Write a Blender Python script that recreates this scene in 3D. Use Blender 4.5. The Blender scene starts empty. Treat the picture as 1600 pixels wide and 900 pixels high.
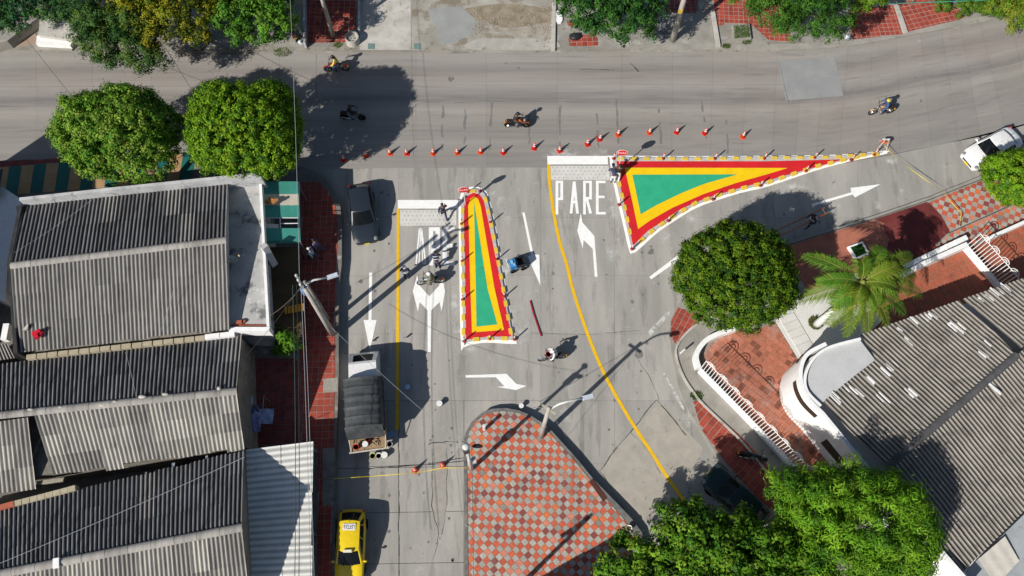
import bpy, bmesh, math, random
import numpy as np
from mathutils import Vector, Matrix
from mathutils.geometry import tessellate_polygon
R = math.radians
sc = bpy.context.scene
COL = sc.collection
rnd = random.Random(7)

# ---------------------------------------------------------------- camera, sky, sun
FOC, ALT, TILT = 1300.0, 50.0, math.atan(520 / 1300.0)
CA, SA = math.cos(TILT), math.sin(TILT)
cam = bpy.data.cameras.new('camera'); cam_o = bpy.data.objects.new('camera', cam); COL.objects.link(cam_o)
cam_o.location = (0, 0, ALT); cam_o.rotation_euler = (TILT, 0, 0)
cam.sensor_width = 36; cam.lens = FOC / 1600 * 36; cam.clip_start = .5; cam.clip_end = 3000
sc.camera = cam_o
SUN_EL, SHADOW_AZ = R(37.5), R(43)
w = bpy.data.worlds.new('World'); sc.world = w; w.use_nodes = True
nt = w.node_tree; bgn = nt.nodes['Background']; sky = nt.nodes.new('ShaderNodeTexSky')
sky.sky_type = 'NISHITA'; sky.sun_disc = False; sky.sun_elevation = SUN_EL
sx, sy = -math.cos(SHADOW_AZ), -math.sin(SHADOW_AZ)          # direction towards the sun
sky.sun_rotation = math.atan2(sx, sy)
nt.links.new(sky.outputs[0], bgn.inputs[0]); bgn.inputs[1].default_value = .06
sun = bpy.data.lights.new('sun', 'SUN'); sun.energy = 4.6; sun.angle = R(.5); sun.color = (1, .955, .88)
sun_o = bpy.data.objects.new('sun', sun); COL.objects.link(sun_o); sun_o.location = (-60, -60, 90)
sun_o.rotation_euler = Vector((-sx * math.cos(SUN_EL), -sy * math.cos(SUN_EL), -math.sin(SUN_EL))).to_track_quat('-Z', 'Y').to_euler()
sc.view_settings.view_transform = 'Standard'; sc.view_settings.look = 'None'
sc.view_settings.exposure = 0.27; sc.view_settings.gamma = 1
sc.cycles.max_bounces = 6; sc.cycles.transparent_max_bounces = 12

# ---------------------------------------------------------------- survey: a point of the aerial photograph -> metres on the plane of height z
def W(px, py, z=0.0):
    u, v = (px - 800) / FOC, (450 - py) / FOC
    t = (ALT - z) / (CA - v * SA)
    return Vector((u * t, (SA + v * CA) * t, z))
def W2(px, py, z=0.0):
    p = W(px, py, z); return (p.x, p.y)
def on_plane(px, py, a, b, c):
    """the point of a sloping plane (three points) that the survey sees at that place"""
    n = (b - a).cross(c - a); p0, p1 = W(px, py, 0), W(px, py, 10); d = p1 - p0
    return p0 + d * (n.dot(a - p0) / n.dot(d))
def PP(pts, z=0.0): return [W2(x, y, z) for x, y in pts]
def heading(a, b, z=0.0):
    d = W(*b, z) - W(*a, z); return math.atan2(d.y, d.x)
def smooth(pts, n=6, closed=False):
    P = [Vector(p) for p in pts]; out = []; N = len(P)
    rng = range(N) if closed else range(N - 1)
    for i in rng:
        p0 = P[(i - 1) % N] if closed or i > 0 else P[0]
        p1, p2 = P[i], P[(i + 1) % N]
        p3 = P[(i + 2) % N] if closed or i + 2 < N else P[-1]
        for k in range(n):
            t = k / n
            out.append(tuple(.5 * ((2 * p1) + (p2 - p0) * t + (2 * p0 - 5 * p1 + 4 * p2 - p3) * t * t + (3 * p1 - p0 - 3 * p2 + p3) * t ** 3)))
    if not closed: out.append(tuple(P[-1]))
    return out

# ---------------------------------------------------------------- materials
MATS = {}
def lin(r, g, b):
    f = lambda c: (c / 12.92 if c <= .04045 else ((c + .055) / 1.055) ** 2.4)
    return (f(r / 255), f(g / 255), f(b / 255))
def M(name, c, c2=None, scale=2.0, rough=.8, metal=0.0, rnd_amt=0.0, bump=0.0, bscale=30.0, spots=None, spots2=None, stretch=None, spec=.3, coat=0.0, fine=.12, groove=0.0):
    """colour c, drifting to c2 in patches, with fine grain, optional spots=(colour, scale, threshold, strength), per-object variation"""
    if name in MATS: return MATS[name]
    m = bpy.data.materials.new(name); m.use_nodes = True; MATS[name] = m
    t = m.node_tree; N = t.nodes; L = t.links; b = N['Principled BSDF']
    b.inputs['Roughness'].default_value = rough; b.inputs['Metallic'].default_value = metal
    b.inputs['Specular IOR Level'].default_value = spec
    if coat: b.inputs['Coat Weight'].default_value = coat; b.inputs['Coat Roughness'].default_value = .05
    geo = N.new('ShaderNodeNewGeometry'); pos = geo.outputs['Position']
    if stretch:
        mp = N.new('ShaderNodeMapping'); mp.inputs['Scale'].default_value = stretch[:3]
        if len(stretch) > 3: mp.inputs['Rotation'].default_value = (0, 0, stretch[3])
        L.new(pos, mp.inputs[0]); spos = mp.outputs[0]
    else: spos = pos
    def noise(s, det=5, src=None, ro=.6):
        n = N.new('ShaderNodeTexNoise'); n.inputs['Scale'].default_value = s; n.inputs['Detail'].default_value = det
        n.inputs['Roughness'].default_value = ro; L.new(src or pos, n.inputs['Vector']); return n.outputs['Fac']
    def ramp(src, a, bb):
        r = N.new('ShaderNodeMapRange'); r.inputs[1].default_value = a; r.inputs[2].default_value = bb; r.clamp = True
        L.new(src, r.inputs[0]); return r.outputs[0]
    def mix(a, bb, f, mode='MIX'):
        x = N.new('ShaderNodeMix'); x.data_type = 'RGBA'; x.blend_type = mode
        for s, val in ((6, a), (7, bb)):
            if isinstance(val, tuple): x.inputs[s].default_value = (*val, 1)
            else: L.new(val, x.inputs[s])
        if isinstance(f, float): x.inputs[0].default_value = f
        else: L.new(f, x.inputs[0])
        return x.outputs[2]
    col = c
    if c2 is None: c2 = tuple(v * .82 for v in c)
    col = mix(c, c2, ramp(noise(scale, 6, spos), .35, .65))
    for sp in (spots, spots2):
        if sp:
            q = N.new('ShaderNodeMath'); q.operation = 'MULTIPLY'; q.inputs[1].default_value = sp[3]
            L.new(ramp(noise(sp[1], 6, spos if len(sp) > 4 else pos, .65), sp[2], sp[2] + .08), q.inputs[0]); col = mix(col, sp[0], q.outputs[0])
    if fine:
        g = N.new('ShaderNodeMapRange'); g.inputs[1].default_value = .25; g.inputs[2].default_value = .75
        g.inputs[3].default_value = 1 - fine; g.inputs[4].default_value = 1 + fine; L.new(noise(11, 8, None, .75), g.inputs[0])
        cc = N.new('ShaderNodeVectorMath'); cc.operation = 'SCALE'; L.new(col, cc.inputs[0]); L.new(g.outputs[0], cc.inputs['Scale']); col = cc.outputs[0]
    if rnd_amt:
        oi = N.new('ShaderNodeObjectInfo'); g = N.new('ShaderNodeMapRange'); g.inputs[3].default_value = 1 - rnd_amt; g.inputs[4].default_value = 1 + rnd_amt
        L.new(oi.outputs['Random'], g.inputs[0]); cc = N.new('ShaderNodeVectorMath'); cc.operation = 'SCALE'
        L.new(col, cc.inputs[0]); L.new(g.outputs[0], cc.inputs['Scale']); col = cc.outputs[0]
    if groove:                                                   # corrugation valleys darkened: rib shading put into the colour along with dirt
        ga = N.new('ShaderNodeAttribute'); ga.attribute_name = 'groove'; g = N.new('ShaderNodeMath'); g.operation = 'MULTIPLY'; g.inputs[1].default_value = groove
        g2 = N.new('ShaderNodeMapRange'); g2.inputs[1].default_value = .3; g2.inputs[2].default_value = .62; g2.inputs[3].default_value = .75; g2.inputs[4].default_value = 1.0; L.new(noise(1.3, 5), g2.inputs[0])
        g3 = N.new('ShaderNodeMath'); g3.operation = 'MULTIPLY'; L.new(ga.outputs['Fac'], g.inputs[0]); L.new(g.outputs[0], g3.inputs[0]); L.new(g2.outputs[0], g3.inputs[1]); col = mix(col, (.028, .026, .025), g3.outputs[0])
    L.new(col, b.inputs['Base Color'])
    if bump:
        bn = N.new('ShaderNodeBump'); bn.inputs['Strength'].default_value = bump; bn.inputs['Distance'].default_value = .02
        L.new(noise(bscale, 4), bn.inputs['Height']); L.new(bn.outputs[0], b.inputs['Normal'])
    return m
def plain(name, c, rough=.5, metal=0.0, spec=.4, coat=0.0):
    return M(name, c, tuple(v * .9 for v in c), 5, rough, metal, spec=spec, coat=coat, fine=.06)
def tint_mat(name, rough=.75, trans=0.0, spec=.3, grain=0.0, mottle=None, mottle2=None):
    """material whose colour is the mesh's own colour attribute (leaf or tile colours)"""
    if name in MATS: return MATS[name]
    m = bpy.data.materials.new(name); m.use_nodes = True; MATS[name] = m
    t = m.node_tree; N = t.nodes; L = t.links; b = N['Principled BSDF']
    a = N.new('ShaderNodeAttribute'); a.attribute_name = 'tint'; col = a.outputs['Color']
    if grain or mottle:
        geo = N.new('ShaderNodeNewGeometry')
    for mottle in [q for q in (mottle, mottle2) if q]:
        n = N.new('ShaderNodeTexNoise'); n.inputs['Scale'].default_value = mottle[1]; n.inputs['Detail'].default_value = 7; n.inputs['Roughness'].default_value = .7; L.new(geo.outputs['Position'], n.inputs['Vector'])
        r = N.new('ShaderNodeMapRange'); r.inputs[1].default_value = mottle[2]; r.inputs[2].default_value = mottle[2] + .12; r.inputs[4].default_value = mottle[3]; L.new(n.outputs['Fac'], r.inputs[0])
        x = N.new('ShaderNodeMix'); x.data_type = 'RGBA'; L.new(r.outputs[0], x.inputs[0]); L.new(col, x.inputs[6]); x.inputs[7].default_value = (*mottle[0], 1); col = x.outputs[2]
    if grain:
        n = N.new('ShaderNodeTexNoise'); n.inputs['Scale'].default_value = 9; n.inputs['Detail'].default_value = 8; L.new(geo.outputs['Position'], n.inputs['Vector'])
        g = N.new('ShaderNodeMapRange'); g.inputs[1].default_value = .25; g.inputs[2].default_value = .75; g.inputs[3].default_value = 1 - grain; g.inputs[4].default_value = 1 + grain; L.new(n.outputs['Fac'], g.inputs[0])
        cc = N.new('ShaderNodeVectorMath'); cc.operation = 'SCALE'; L.new(col, cc.inputs[0]); L.new(g.outputs[0], cc.inputs['Scale']); col = cc.outputs[0]
    L.new(col, b.inputs['Base Color'])
    b.inputs['Roughness'].default_value = rough; b.inputs['Specular IOR Level'].default_value = spec
    if trans:
        tr = N.new('ShaderNodeBsdfTranslucent'); L.new(a.outputs['Color'], tr.inputs['Color'])
        ms = N.new('ShaderNodeMixShader'); ms.inputs[0].default_value = trans
        L.new(b.outputs[0], ms.inputs[1]); L.new(tr.outputs[0], ms.inputs[2]); L.new(ms.outputs[0], N['Material Output'].inputs['Surface'])
    return m

# ---------------------------------------------------------------- mesh builder and scene tree
def tag(o, label=None, cat=None, group=None, kind=None):
    if label: o['label'] = label
    if cat: o['category'] = cat
    if group: o['group'] = group
    if kind: o['kind'] = kind
    return o
def thing(name, label, cat, loc=(0, 0, 0), rz=0.0, group=None, kind=None):
    o = bpy.data.objects.new(name, None); COL.objects.link(o); o.empty_display_size = .3
    o.location = loc; o.rotation_euler = (0, 0, rz); return tag(o, label, cat, group, kind)
def wbase(o):
    v = Vector((0, 0, 0))
    while o is not None: v += o.location; o = o.parent
    return v
class MB:
    def __init__(s): s.v = []; s.g = None; s.f = []; s.mi = []; s.cur = 0; s.cols = []; s.col = None; s.sm = []; s.smooth = False
    def add(s, vs, fs):
        b = len(s.v); s.v += [tuple(p) for p in vs]
        for f in fs: s.f.append(tuple(b + i for i in f)); s.mi.append(s.cur); s.cols.append(s.col); s.sm.append(s.smooth)
    def box(s, c, d, rz=0.0, top=(1, 1)):
        x, y, z = d[0] / 2, d[1] / 2, d[2] / 2; ca, sa = math.cos(rz), math.sin(rz); vs = []
        for dz, kx, ky in ((-z, 1, 1), (z, top[0], top[1])):
            for dx, dy in ((-x, -y), (x, -y), (x, y), (-x, y)):
                dx *= kx; dy *= ky
                vs.append((c[0] + dx * ca - dy * sa, c[1] + dx * sa + dy * ca, c[2] + dz))
        s.add(vs, [(3, 2, 1, 0), (4, 5, 6, 7), (0, 1, 5, 4), (1, 2, 6, 5), (2, 3, 7, 6), (3, 0, 4, 7)]); return s
    def prism(s, poly, z0, z1, top=True, bottom=False):
        a = sum(poly[i - 1][0] * poly[i][1] - poly[i][0] * poly[i - 1][1] for i in range(len(poly)))
        if a < 0: poly = poly[::-1]
        n = len(poly); g = lambda z, p: (p[0], p[1], z if not callable(z) else z(p))
        vs = [g(z0, p) for p in poly] + [g(z1, p) for p in poly]; fs = []
        tris = tessellate_polygon([[Vector((p[0], p[1], 0)) for p in poly]]) if n > 4 else [tuple(range(n))]
        for t in tris:
            ar = sum(poly[t[i - 1]][0] * poly[t[i]][1] - poly[t[i]][0] * poly[t[i - 1]][1] for i in range(len(t)))
            t = tuple(t) if ar > 0 else tuple(t)[::-1]
            if top: fs.append(tuple(n + i for i in t))
            if bottom: fs.append(t[::-1])
        if z0 != z1: fs += [(i, (i + 1) % n, n + (i + 1) % n, n + i) for i in range(n)]
        s.add(vs, fs); return s
    def sheet(s, poly, z): return s.prism(poly, z, z)
    def tube(s, pts, rad, n=8, caps=True):
        P = [Vector(p) for p in pts]; k = len(P)
        if not isinstance(rad, (list, tuple)): rad = [rad] * k
        vs = []; fs = []; prev = None
        for i, p in enumerate(P):
            d = (P[min(i + 1, k - 1)] - P[max(i - 1, 0)]).normalized()
            if prev is None:
                a = Vector((0, 0, 1)) if abs(d.z) < .9 else Vector((1, 0, 0)); x = d.cross(a).normalized()
            else: x = (prev - d * prev.dot(d)).normalized()
            prev = x; y = d.cross(x)
            for j in range(n):
                t = 2 * math.pi * j / n; vs.append(p + (x * math.cos(t) + y * math.sin(t)) * rad[i])
        for i in range(k - 1):
            for j in range(n): fs.append((i * n + j, i * n + (j + 1) % n, (i + 1) * n + (j + 1) % n, (i + 1) * n + j))
        if caps: fs += [tuple(range(n))[::-1], tuple((k - 1) * n + j for j in range(n))]
        s.add(vs, fs); return s
    def lathe(s, prof, n=16, c=(0, 0, 0), axis='z', sx=1.0, sy=1.0):
        vs = []; fs = []; k = len(prof)
        for r, h in prof:
            for j in range(n):
                t = 2 * math.pi * j / n; a, b = r * math.cos(t) * sx, r * math.sin(t) * sy
                p = (a, b, h) if axis == 'z' else ((a, h, b) if axis == 'y' else (h, a, b))
                vs.append((c[0] + p[0], c[1] + p[1], c[2] + p[2]))
        for i in range(k - 1):
            for j in range(n):
                q = (i * n + j, i * n + (j + 1) % n, (i + 1) * n + (j + 1) % n, (i + 1) * n + j)
                fs.append(q if axis != 'y' else q[::-1])
        if prof[0][0] > 1e-4: fs.append(tuple(range(n))[::-1])
        if prof[-1][0] > 1e-4: fs.append(tuple((k - 1) * n + j for j in range(n)))
        s.add(vs, fs); return s
    def grid(s, rows):
        n = len(rows[0]); vs = [p for r in rows for p in r]
        s.add(vs, [(i * n + j, i * n + j + 1, (i + 1) * n + j + 1, (i + 1) * n + j) for i in range(len(rows) - 1) for j in range(n - 1)]); return s
    def ball(s, c, r, n=12, m=8):
        rr = r if isinstance(r, (tuple, list)) else (r, r, r)
        prof = [(max(1e-5, math.sin(math.pi * i / m)), -math.cos(math.pi * i / m)) for i in range(m + 1)]
        vs = []; fs = []
        for a, h in prof:
            for j in range(n):
                t = 2 * math.pi * j / n; vs.append((c[0] + rr[0] * a * math.cos(t), c[1] + rr[1] * a * math.sin(t), c[2] + rr[2] * h))
        for i in range(m):
            for j in range(n): fs.append((i * n + j, i * n + (j + 1) % n, (i + 1) * n + (j + 1) % n, (i + 1) * n + j))
        s.add(vs, fs); return s
    def mesh(s, name, mats, off=None):
        me = bpy.data.meshes.new(name)
        vs = s.v if off is None else [(p[0] - off.x, p[1] - off.y, p[2] - off.z) for p in s.v]
        me.from_pydata(vs, [], s.f)
        for m in (mats if isinstance(mats, (list, tuple)) else [mats]): me.materials.append(m)
        if any(s.mi): me.polygons.foreach_set('material_index', s.mi)
        if any(s.sm): me.polygons.foreach_set('use_smooth', s.sm)
        if any(c is not None for c in s.cols):
            at = me.color_attributes.new('tint', 'FLOAT_COLOR', 'CORNER'); arr = []
            for f, c in zip(s.f, s.cols): arr += list((*(c or (.3, .3, .3)), 1)) * len(f)
            at.data.foreach_set('color', arr)
        if s.g: at = me.attributes.new('groove', 'FLOAT', 'POINT'); at.data.foreach_set('value', s.g)
        me.update(); return me
    def build(s, name, mats, parent=None, world=False, label=None, kind=None):
        """world=True: the vertices are world coordinates; else they are local to the parent"""
        off = wbase(parent) if (world and parent is not None) else None
        o = bpy.data.objects.new(name, s.mesh(name, mats, off)); COL.objects.link(o); o.parent = parent
        return tag(o, label, None, None, kind)
    def solo(s, name, mats, label, cat, group=None, kind=None):
        """a thing that is one mesh, origin at its base"""
        xs = [p[0] for p in s.v]; ys = [p[1] for p in s.v]; zs = [p[2] for p in s.v]
        c = Vector(((min(xs) + max(xs)) / 2, (min(ys) + max(ys)) / 2, min(zs)))
        o = bpy.data.objects.new(name, s.mesh(name, mats, c)); o.location = c; COL.objects.link(o); return tag(o, label, cat, group, kind)
def mesh_part(name, me, parent, loc=(0, 0, 0), rz=0.0):
    o = bpy.data.objects.new(name, me); COL.objects.link(o); o.parent = parent; o.location = loc; o.rotation_euler = (0, 0, rz); return o
def copy_tree(o, parent=None):
    c = o.copy(); COL.objects.link(c); c.parent = parent
    for ch in o.children: copy_tree(ch, c)
    return c
def inside(p, poly):
    r = False; n = len(poly)
    for i in range(n):
        a, b = poly[i], poly[i - 1]
        if (a[1] > p[1]) != (b[1] > p[1]) and p[0] < (b[0] - a[0]) * (p[1] - a[1]) / (b[1] - a[1]) + a[0]: r = not r
    return r
def clip_by_convex(subj, clip):
    out = list(subj); n = len(clip)
    for i in range(n):
        a, b = clip[i], clip[(i + 1) % n]; inp, out = out, []
        if not inp: break
        sd = lambda p: (b[0] - a[0]) * (p[1] - a[1]) - (b[1] - a[1]) * (p[0] - a[0])
        for j in range(len(inp)):
            p, q = inp[j - 1], inp[j]; dp, dq = sd(p), sd(q)
            if (dp >= 0) != (dq >= 0):
                t = dp / (dp - dq); out.append((p[0] + (q[0] - p[0]) * t, p[1] + (q[1] - p[1]) * t))
            if dq >= 0: out.append(q)
    return out
def parea(p): return abs(sum(p[i - 1][0] * p[i][1] - p[i][0] * p[i - 1][1] for i in range(len(p)))) / 2
def ribbon(pts, w):
    """polygon of width w along a 2d polyline"""
    Lp, Rp = [], []; n = len(pts)
    for i, p in enumerate(pts):
        a, b = Vector(pts[max(i - 1, 0)]), Vector(pts[min(i + 1, n - 1)]); d = (b - a).normalized(); nn = Vector((-d.y, d.x)) * w / 2
        Lp.append((p[0] + nn.x, p[1] + nn.y)); Rp.append((p[0] - nn.x, p[1] - nn.y))
    return Lp, Rp
def band(mb, pts, w, z0, z1):
    Lp, Rp = ribbon(pts, w)
    for i in range(len(pts) - 1): mb.prism([Rp[i], Rp[i + 1], Lp[i + 1], Lp[i]], z0, z1)

# ---------------------------------------------------------------- palette
concrete = M('concrete', (.34, .32, .285), (.25, .235, .21), .8, .9, bump=.3, spots=((.12, .11, .09), 1.7, .6, .5), rnd_amt=.05)
concrete_pale = M('concrete_pale', (.50, .48, .44), (.38, .36, .32), 1.1, .9, bump=.2, spots=((.2, .18, .15), 2.2, .6, .5))
concrete_dirty = M('concrete_dirty', (.30, .28, .24), (.2, .185, .155), 1.6, .95, bump=.4, spots=((.07, .065, .05), 2.5, .56, .6))
grout = M('grout', (.36, .33, .29), (.26, .22, .19), 1.2, .95)
street_concrete = M('street_concrete', (.37, .353, .322), (.275, .266, .246), .45, .85, rnd_amt=.07, bump=.15, spots=((.18, .168, .155), .8, .55, .5, 1), spots2=((.45, .43, .39), 1.6, .60, .4), stretch=(1.7, .28, 1))
white_paint = M('white_paint', (.85, .85, .83), (.77, .77, .75), 3, .6, spots=((.50, .49, .46), 4, .66, .45))
worn_white = M('worn_white', (.6, .6, .58), (.4, .39, .37), 4, .8, spots=((.28, .27, .25), 3, .5, .8))
yellow_paint = M('yellow_paint', (.78, .47, .012), (.68, .40, .012), 3, .55, spots=((.4, .3, .12), 6, .68, .6))
red_paint = M('red_paint', (.64, .018, .024), (.52, .016, .02), .7, .6, spots=((.34, .05, .045), 2.2, .64, .5), spots2=((.62, .12, .11), 7, .68, .4), bump=.15, fine=.16)
isl_yellow = M('isl_yellow', (.86, .56, .005), (.78, .50, .006), 1.5, .5, spots=((.55, .40, .08), 2.2, .65, .5), bump=.15, fine=.14)
isl_green = M('isl_green', (.035, .40, .215), (.03, .35, .19), 1.5, .5, spots=((.05, .25, .17), 2.0, .62, .6), spots2=((.12, .45, .3), 7, .68, .4), bump=.15, fine=.15)
white_wall = M('white_wall', (.82, .82, .81), (.74, .74, .73), 1, .7, spots=((.42, .42, .40), 1.5, .64, .45, 1), spots2=((.55, .54, .5), 6, .66, .4), stretch=(2.5, 2.5, .5))
STK = (3.2, .28, 1)
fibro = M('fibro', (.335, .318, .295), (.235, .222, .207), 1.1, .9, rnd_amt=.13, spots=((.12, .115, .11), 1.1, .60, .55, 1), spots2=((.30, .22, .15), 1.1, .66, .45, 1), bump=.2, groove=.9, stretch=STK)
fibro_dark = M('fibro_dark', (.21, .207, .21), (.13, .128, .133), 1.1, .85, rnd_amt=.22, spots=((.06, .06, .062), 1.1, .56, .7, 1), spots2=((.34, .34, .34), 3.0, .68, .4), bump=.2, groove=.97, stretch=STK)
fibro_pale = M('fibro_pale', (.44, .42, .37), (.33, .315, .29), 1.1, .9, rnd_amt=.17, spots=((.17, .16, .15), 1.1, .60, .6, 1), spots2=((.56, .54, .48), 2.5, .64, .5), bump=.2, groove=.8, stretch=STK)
fibro_brown = M('fibro_brown', (.335, .305, .268), (.25, .226, .197), 1.1, .9, rnd_amt=.07, spots=((.15, .135, .12), .9, .56, .6), spots2=((.50, .48, .45), 1.6, .68, .5), bump=.2, groove=.92)
tin_white = M('tin_white', (.74, .735, .69), (.64, .635, .59), 1, .6, rnd_amt=.05, spots=((.42, .40, .35), 1.8, .63, .5), groove=.45)
ridge_dark = M('ridge_dark', (.10, .10, .105), (.06, .06, .062), 2, .9, spots=((.25, .25, .24), 3, .66, .5))
black_rub = plain('black_rub', (.012, .012, .013), .8)
black_pl = plain('black_pl', (.02, .02, .022), .45)
dark_metal = plain('dark_metal', (.06, .06, .065), .4, .8)
chrome = plain('chrome', (.55, .55, .56), .22, 1.0)
grey_steel = M('grey_steel', (.42, .43, .44), (.3, .31, .32), 4, .5, .6)
pole_conc = M('pole_conc', (.42, .40, .37), (.32, .30, .27), 2, .85, bump=.2, stretch=(1, 1, .3))
pole_white = M('pole_white', (.66, .66, .65), (.5, .5, .49), 3, .5)
bark = M('bark', (.13, .10, .075), (.07, .055, .04), 3, .95, bump=.8, bscale=14)
leaf_m = tint_mat('leaf', .6, .22, .12)
wood = M('wood', (.36, .24, .13), (.24, .16, .09), 3, .8, stretch=(1, 6, 1))
glass = plain('dark_glass', (.006, .008, .009), .12, 0, .25)
tile_m = tint_mat('tile', .65, 0, .35, grain=.2, mottle=((.17, .15, .13), .42, .54, .38), mottle2=((.10, .085, .075), 2.4, .66, .5))
tile_stain = tint_mat('tile_stained', .7, 0, .3, grain=.2, mottle=((.040, .034, .030), .55, .56, .8), mottle2=((.42, .33, .29), .30, .50, .65))
tile_dull = tint_mat('tile_dull', .75, 0, .3, grain=.22, mottle=((.05, .035, .03), .6, .58, .5))

# ================================================================ GROUND AND ROADS
MB().sheet([(-400, -400), (400, -400), (400, 400), (-400, 400)], -.06).solo('ground', M('ground_dirt', (.2, .18, .15), (.12, .11, .09), .2, .95), 'bare ground lying beneath the streets and blocks', 'ground', kind='structure')

def road_mat():
    m = bpy.data.materials.new('main_road_concrete'); m.use_nodes = True; t = m.node_tree; N = t.nodes; L = t.links; b = N['Principled BSDF']
    b.inputs['Roughness'].default_value = .8; b.inputs['Specular IOR Level'].default_value = .3
    uv = N.new('ShaderNodeUVMap'); uv.uv_map = 'road'; geo = N.new('ShaderNodeNewGeometry')
    def noise(src, scale, sc3=None, det=6, ro=.6):
        n = N.new('ShaderNodeTexNoise'); n.inputs['Scale'].default_value = scale; n.inputs['Detail'].default_value = det; n.inputs['Roughness'].default_value = ro
        if sc3:
            mp = N.new('ShaderNodeMapping'); mp.inputs['Scale'].default_value = sc3; L.new(src, mp.inputs[0]); src = mp.outputs[0]
        L.new(src, n.inputs['Vector']); return n.outputs['Fac']
    def rng(s, a, bb, c=0, d=1):
        r = N.new('ShaderNodeMapRange'); r.inputs[1].default_value = a; r.inputs[2].default_value = bb; r.inputs[3].default_value = c; r.inputs[4].default_value = d; L.new(s, r.inputs[0]); return r.outputs[0]
    def mix(a, bb, f):
        x = N.new('ShaderNodeMix'); x.data_type = 'RGBA'
        for k, q in ((6, a), (7, bb)):
            if isinstance(q, tuple): x.inputs[k].default_value = (*q, 1)
            else: L.new(q, x.inputs[k])
        if isinstance(f, float): x.inputs[0].default_value = f
        else: L.new(f, x.inputs[0])
        return x.outputs[2]
    def mul(a, bb):
        x = N.new('ShaderNodeMath'); x.operation = 'MULTIPLY'
        for k, q in ((0, a), (1, bb)):
            if isinstance(q, float): x.inputs[k].default_value = q
            else: L.new(q, x.inputs[k])
        return x.outputs[0]
    sep = N.new('ShaderNodeSeparateXYZ'); L.new(uv.outputs[0], sep.inputs[0])
    wob = noise(uv.outputs[0], 1, (.12, .5, 1)); add = N.new('ShaderNodeMath'); add.operation = 'MULTIPLY_ADD'; add.inputs[1].default_value = .7
    L.new(wob, add.inputs[0]); L.new(sep.outputs[1], add.inputs[2]); sub = N.new('ShaderNodeMath'); sub.operation = 'SUBTRACT'; sub.inputs[1].default_value = .35; L.new(add.outputs[0], sub.inputs[0])
    cr = N.new('ShaderNodeValToRGB'); L.new(rng(sub.outputs[0], 0, 9), cr.inputs[0])      # wear across the carriageway: tyre-blackened tracks between paler strips
    e = cr.color_ramp.elements; e[0].position = 0; e[0].color = (.25, .24, .225, 1); e[1].position = 1; e[1].color = (.235, .225, .21, 1)
    for p, c in ((.06, (.29, .275, .255)), (.17, (.215, .198, .185)), (.24, (.265, .24, .222)), (.31, (.295, .275, .255)), (.38, (.225, .21, .198)), (.425, (.172, .163, .157)), (.46, (.235, .22, .205)), (.52, (.30, .28, .255)), (.60, (.245, .23, .21)), (.72, (.23, .215, .2)), (.80, (.255, .24, .222)), (.92, (.225, .212, .198))):
        q = e.new(p); q.color = (*c, 1)
    col = mix(cr.outputs[0], (.33, .30, .27), mul(rng(noise(uv.outputs[0], 1, (.07, 2.6, 1)), .45, .75), .55))
    col = mix(col, (.13, .122, .118), mul(rng(noise(uv.outputs[0], 1, (.10, 3.4, 1), 7), .54, .74), .55))
    col = mix(col, (.27, .215, .185), mul(rng(noise(geo.outputs[0], .14), .5, .7), .35))
    col = mix(col, (.1, .095, .09), mul(rng(noise(geo.outputs[0], 1.6, None, 7, .7), .66, .74), .5))
    g = noise(geo.outputs[0], 12, None, 8, .75); sc_ = N.new('ShaderNodeVectorMath'); sc_.operation = 'SCALE'; L.new(col, sc_.inputs[0]); L.new(rng(g, .25, .75, .86, 1.14), sc_.inputs['Scale'])
    oi = N.new('ShaderNodeObjectInfo'); s2 = N.new('ShaderNodeVectorMath'); s2.operation = 'SCALE'; L.new(sc_.outputs[0], s2.inputs[0]); L.new(rng(oi.outputs['Random'], 0, 1, .96, 1.04), s2.inputs['Scale'])
    L.new(s2.outputs[0], b.inputs['Base Color'])
    bn = N.new('ShaderNodeBump'); bn.inputs['Strength'].default_value = .15; bn.inputs['Distance'].default_value = .02; L.new(noise(geo.outputs[0], 30), bn.inputs['Height']); L.new(bn.outputs[0], b.inputs['Normal'])
    return m
main_m = road_mat()

road = thing('main_road', 'wide grey brown concrete road running across the top and curving away', 'road', kind='structure')
T_ = smooth([(-260, 87), (0, 82), (300, 81), (650, 81), (1000, 80), (1200, 79), (1325, 72), (1450, 50), (1560, 30), (1760, -14), (1900, -50)], 10)
B_ = smooth([(-260, 275), (0, 270), (300, 268), (650, 262), (1000, 262), (1190, 264), (1310, 256), (1470, 226), (1600, 196), (1800, 130), (1960, 70)], 10)
NS = len(T_)
for i0 in range(0, NS - 1, 3):                                  # slabs: three across the width, a joint every few metres
    i1 = min(i0 + 3, NS - 1)
    for va, vb in ((0, .30), (.30, .465), (.465, 1)):
        rows = []; uvs = []
        for i in range(i0, i1 + 1):
            a, b = Vector(W2(*T_[i])), Vector(W2(*B_[i])); wd = (b - a).length
            if i == i0: a0 = a
            e = .004 if i == i0 else 0; e2 = .004 if i == i1 else 0
            nx = Vector(W2(*T_[min(i + 1, NS - 1)])) - Vector(W2(*T_[max(i - 1, 0)])); nx.normalize()
            r = []; ru = []
            for v in np.linspace(va + (.0005 if va else -.04), vb - .0005, 4):
                p = a.lerp(b, float(v)) + nx * (e - e2); r.append((p.x, p.y, 0)); ru.append((i * 2.4, float(v) * 9))
            rows.append(r); uvs.append(ru)
        mb = MB(); mb.grid(rows); o = mb.build('road_slab', main_m, road, True); me = o.data
        me.flip_normals(); ul = me.uv_layers.new(name='road'); flat = [q for r in uvs for q in r]
        for lp in me.loops: ul.data[lp.index].uv = flat[lp.vertex_index]

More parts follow.
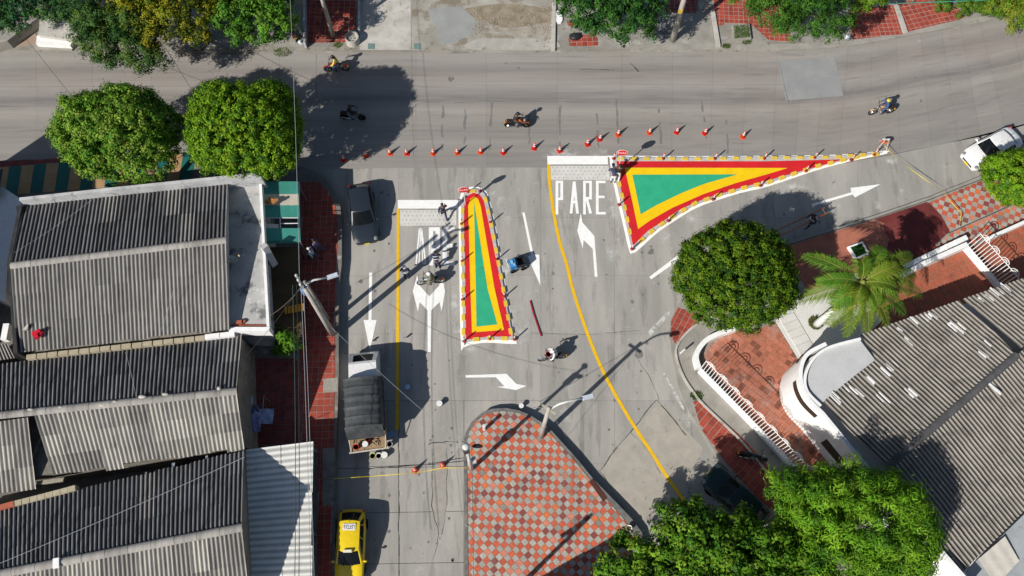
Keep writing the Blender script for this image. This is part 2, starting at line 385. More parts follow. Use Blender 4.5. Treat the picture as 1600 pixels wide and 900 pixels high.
S1 = [(-260, 268), (0, 256), (100, 248), (300, 240), (440, 252), (488, 266), (508, 278), (522, 298), (531, 318), (534, 340), (534, 410), (529, 455), (529, 600), (525, 700), (524, 790), (522, 1160), (-260, 1160)]
S2 = [(726, 760), (724.5, 690), (727, 677), (736, 660), (755, 643), (770, 638.5), (790, 637.5), (810, 641), (826, 647.5), (845, 659), (863, 674), (881, 694), (901, 716), (926, 747), (958, 780), (986, 809), (1003, 832), (1012, 870), (1040, 1150), (726, 1150)]
S3 = [(1210, 384), (1275, 364), (1362, 338), (1450, 308), (1532, 275), (1610, 242), (1800, 160), (1900, 1000), (1330, 1000), (1262, 900), (1200, 808), (1125, 720), (1097, 675), (1075, 640), (1062, 610), (1052, 562), (1046, 528), (1047, 502), (1058, 478), (1085, 440), (1135, 408)]
road2 = thing('side_street', 'grey concrete side streets fanning out below the main road with painted markings', 'street', kind='structure')
cols = [430, 520, 623, 725, 845, 960, 1080, 1210, 1340, 1480, 1640, 1800]
def Bx(x):
    for a, b in zip(B_, B_[1:]):
        if a[0] <= x <= b[0]: return a[1] + (b[1] - a[1]) * (x - a[0]) / (b[0] - a[0])
rows_y = [None, 340, 430, 522, 626, 730, 800, 880, 1000, 1140]
for r in range(9):
    for c in range(11):
        q = []
        for x, y in ((cols[c], rows_y[r + 1]), (cols[c + 1], rows_y[r + 1]), (cols[c + 1], rows_y[r]), (cols[c], rows_y[r])):
            q.append((x, Bx(x) if y is None else y - (x - 650) * .018 * (rows_y.index(y) > 4)))
        if all(inside(p, S3) or inside(p, S2) or inside(p, S1) for p in q): continue
        P = [Vector(p) for p in PP(q)]; cc = sum(P, Vector((0, 0))) / 4
        wd = .014 if (c < 4 and r > 3) else .005
        P = [(p.x - math.copysign(wd, p.x - cc.x), p.y - (0 if (r == 0 and p.y > cc.y) else math.copysign(wd, p.y - cc.y))) for p in P]
        MB().prism(P, -.05, 0).build('road_slab', street_concrete, road2, True)
patch_m = M('patch_beige', (.385, .355, .305), (.32, .295, .255), 1.2, .9, spots=((.2, .18, .16), 2, .6, .5))
patch_b = M('patch_blue', (.285, .29, .285), (.24, .248, .25), .8, .85, spots=((.33, .31, .29), 1.5, .58, .5))
MB().sheet(PP([(938, 735), (985, 676), (1030, 628), (1072, 672), (1098, 700), (1082, 742), (1040, 790), (1000, 832)]), .004).build('repair_patch', patch_m, road2, True, 'paler beige slab')
MB().sheet(PP([(678, 694), (697, 692), (698, 790), (692, 834), (686, 834), (676, 800)]), .004).build('repair_patch', M('patch_tan', (.34, .315, .28), (.28, .26, .235), 2, .9), road2, True, 'long tan repair strip')
MB().sheet(PP([(1215, 98), (1303, 88), (1318, 150), (1228, 157)]), .004).build('repair_patch', patch_b, road, True, 'bluish square repair')
crack_m = plain('crack', (.05, .048, .045), .95)
def crack(pts, wd, par, z=.005):
    mb = MB(); P = PP(pts); Q = []
    for a, b in zip(P, P[1:]):
        n = max(2, int((Vector(b) - Vector(a)).length / .35))
        for k in range(n): Q.append((a[0] + (b[0] - a[0]) * k / n + rnd.uniform(-.04, .04), a[1] + (b[1] - a[1]) * k / n + rnd.uniform(-.04, .04)))
    Q.append(P[-1])
    for i in range(len(Q) - 1): band(mb, [Q[i], Q[i + 1]], wd * rnd.uniform(.3, 1.2), z, z)
    mb.build('crack', crack_m, par, True)
for pts, wd in (([(938, 735), (965, 698), (985, 676), (1005, 648), (1026, 625)], .07), ([(1026, 625), (1048, 650), (1072, 680)], .07), ([(985, 676), (1010, 700), (1032, 740)], .03), ([(993, 556), (1018, 595), (1030, 625)], .04), ([(935, 735), (960, 765), (985, 790)], .05), ([(676, 700), (675, 790), (686, 836), (683, 850), (676, 876)], .04), ([(698, 700), (698, 790), (690, 836)], .03),
                ([(623, 660), (623, 790), (624, 900)], .045), ([(577, 732), (650, 728), (725, 720)], .05), ([(672, 692), (700, 690), (725, 690)], .05), ([(830, 520), (910, 522), (1000, 517)], .025), ([(945, 590), (990, 545), (1045, 540)], .0)):
    if wd: crack(pts, wd, road2)
for pts, wd in (([(1217, 98), (1232, 160)], .04), ([(494, 84), (494, 160)], .02), ([(643, 82), (646, 250)], .02), ([(660, 160), (820, 159), (1000, 160)], .02), ([(905, 108), (960, 109)], .05), ([(985, 98), (998, 112)], .09), ([(700, 84), (760, 80), (830, 79)], .05)):
    crack(pts, wd, road)
# tyre skids on the carriageway
skid_m = M('skid', (.15, .142, .135), (.2, .19, .18), 3, .85)
mbk = MB()
for pts in ([(727, 150), (726, 235)], [(693, 155), (690, 235)], [(768, 160), (765, 235)], [(875, 165), (874, 240)], [(932, 168), (935, 240)], [(963, 155), (967, 225)], [(1030, 170), (1033, 225)], [(1097, 158), (1105, 225)], [(1135, 180), (1137, 240)], [(826, 180), (828, 240)]):
    P = [W2(*p) for p in pts]; Q = [(P[0][0] + (P[1][0] - P[0][0]) * k / 8 + rnd.uniform(-.05, .05), P[0][1] + (P[1][1] - P[0][1]) * k / 8) for k in range(9)]
    for k in range(8):
        if rnd.random() < .75: band(mbk, [Q[k], Q[k + 1]], rnd.uniform(.08, .2), .003, .003)
mbk.build('skid_marks', skid_m, road, True, None, 'stuff')
oil_m = M('oil_stain', (.13, .122, .115), (.2, .19, .178), 4, .75)
mbo = MB(); ro = random.Random(11)
for _ in range(150):                                               # drips of oil along the wheel lines
    x, y = ro.choice([(ro.uniform(560, 612), ro.uniform(290, 900)), (ro.uniform(640, 715), ro.uniform(560, 900)), (ro.uniform(820, 1040), ro.uniform(280, 640)), (ro.uniform(60, 1500), ro.uniform(95, 245)), (ro.uniform(1100, 1480), ro.uniform(250, 360)), (ro.uniform(950, 1080), ro.uniform(620, 790))])
    c = W(x, y); r0 = ro.uniform(.03, .11) * (2.2 if ro.random() < .06 else 1); n = 9; vs = [(c.x + r0 * ro.uniform(.6, 1.2) * math.cos(6.283 * k / n), c.y + r0 * ro.uniform(.6, 1.5) * math.sin(6.283 * k / n), .0035) for k in range(n)]
    mbo.add(vs, [tuple(range(n))])
mbo.build('oil_spots', oil_m, road2, True, None, 'stuff')
# overspray and dust smudges round the fresh paint
def smudge_mat():
    m = bpy.data.materials.new('paint_dust'); m.use_nodes = True; t = m.node_tree; N = t.nodes; L = t.links; b = N['Principled BSDF']
    b.inputs['Base Color'].default_value = (.62, .61, .58, 1); b.inputs['Roughness'].default_value = .9
    geo = N.new('ShaderNodeNewGeometry'); uv = N.new('ShaderNodeUVMap'); uv.uv_map = 'road'
    n = N.new('ShaderNodeTexNoise'); n.inputs['Scale'].default_value = 2.2; n.inputs['Detail'].default_value = 8; n.inputs['Roughness'].default_value = .7; L.new(geo.outputs[0], n.inputs['Vector'])
    sp = N.new('ShaderNodeSeparateXYZ'); L.new(uv.outputs[0], sp.inputs[0])
    a = N.new('ShaderNodeMath'); a.operation = 'MULTIPLY_ADD'; a.inputs[1].default_value = .42; L.new(sp.outputs[0], a.inputs[0]); L.new(n.outputs[0], a.inputs[2])
    r = N.new('ShaderNodeMapRange'); r.inputs[1].default_value = .70; r.inputs[2].default_value = 1.0; r.inputs[4].default_value = .8; L.new(a.outputs[0], r.inputs[0])
    L.new(r.outputs[0], b.inputs['Alpha']); return m
smd = smudge_mat()
for px, py, rx, ry in ((778, 308, 1.6, 1.6), (790, 330, 1.0, 2), (730, 545, 1.4, .8), (815, 520, 1.0, 2.2), (712, 470, .7, 3.0), (712, 520, .7, 1.6), (790, 420, .8, 3), (880, 240, 2.5, .8), (930, 238, 2.0, .7), (1080, 342, 1.5, .9), (1040, 372, 1.0, 1.0), (1240, 292, 2.0, .8), (1390, 250, 1.2, .8), (958, 330, .7, 2.5), (805, 490, .8, 1.5), (1075, 655, .9, 1.4), (718, 692, .45, 1.0), (1300, 320, 1.6, .6), (1372, 322, .5, .9), (1409, 300, .3, .7), (1437, 64, .35, .25), (610, 690, .9, .8), (885, 650, .9, 1.0), (955, 395, 1.0, 1.4)):
    c = W(px, py); mb = MB(); n = 18; vs = [(c.x, c.y, .007)] + [(c.x + rx * math.cos(2 * math.pi * k / n), c.y + ry * math.sin(2 * math.pi * k / n), .007) for k in range(n)]
    mb.add(vs, [(0, 1 + k, 1 + (k + 1) % n) for k in range(n)]); o = mb.build('paint_dust', smd, road2, True)
    ul = o.data.uv_layers.new(name='road')
    for lp in o.data.loops: ul.data[lp.index].uv = (1, 0) if lp.vertex_index == 0 else (0, 0)

# ---------------------------------------------------------------- painted markings (children of the street they lie on)
def mark(name, pts, m, z=.010, par=road2, label=None):
    return MB().sheet(PP(pts), z).build(name, m, par, True, label)
mark('stop_line', [(621.7, 312.5), (716, 312.5), (716, 326), (621.7, 326)], white_paint, label='stop line by the narrow island')
mark('stop_line', [(855, 243.7), (949.5, 243.7), (950, 257), (855.5, 257)], white_paint, label='stop line by the wedge island')
rough_m = M('roughened', (.62, .61, .58), (.53, .52, .49), 1.5, .9, bump=.5)
for q in ([(625, 328), (713, 328), (713, 352), (625, 353)], [(860, 259), (951, 259), (953, 281), (861, 281)]):
    mark('roughened_strip', q, rough_m, .006)
    mb = MB()
    for i in range(13):
        for j in range(4):
            x = q[0][0] + 4 + (q[1][0] - q[0][0] - 8) * (i + .5 * (j % 2)) / 12.5; y = q[0][1] + 3 + (q[3][1] - q[0][1] - 6) * j / 3; c = W(x, y)
            mb.box((c.x, c.y, .010), (.06, .06, .008), .78)
    mb.build('dot_studs', plain('dots', (.26, .24, .18), .9), road2, True, None, 'stuff')
mb = MB(); band(mb, PP([(622.3, 326), (621.8, 430), (621.2, 550), (620.6, 671)]), .20, .012, .012); mb.build('yellow_line', yellow_paint, road2, True, 'straight yellow line')
mb = MB(); band(mb, PP(smooth([(857.5, 257), (858.6, 285), (865.5, 335), (875, 380), (885, 412), (894, 449), (907.5, 492), (927, 545), (947, 590), (972, 635), (996.5, 675), (1020, 710), (1042, 745), (1066, 778), (1085, 806)], 5)), .21, .012, .012); mb.build('yellow_line', yellow_paint, road2, True, 'long curved yellow line')
arrows = [('long straight arrow pointing down beside the black car', [(577, 426), (581.5, 426), (580.6, 500), (588.5, 500), (578, 547.5), (568, 500), (575.8, 500)]),
    ('forked arrow for left and right', [(652, 430), (655.5, 446), (671, 463), (686.5, 446), (690, 430), (695.5, 455), (690, 487), (687, 472), (673.7, 485), (673.2, 550), (668.2, 550), (668, 485), (656, 472), (653, 487), (645, 455)]),
    ('left turn arrow below the word', [(907.5, 332.5), (910, 347.5), (928.7, 368.7), (933.7, 432.5), (929.3, 432.5), (926, 388.7), (912, 375), (910.7, 388.7), (902, 361)]),
    ('straight arrow pointing down right of the narrow island', [(816, 332), (819.7, 332), (833.7, 397.7), (842.6, 398), (844.5, 446.5), (824, 400), (829.8, 399)]),
    ('right turn arrow below the narrow island', [(727.5, 586.3), (791.5, 584), (807, 600), (823, 603), (806, 609.5), (776, 604.5), (788, 603.5), (775, 589.5), (728, 590)]),
    ('straight arrow pointing east', [(1268, 318.7), (1330, 300.6), (1328.7, 293.7), (1376, 287.8), (1336, 308.5), (1332, 304), (1269.5, 322.3)]),
    ('arrow half hidden by the round tree', [(1014.5, 432.7), (1072, 389), (1077, 384), (1096, 386), (1100, 390), (1080, 393), (1017.5, 436.5)])]
for lab, pts in arrows: mark('painted_arrow', pts, white_paint, label=lab)
mark('worn_marking', [(1012, 519), (1022, 508), (1027, 514), (1016, 525)], worn_white); mark('worn_marking', [(1024, 507), (1041, 488), (1047, 486), (1045, 494), (1029, 511)], worn_white)
mark('worn_marking', [(1035, 583), (1039, 583), (1068, 634), (1070, 642), (1064, 636)], worn_white, .006)
# the words painted on the road: strokes on a unit cell, x to the right, y up
LET = {'P': [[(0, 0), (0, 1), (1, 1), (1, .46), (0, .46)]], 'A': [[(0, 0), (.5, 1), (1, 0)], [(.2, .36), (.8, .36)]],
       'R': [[(0, 0), (0, 1), (1, 1), (1, .48), (0, .48)], [(.35, .48), (1, 0)]], 'E': [[(1, 1), (0, 1), (0, 0), (1, 0)], [(0, .52), (.85, .52)]]}
def letter(ch, x0, x1, y0, y1, st, m=white_paint, lab=None):
    mb = MB()
    k = 0
    for stroke in LET[ch]:
        for a, b in zip(stroke, stroke[1:]):
            P = [W2(x0 + st / 2 + (x1 - x0 - st) * p[0], y1 - st * .4 - (y1 - y0 - st * .8) * p[1]) for p in (a, b)]
            d = (Vector(P[1]) - Vector(P[0])).normalized() * (st / 24 * .5) * (.98 if abs(a[0] - b[0]) < .05 or abs(a[1] - b[1]) < .05 else .3)
            P = [(P[0][0] - d.x, P[0][1] - d.y), (P[1][0] + d.x, P[1][1] + d.y)]
            band(mb, P, st / 24, .010 + k * .0012, .010 + k * .0012); k += 1
    mb.build('letter_' + ch.lower(), m, road2, True, lab)
for ch, a, b in (('P', 868, 880), ('A', 890, 904.5), ('R', 911, 925), ('E', 931, 946.5)): letter(ch, a, b, 282.5, 335, 4.5)
for ch, a, b in (('R', 670, 687.5), ('E', 691.5, 710.5)): letter(ch, a, b, 355.5, 414.5, 6.8)
for dx, st in ((0, 2.3), (4.4, 1.6)):                                # the first A is still only a stencilled outline
    mb = MB()
    for a, b in (((650.3 + dx, 412), (655.5 + dx * .55, 357)), ((655.5 + dx * .55, 357), (658.8, 357)), ((658.8, 357), (665 - dx, 412)), ((653.5, 390), (661.5, 390)), ((650.3, 412), (654, 412)), ((661.4, 412), (665, 412))):
        band(mb, PP([a, b]), st / 24, .011 + dx * .0008, .011 + dx * .0008)
    mb.build('letter_a', white_paint, road2, True, 'outlined letter not yet filled')
mark('letter_a', [(656, 362), (658.6, 362), (659.5, 377), (655, 377)], worn_white, .009, label='first coat inside the letter')
mb = MB(); band(mb, PP([(828, 470.5), (834, 492), (845.5, 526)]), .07, .05, .10)
mb.solo('red_pole', plain('red_pole', (.36, .015, .03), .5), 'thin dark red pole lying on the road right of the narrow island', 'pole')

# ================================================================ PAVEMENTS
def rseg(c): return tuple(max(.01, v) for v in c)
def tilefield(poly, pitch, ang, gap, z, parent, name, style, chk=False, mode='stuff', h=.022, cap=300, origin=None, mat_=None, names=('red_tile', 'grey_tile'), wratio=1.0):
    """square tiles with open joints on a world polygon; whole tiles share two meshes, cut tiles at the border are their own"""
    if sum(poly[i - 1][0] * poly[i][1] - poly[i][0] * poly[i - 1][1] for i in range(len(poly))) < 0: poly = poly[::-1]
    xs = [p[0] for p in poly]; ys = [p[1] for p in poly]
    o = origin or ((min(xs) + max(xs)) / 2, (min(ys) + max(ys)) / 2); ca, sa = math.cos(ang), math.sin(ang)
    n = int(max(max(xs) - min(xs), max(ys) - min(ys)) / pitch) + 4; big = MB(); pitch2 = pitch * wratio; hh = (pitch - gap) / 2; h2 = (pitch2 - gap) / 2; shared = {}; count = {}; items = []
    for i in range(-n, n + 1):
        for j in range(-int(n / min(1, wratio)), int(n / min(1, wratio)) + 1):
            a, b = i * pitch, j * pitch2; cx, cy = o[0] + a * ca - b * sa, o[1] + a * sa + b * ca
            if not (min(xs) - pitch < cx < max(xs) + pitch and min(ys) - pitch < cy < max(ys) + pitch): continue
            sq = [(cx + dx * ca - dy * sa, cy + dx * sa + dy * ca) for dx, dy in ((-hh, -h2), (hh, -h2), (hh, h2), (-hh, h2))]
            k = sum(inside(p, poly) for p in sq)
            if k == 4: pc = sq
            else:
                pc = clip_by_convex(poly, sq)
                if len(pc) < 3 or parea(pc) < .12 * pitch * pitch2: continue
            items.append((i, j, cx, cy, pc, k == 4))
    items.sort(key=lambda q: (not q[5], q[3]))
    for i, j, cx, cy, pc, whole in items:
        odd = (i + j) % 2 if chk else 0; c = style(odd, rnd)
        nm = names[odd]
        if mode == 'parts' and count.get(nm, 0) < cap:
            count[nm] = count.get(nm, 0) + 1
            if whole:
                key = (odd, round(c[0] * 14), round(c[1] * 20))
                if key not in shared:
                    m2 = MB(); m2.col = c; m2.prism([(dx * ca - dy * sa, dx * sa + dy * ca) for dx, dy in ((-hh, -h2), (hh, -h2), (hh, h2), (-hh, h2))], 0, h); shared[key] = m2.mesh(nm, mat_ or tile_m)
                b = wbase(parent); mesh_part(nm, shared[key], parent, (cx - b.x, cy - b.y, z + rnd.uniform(-.002, .003) - b.z))
            else:
                m2 = MB(); m2.col = c; m2.prism(pc, z, z + h); m2.build(nm, mat_ or tile_m, parent, True)
        else:
            big.col = c; big.prism(pc, z, z + h + rnd.uniform(-.002, .003))
    if big.f: big.build(name, mat_ or tile_m, parent, True, None, 'stuff')
def st_check(odd, r):
    if odd: v = r.uniform(.84, 1.1) * (1 if r.random() < .93 else .7); return (.37 * v, .345 * v, .30 * v)
    q = r.random()
    if q < .62: v = r.uniform(.8, 1.12); return (.50 * v, .10 * v, .05 * v)
    if q < .8: return (.27 * r.uniform(.8, 1.1), .06, .05)
    if q < .9: return (.56, .20, .13)
    return (.62, .15, .05)
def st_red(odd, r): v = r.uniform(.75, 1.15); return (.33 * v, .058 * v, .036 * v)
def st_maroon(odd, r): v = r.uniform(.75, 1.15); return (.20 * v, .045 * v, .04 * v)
def st_orange(odd, r):
    v = r.uniform(.82, 1.12) * (1 if r.random() < .88 else .55); return (.43 * v, .15 * v, .09 * v)

H1, H2, H3, H4 = .52, .45, .20, .15
pv1 = thing('sidewalk', 'high kerbed red tiled sidewalk in front of the grey roofed houses', 'sidewalk', kind='structure')
MB().prism(PP(S1, H1), -.06, H1).build('kerb', M('kerb_dark', (.2, .185, .165), (.13, .12, .11), 1.5, .9, spots=((.4, .38, .35), 1.2, .6, .7)), pv1, True)
T1 = [(472, 285), (500, 285), (513, 300), (524, 322), (527, 345), (527, 410), (523, 455), (523, 600), (519, 790), (517, 960), (496, 960), (497, 700), (470, 700), (470, 430)]
MB().prism(PP(T1, H1), H1 - .01, H1 + .006).build('grout_bed', grout, pv1, True); tilefield(PP(T1, H1), .40, R(2), .034, H1, pv1, 'sidewalk_tiles', st_red, mode='stuff', mat_=tile_dull)
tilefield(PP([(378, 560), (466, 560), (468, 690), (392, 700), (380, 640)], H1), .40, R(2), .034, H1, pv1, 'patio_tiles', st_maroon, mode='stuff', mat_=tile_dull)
MB().sheet(PP([(505, 592), (528, 590), (528, 612), (505, 613)], H1), H1 + .027).build('drain_grate', M('grate', (.34, .32, .28), (.22, .2, .17), 9, .8), pv1, True)
MB().sheet(PP([(504, 700), (524, 700), (522, 790), (504, 790)], H1), H1 + .028).build('concrete_strip', concrete_dirty, pv1, True)
mb = MB()
stripe_m = [M('terrace_green', (.012, .13, .115), (.01, .10, .09), 1.5, .6), M('terrace_tan', (.40, .255, .13), (.33, .21, .11), 1.5, .7)]
for k in range(17):                                               # the green and tan stripes of the terrace by the main road
    x = -24 + k * 19.4
    f = lambda xx: 260 - xx * .075
    q = [(x - 7, f(x) + 46), (x + 12.6, f(x) + 44.6), (x + 19.6, f(x)), (x, f(x) + 1.4)]
    MB().prism(PP(q, H1), H1 - .01, H1 + .02).build('terrace_stripe', stripe_m[k % 2], pv1, True)
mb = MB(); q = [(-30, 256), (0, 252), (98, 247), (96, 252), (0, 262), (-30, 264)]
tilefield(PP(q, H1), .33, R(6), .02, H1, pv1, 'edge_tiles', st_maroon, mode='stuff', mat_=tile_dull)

pv2 = thing('corner_plaza', 'rounded corner plaza of red and grey checker tiles between two streets', 'plaza', kind='structure')
MB().prism(PP(S2, H2), -.06, H2).build('kerb', M('kerb_black', (.11, .11, .11), (.2, .19, .175), 2.5, .85, spots=((.4, .38, .34), 2, .6, .7)), pv2, True)
T2 = [(731, 760), (730, 690), (733, 677), (741, 662), (757, 648), (771, 643.5), (790, 642), (809, 645), (824, 651), (842, 662), (859, 677), (877, 697), (897, 719), (922, 750), (950, 783), (975, 812), (990, 836), (997, 860), (1005, 985), (732, 985)]
va = W(805, 540 / 8 + 620, H2) if False else None
o2 = W(800.6, 687.5, H2); o3 = W(700 + 1385 / 8, 620 + 585 / 8, H2); ang2 = math.atan2(o3.y - o2.y, o3.x - o2.x); p2 = (o3 - o2).length / 6 / math.sqrt(2)
tilefield(PP(T2, H2), p2, ang2 + R(45), .018, H2, pv2, 'border_tiles', st_check, True, 'parts', origin=(o2.x, o2.y))

pv3 = thing('sidewalk', 'low kerbed sidewalk of concrete and red tiles wrapping the white house corner', 'sidewalk', kind='structure')
MB().prism(PP(S3, H3), -.06, H3).build('kerb', concrete, pv3, True)
pv3_f = [([(1059, 481), (1092, 491), (1103, 499), (1078, 515), (1056, 539), (1048, 526), (1048.5, 502)], .36, R(-30), st_red, tile_dull),
         ([(1083, 628), (1093, 625), (1160, 684), (1194, 722), (1232, 782), (1205, 800), (1144, 735), (1133, 721), (1096, 671)], .40, R(-42), st_red, tile_dull)]
for q, p, a, s, m in pv3_f: MB().prism(PP(q, H3), H3 - .01, H3 + .006).build('grout_bed', grout, pv3, True); tilefield(PP(q, H3), p, a, .034, H3, pv3, 'sidewalk_tiles', s, mode='stuff', mat_=m)
salmon = M('salmon_floor', (.40, .15, .095), (.31, .11, .075), .9, .8, spots=((.2, .07, .05), 1.6, .56, .6), bump=.2)
MB().prism(PP([(1216, 390), (1277, 370), (1364, 344), (1392, 352), (1385, 388), (1348, 420), (1312, 440), (1262, 452), (1240, 420)], H3), H3 - .02, H3 + .02).build('painted_slab', salmon, pv3, True)
mar_m = M('maroon_floor', (.17, .032, .03), (.11, .024, .022), .8, .7, spots=((.26, .07, .055), 2, .6, .5))
MB().prism(PP([(1393, 353), (1366, 343), (1447, 316), (1453, 318), (1471, 337), (1484, 361), (1456, 389), (1460, 399), (1425, 418), (1386, 420), (1386, 388)], H3), H3 - .02, H3 + .021).build('painted_slab', mar_m, pv3, True, 'dark maroon slab')
tilefield(PP([(1378, 352), (1405, 340), (1415, 368), (1392, 380)], H3 + .02), .42, R(20), .02, H3 + .02, pv3, 'sidewalk_tiles', st_maroon, mode='stuff', mat_=tile_dull)
# checker tiles by the white car, in two runs either side of a dark gutter line
ka = W(1492, 302.2, H3); e1_ = W(1492 + 8.2, 302.2 + 2.75, H3) - ka; e2_ = W(1492 - 1, 302.2 + 6.75, H3) - ka
angc = math.atan2(e1_.y, e1_.x); pc = (e1_.length + e2_.length) / 2
tilefield(PP([(1452, 317), (1470, 309), (1536, 281), (1604, 252), (1604, 310), (1585, 317), (1484, 361), (1470, 336)], H3), pc, angc, .02, H3, pv3, 'border_tiles', st_check, True, 'parts', origin=(ka.x, ka.y))
tilefield(PP([(1490, 362), (1586, 320), (1610, 312), (1610, 338), (1560, 360), (1512, 386), (1460, 400), (1456, 388)], H3), pc, angc, .02, H3, pv3, 'border_tiles', st_check, True, 'parts', origin=(ka.x, ka.y))
mb = MB(); band(mb, PP([(1455, 374), (1486, 362.5), (1585, 318.5), (1612, 308)], H3), .06, H3 + .002, H3 + .006); mb.build('gutter_slot', crack_m, pv3, True)
mb = MB(); band(mb, PP([(1213, 389), (1275, 369), (1362, 343), (1450, 313), (1534, 280), (1608, 248)], H3), .05, H3 + .003, H3 + .007); mb.build('gutter_slot', crack_m, pv3, True)
# curved second kerb inside the corner
mb = MB(); band(mb, PP(smooth([(1130, 488), (1100, 501), (1076, 517), (1058, 540), (1057, 560), (1068, 590), (1083, 613), (1100, 634), (1160, 692), (1215, 760)], 5), H3), .13, H3 - .02, H3 + .10); mb.build('inner_kerb', concrete_pale, pv3, True)

pv4 = thing('sidewalk', 'patched concrete and red tile sidewalk along the far side of the main road', 'sidewalk', kind='structure')
S4 = [(x, y - 1) for x, y in T_] + [(2100, -260), (-300, -260)]
MB().prism(PP(S4, H4), -.06, H4).build('kerb', M('far_sidewalk', (.31, .295, .265), (.21, .195, .17), .5, .9, bump=.3, spots=((.1, .09, .075), 1.3, .58, .6), spots2=((.44, .42, .38), .8, .58, .6)), pv4, True)
mb = MB(); k4 = smooth([(-100, 79), (0, 76), (200, 75), (400, 77), (555, 76)], 4); band(mb, PP(k4, H4), .35, H4 - .02, H4 + .012); mb.build('kerb_stone', concrete_dirty, pv4, True)
mb = MB(); band(mb, PP(smooth([(985, 75), (1120, 73), (1200, 74), (1325, 67), (1450, 45), (1560, 25), (1700, -10)], 5), H4), .5, H4 - .02, H4 + .015); mb.build('kerb_stone', concrete, pv4, True)
for q, p, a, s in (([(477, -20), (558, -20), (556, 44), (540, 52), (540, 66), (479, 67)], .42, R(1), st_red), ([(1112, -20), (1225, -20), (1236, 66), (1200, 62), (1176, 40), (1140, 36), (1116, 42)], .36, R(-3), st_red), ([(1325, 15), (1396, 8), (1410, 54), (1332, 62)], .36, R(4), st_red), ([(1402, 4), (1475, -10), (1510, 28), (1418, 50)], .40, R(14), st_red), ([(888, 60), (930, 52), (938, 72), (890, 72)], .40, R(3), st_red), ([(886, 34), (899, 34), (899, 41), (887, 41)], .4, 0, st_red), ([(1044, -30), (1090, -30), (1090, 20), (1040, 20)], .4, 0, st_maroon)):
    MB().prism(PP(q, H4), H4 - .01, H4 + .006).build('grout_bed', grout, pv4, True); tilefield(PP(q, H4), p, a, .045, H4, pv4, 'sidewalk_tiles', s, mode='stuff', mat_=tile_dull)
MB().prism(PP([(562, -60), (642, -60), (642, 78), (562, 78)], H4), H4 - .02, H4 + .014).build('driveway_slab', concrete_pale, pv4, True)
MB().prism(PP([(643, -60), (866, -60), (864, 24), (866, 79), (643, 78.5)], H4), H4 - .02, H4 + .012).build('driveway_slab', M('driveway_dirty', (.36, .345, .305), (.25, .235, .20), .45, .95, bump=.4, spots=((.17, .13, .085), .8, .52, .65), spots2=((.5, .48, .44), .6, .56, .6)), pv4, True)
MB().sheet(PP([(668, 14), (720, 10), (745, 32), (738, 52), (712, 66), (690, 70), (682, 40), (672, 28)], H4), H4 + .017).build('concrete_patch', M('patch_grey', (.30, .31, .30), (.26, .265, .26), 1, .9), pv4, True)
MB().prism(PP([(1014, 20), (1042, 20), (1044, 62), (1010, 64)], H4), H4 - .02, H4 + .012).build('path_slab', M('slab_grey', (.2, .2, .2), (.15, .15, .15), 1, .9), pv4, True)
MB().prism(PP([(1080, 22), (1110, 20), (1116, 72), (1080, 74)], H4), H4 - .02, H4 + .012).build('path_slab', concrete, pv4, True)
for a, b in (((866, -20), (864, 80)), ((1113, 18), (1122, 74)), ((1399, 8), (1414, 52))):
    mb = MB(); band(mb, PP([a, b], H4), .30, H4, H4 + .16); mb.build('low_curb', concrete_pale, pv4, True)
for x in (580.5, 652.5):
    MB().sheet(PP([(x - 5.5, 68), (x + 5.5, 68), (x + 5.5, 77), (x - 5.5, 77)], H4), H4 + .02).build('utility_cover', M('cover_green', (.16, .24, .225), (.13, .19, .18), 3, .6), pv4, True)
mb = MB(); c = W(594, 30, H4); mb.lathe([(.30, 0), (.30, .03), (1e-5, .035)], 20, (c.x, c.y, H4)); o = mb.build('manhole_cover', M('manhole', (.5, .5, .49), (.4, .4, .39), 4, .7), pv4, True)
mb = MB(); mb.lathe([(.36, 0), (.36, .022), (.30, .022)], 20, (c.x, c.y, H4)); mb.build('manhole_ring', concrete_dirty, pv4, True)
mb = MB(); c = W(998, 554); mb.lathe([(.27, 0), (.27, .012), (.2, .014), (.2, .008), (1e-5, .008)], 20, (c.x, c.y, 0)); mb.build('manhole_ring', M('ring_dark', (.15, .145, .14), (.22, .21, .2), 4, .8), road2, True)

# ================================================================ TRAFFIC ISLANDS
def island(name, label, white, kerb, red, yel, gre, zt=.13):
    t = thing(name, label, 'traffic island', W(kerb[0][0], kerb[0][1]), kind='structure')
    MB().sheet(PP(white), .009).build('white_outline', white_paint, t, True)
    MB().prism(PP(kerb), 0, zt).build('kerb', M('island_kerb', (.50, .48, .45), (.38, .36, .34), 3, .8), t, True)
    MB().sheet(PP(red, zt), zt + .005).build('red_band', red_paint, t, True)
    MB().sheet(PP(yel, zt), zt + .009).build('yellow_band', isl_yellow, t, True)
    MB().sheet(PP(gre, zt), zt + .013).build('green_centre', isl_green, t, True)
    return t
n_white = smooth([(720, 541), (718, 440), (716.5, 340), (718, 310), (725, 296), (741, 291.5), (757, 297), (765, 312), (776, 362), (789, 440), (800, 500), (806.5, 533), (803, 537.5), (760, 535.5), (735, 539), (724, 543)], 3, True)
n_kerb = [(724, 532), (722, 440), (720.3, 340), (721.5, 313), (728, 301), (741, 296), (754, 301), (761.5, 314), (772, 362), (785, 440), (796, 500), (801.5, 528), (799, 532), (760, 531), (735, 534), (727, 536)]
n_red = [(728, 531), (727.2, 450), (725, 340), (725.3, 318), (730, 306), (740, 301), (750, 304.5), (756, 314), (765, 356), (784, 450), (799, 524), (795, 526.5), (765, 525.5), (740, 529)]
n_yel = [(737.5, 519.5), (735, 450), (731.5, 322), (735, 311), (741, 307), (747, 311), (751, 322), (772.5, 450), (787.5, 515.5)]
n_gre = [(744.5, 510.5), (743.5, 450), (740.5, 314), (761.5, 450), (777, 507)]
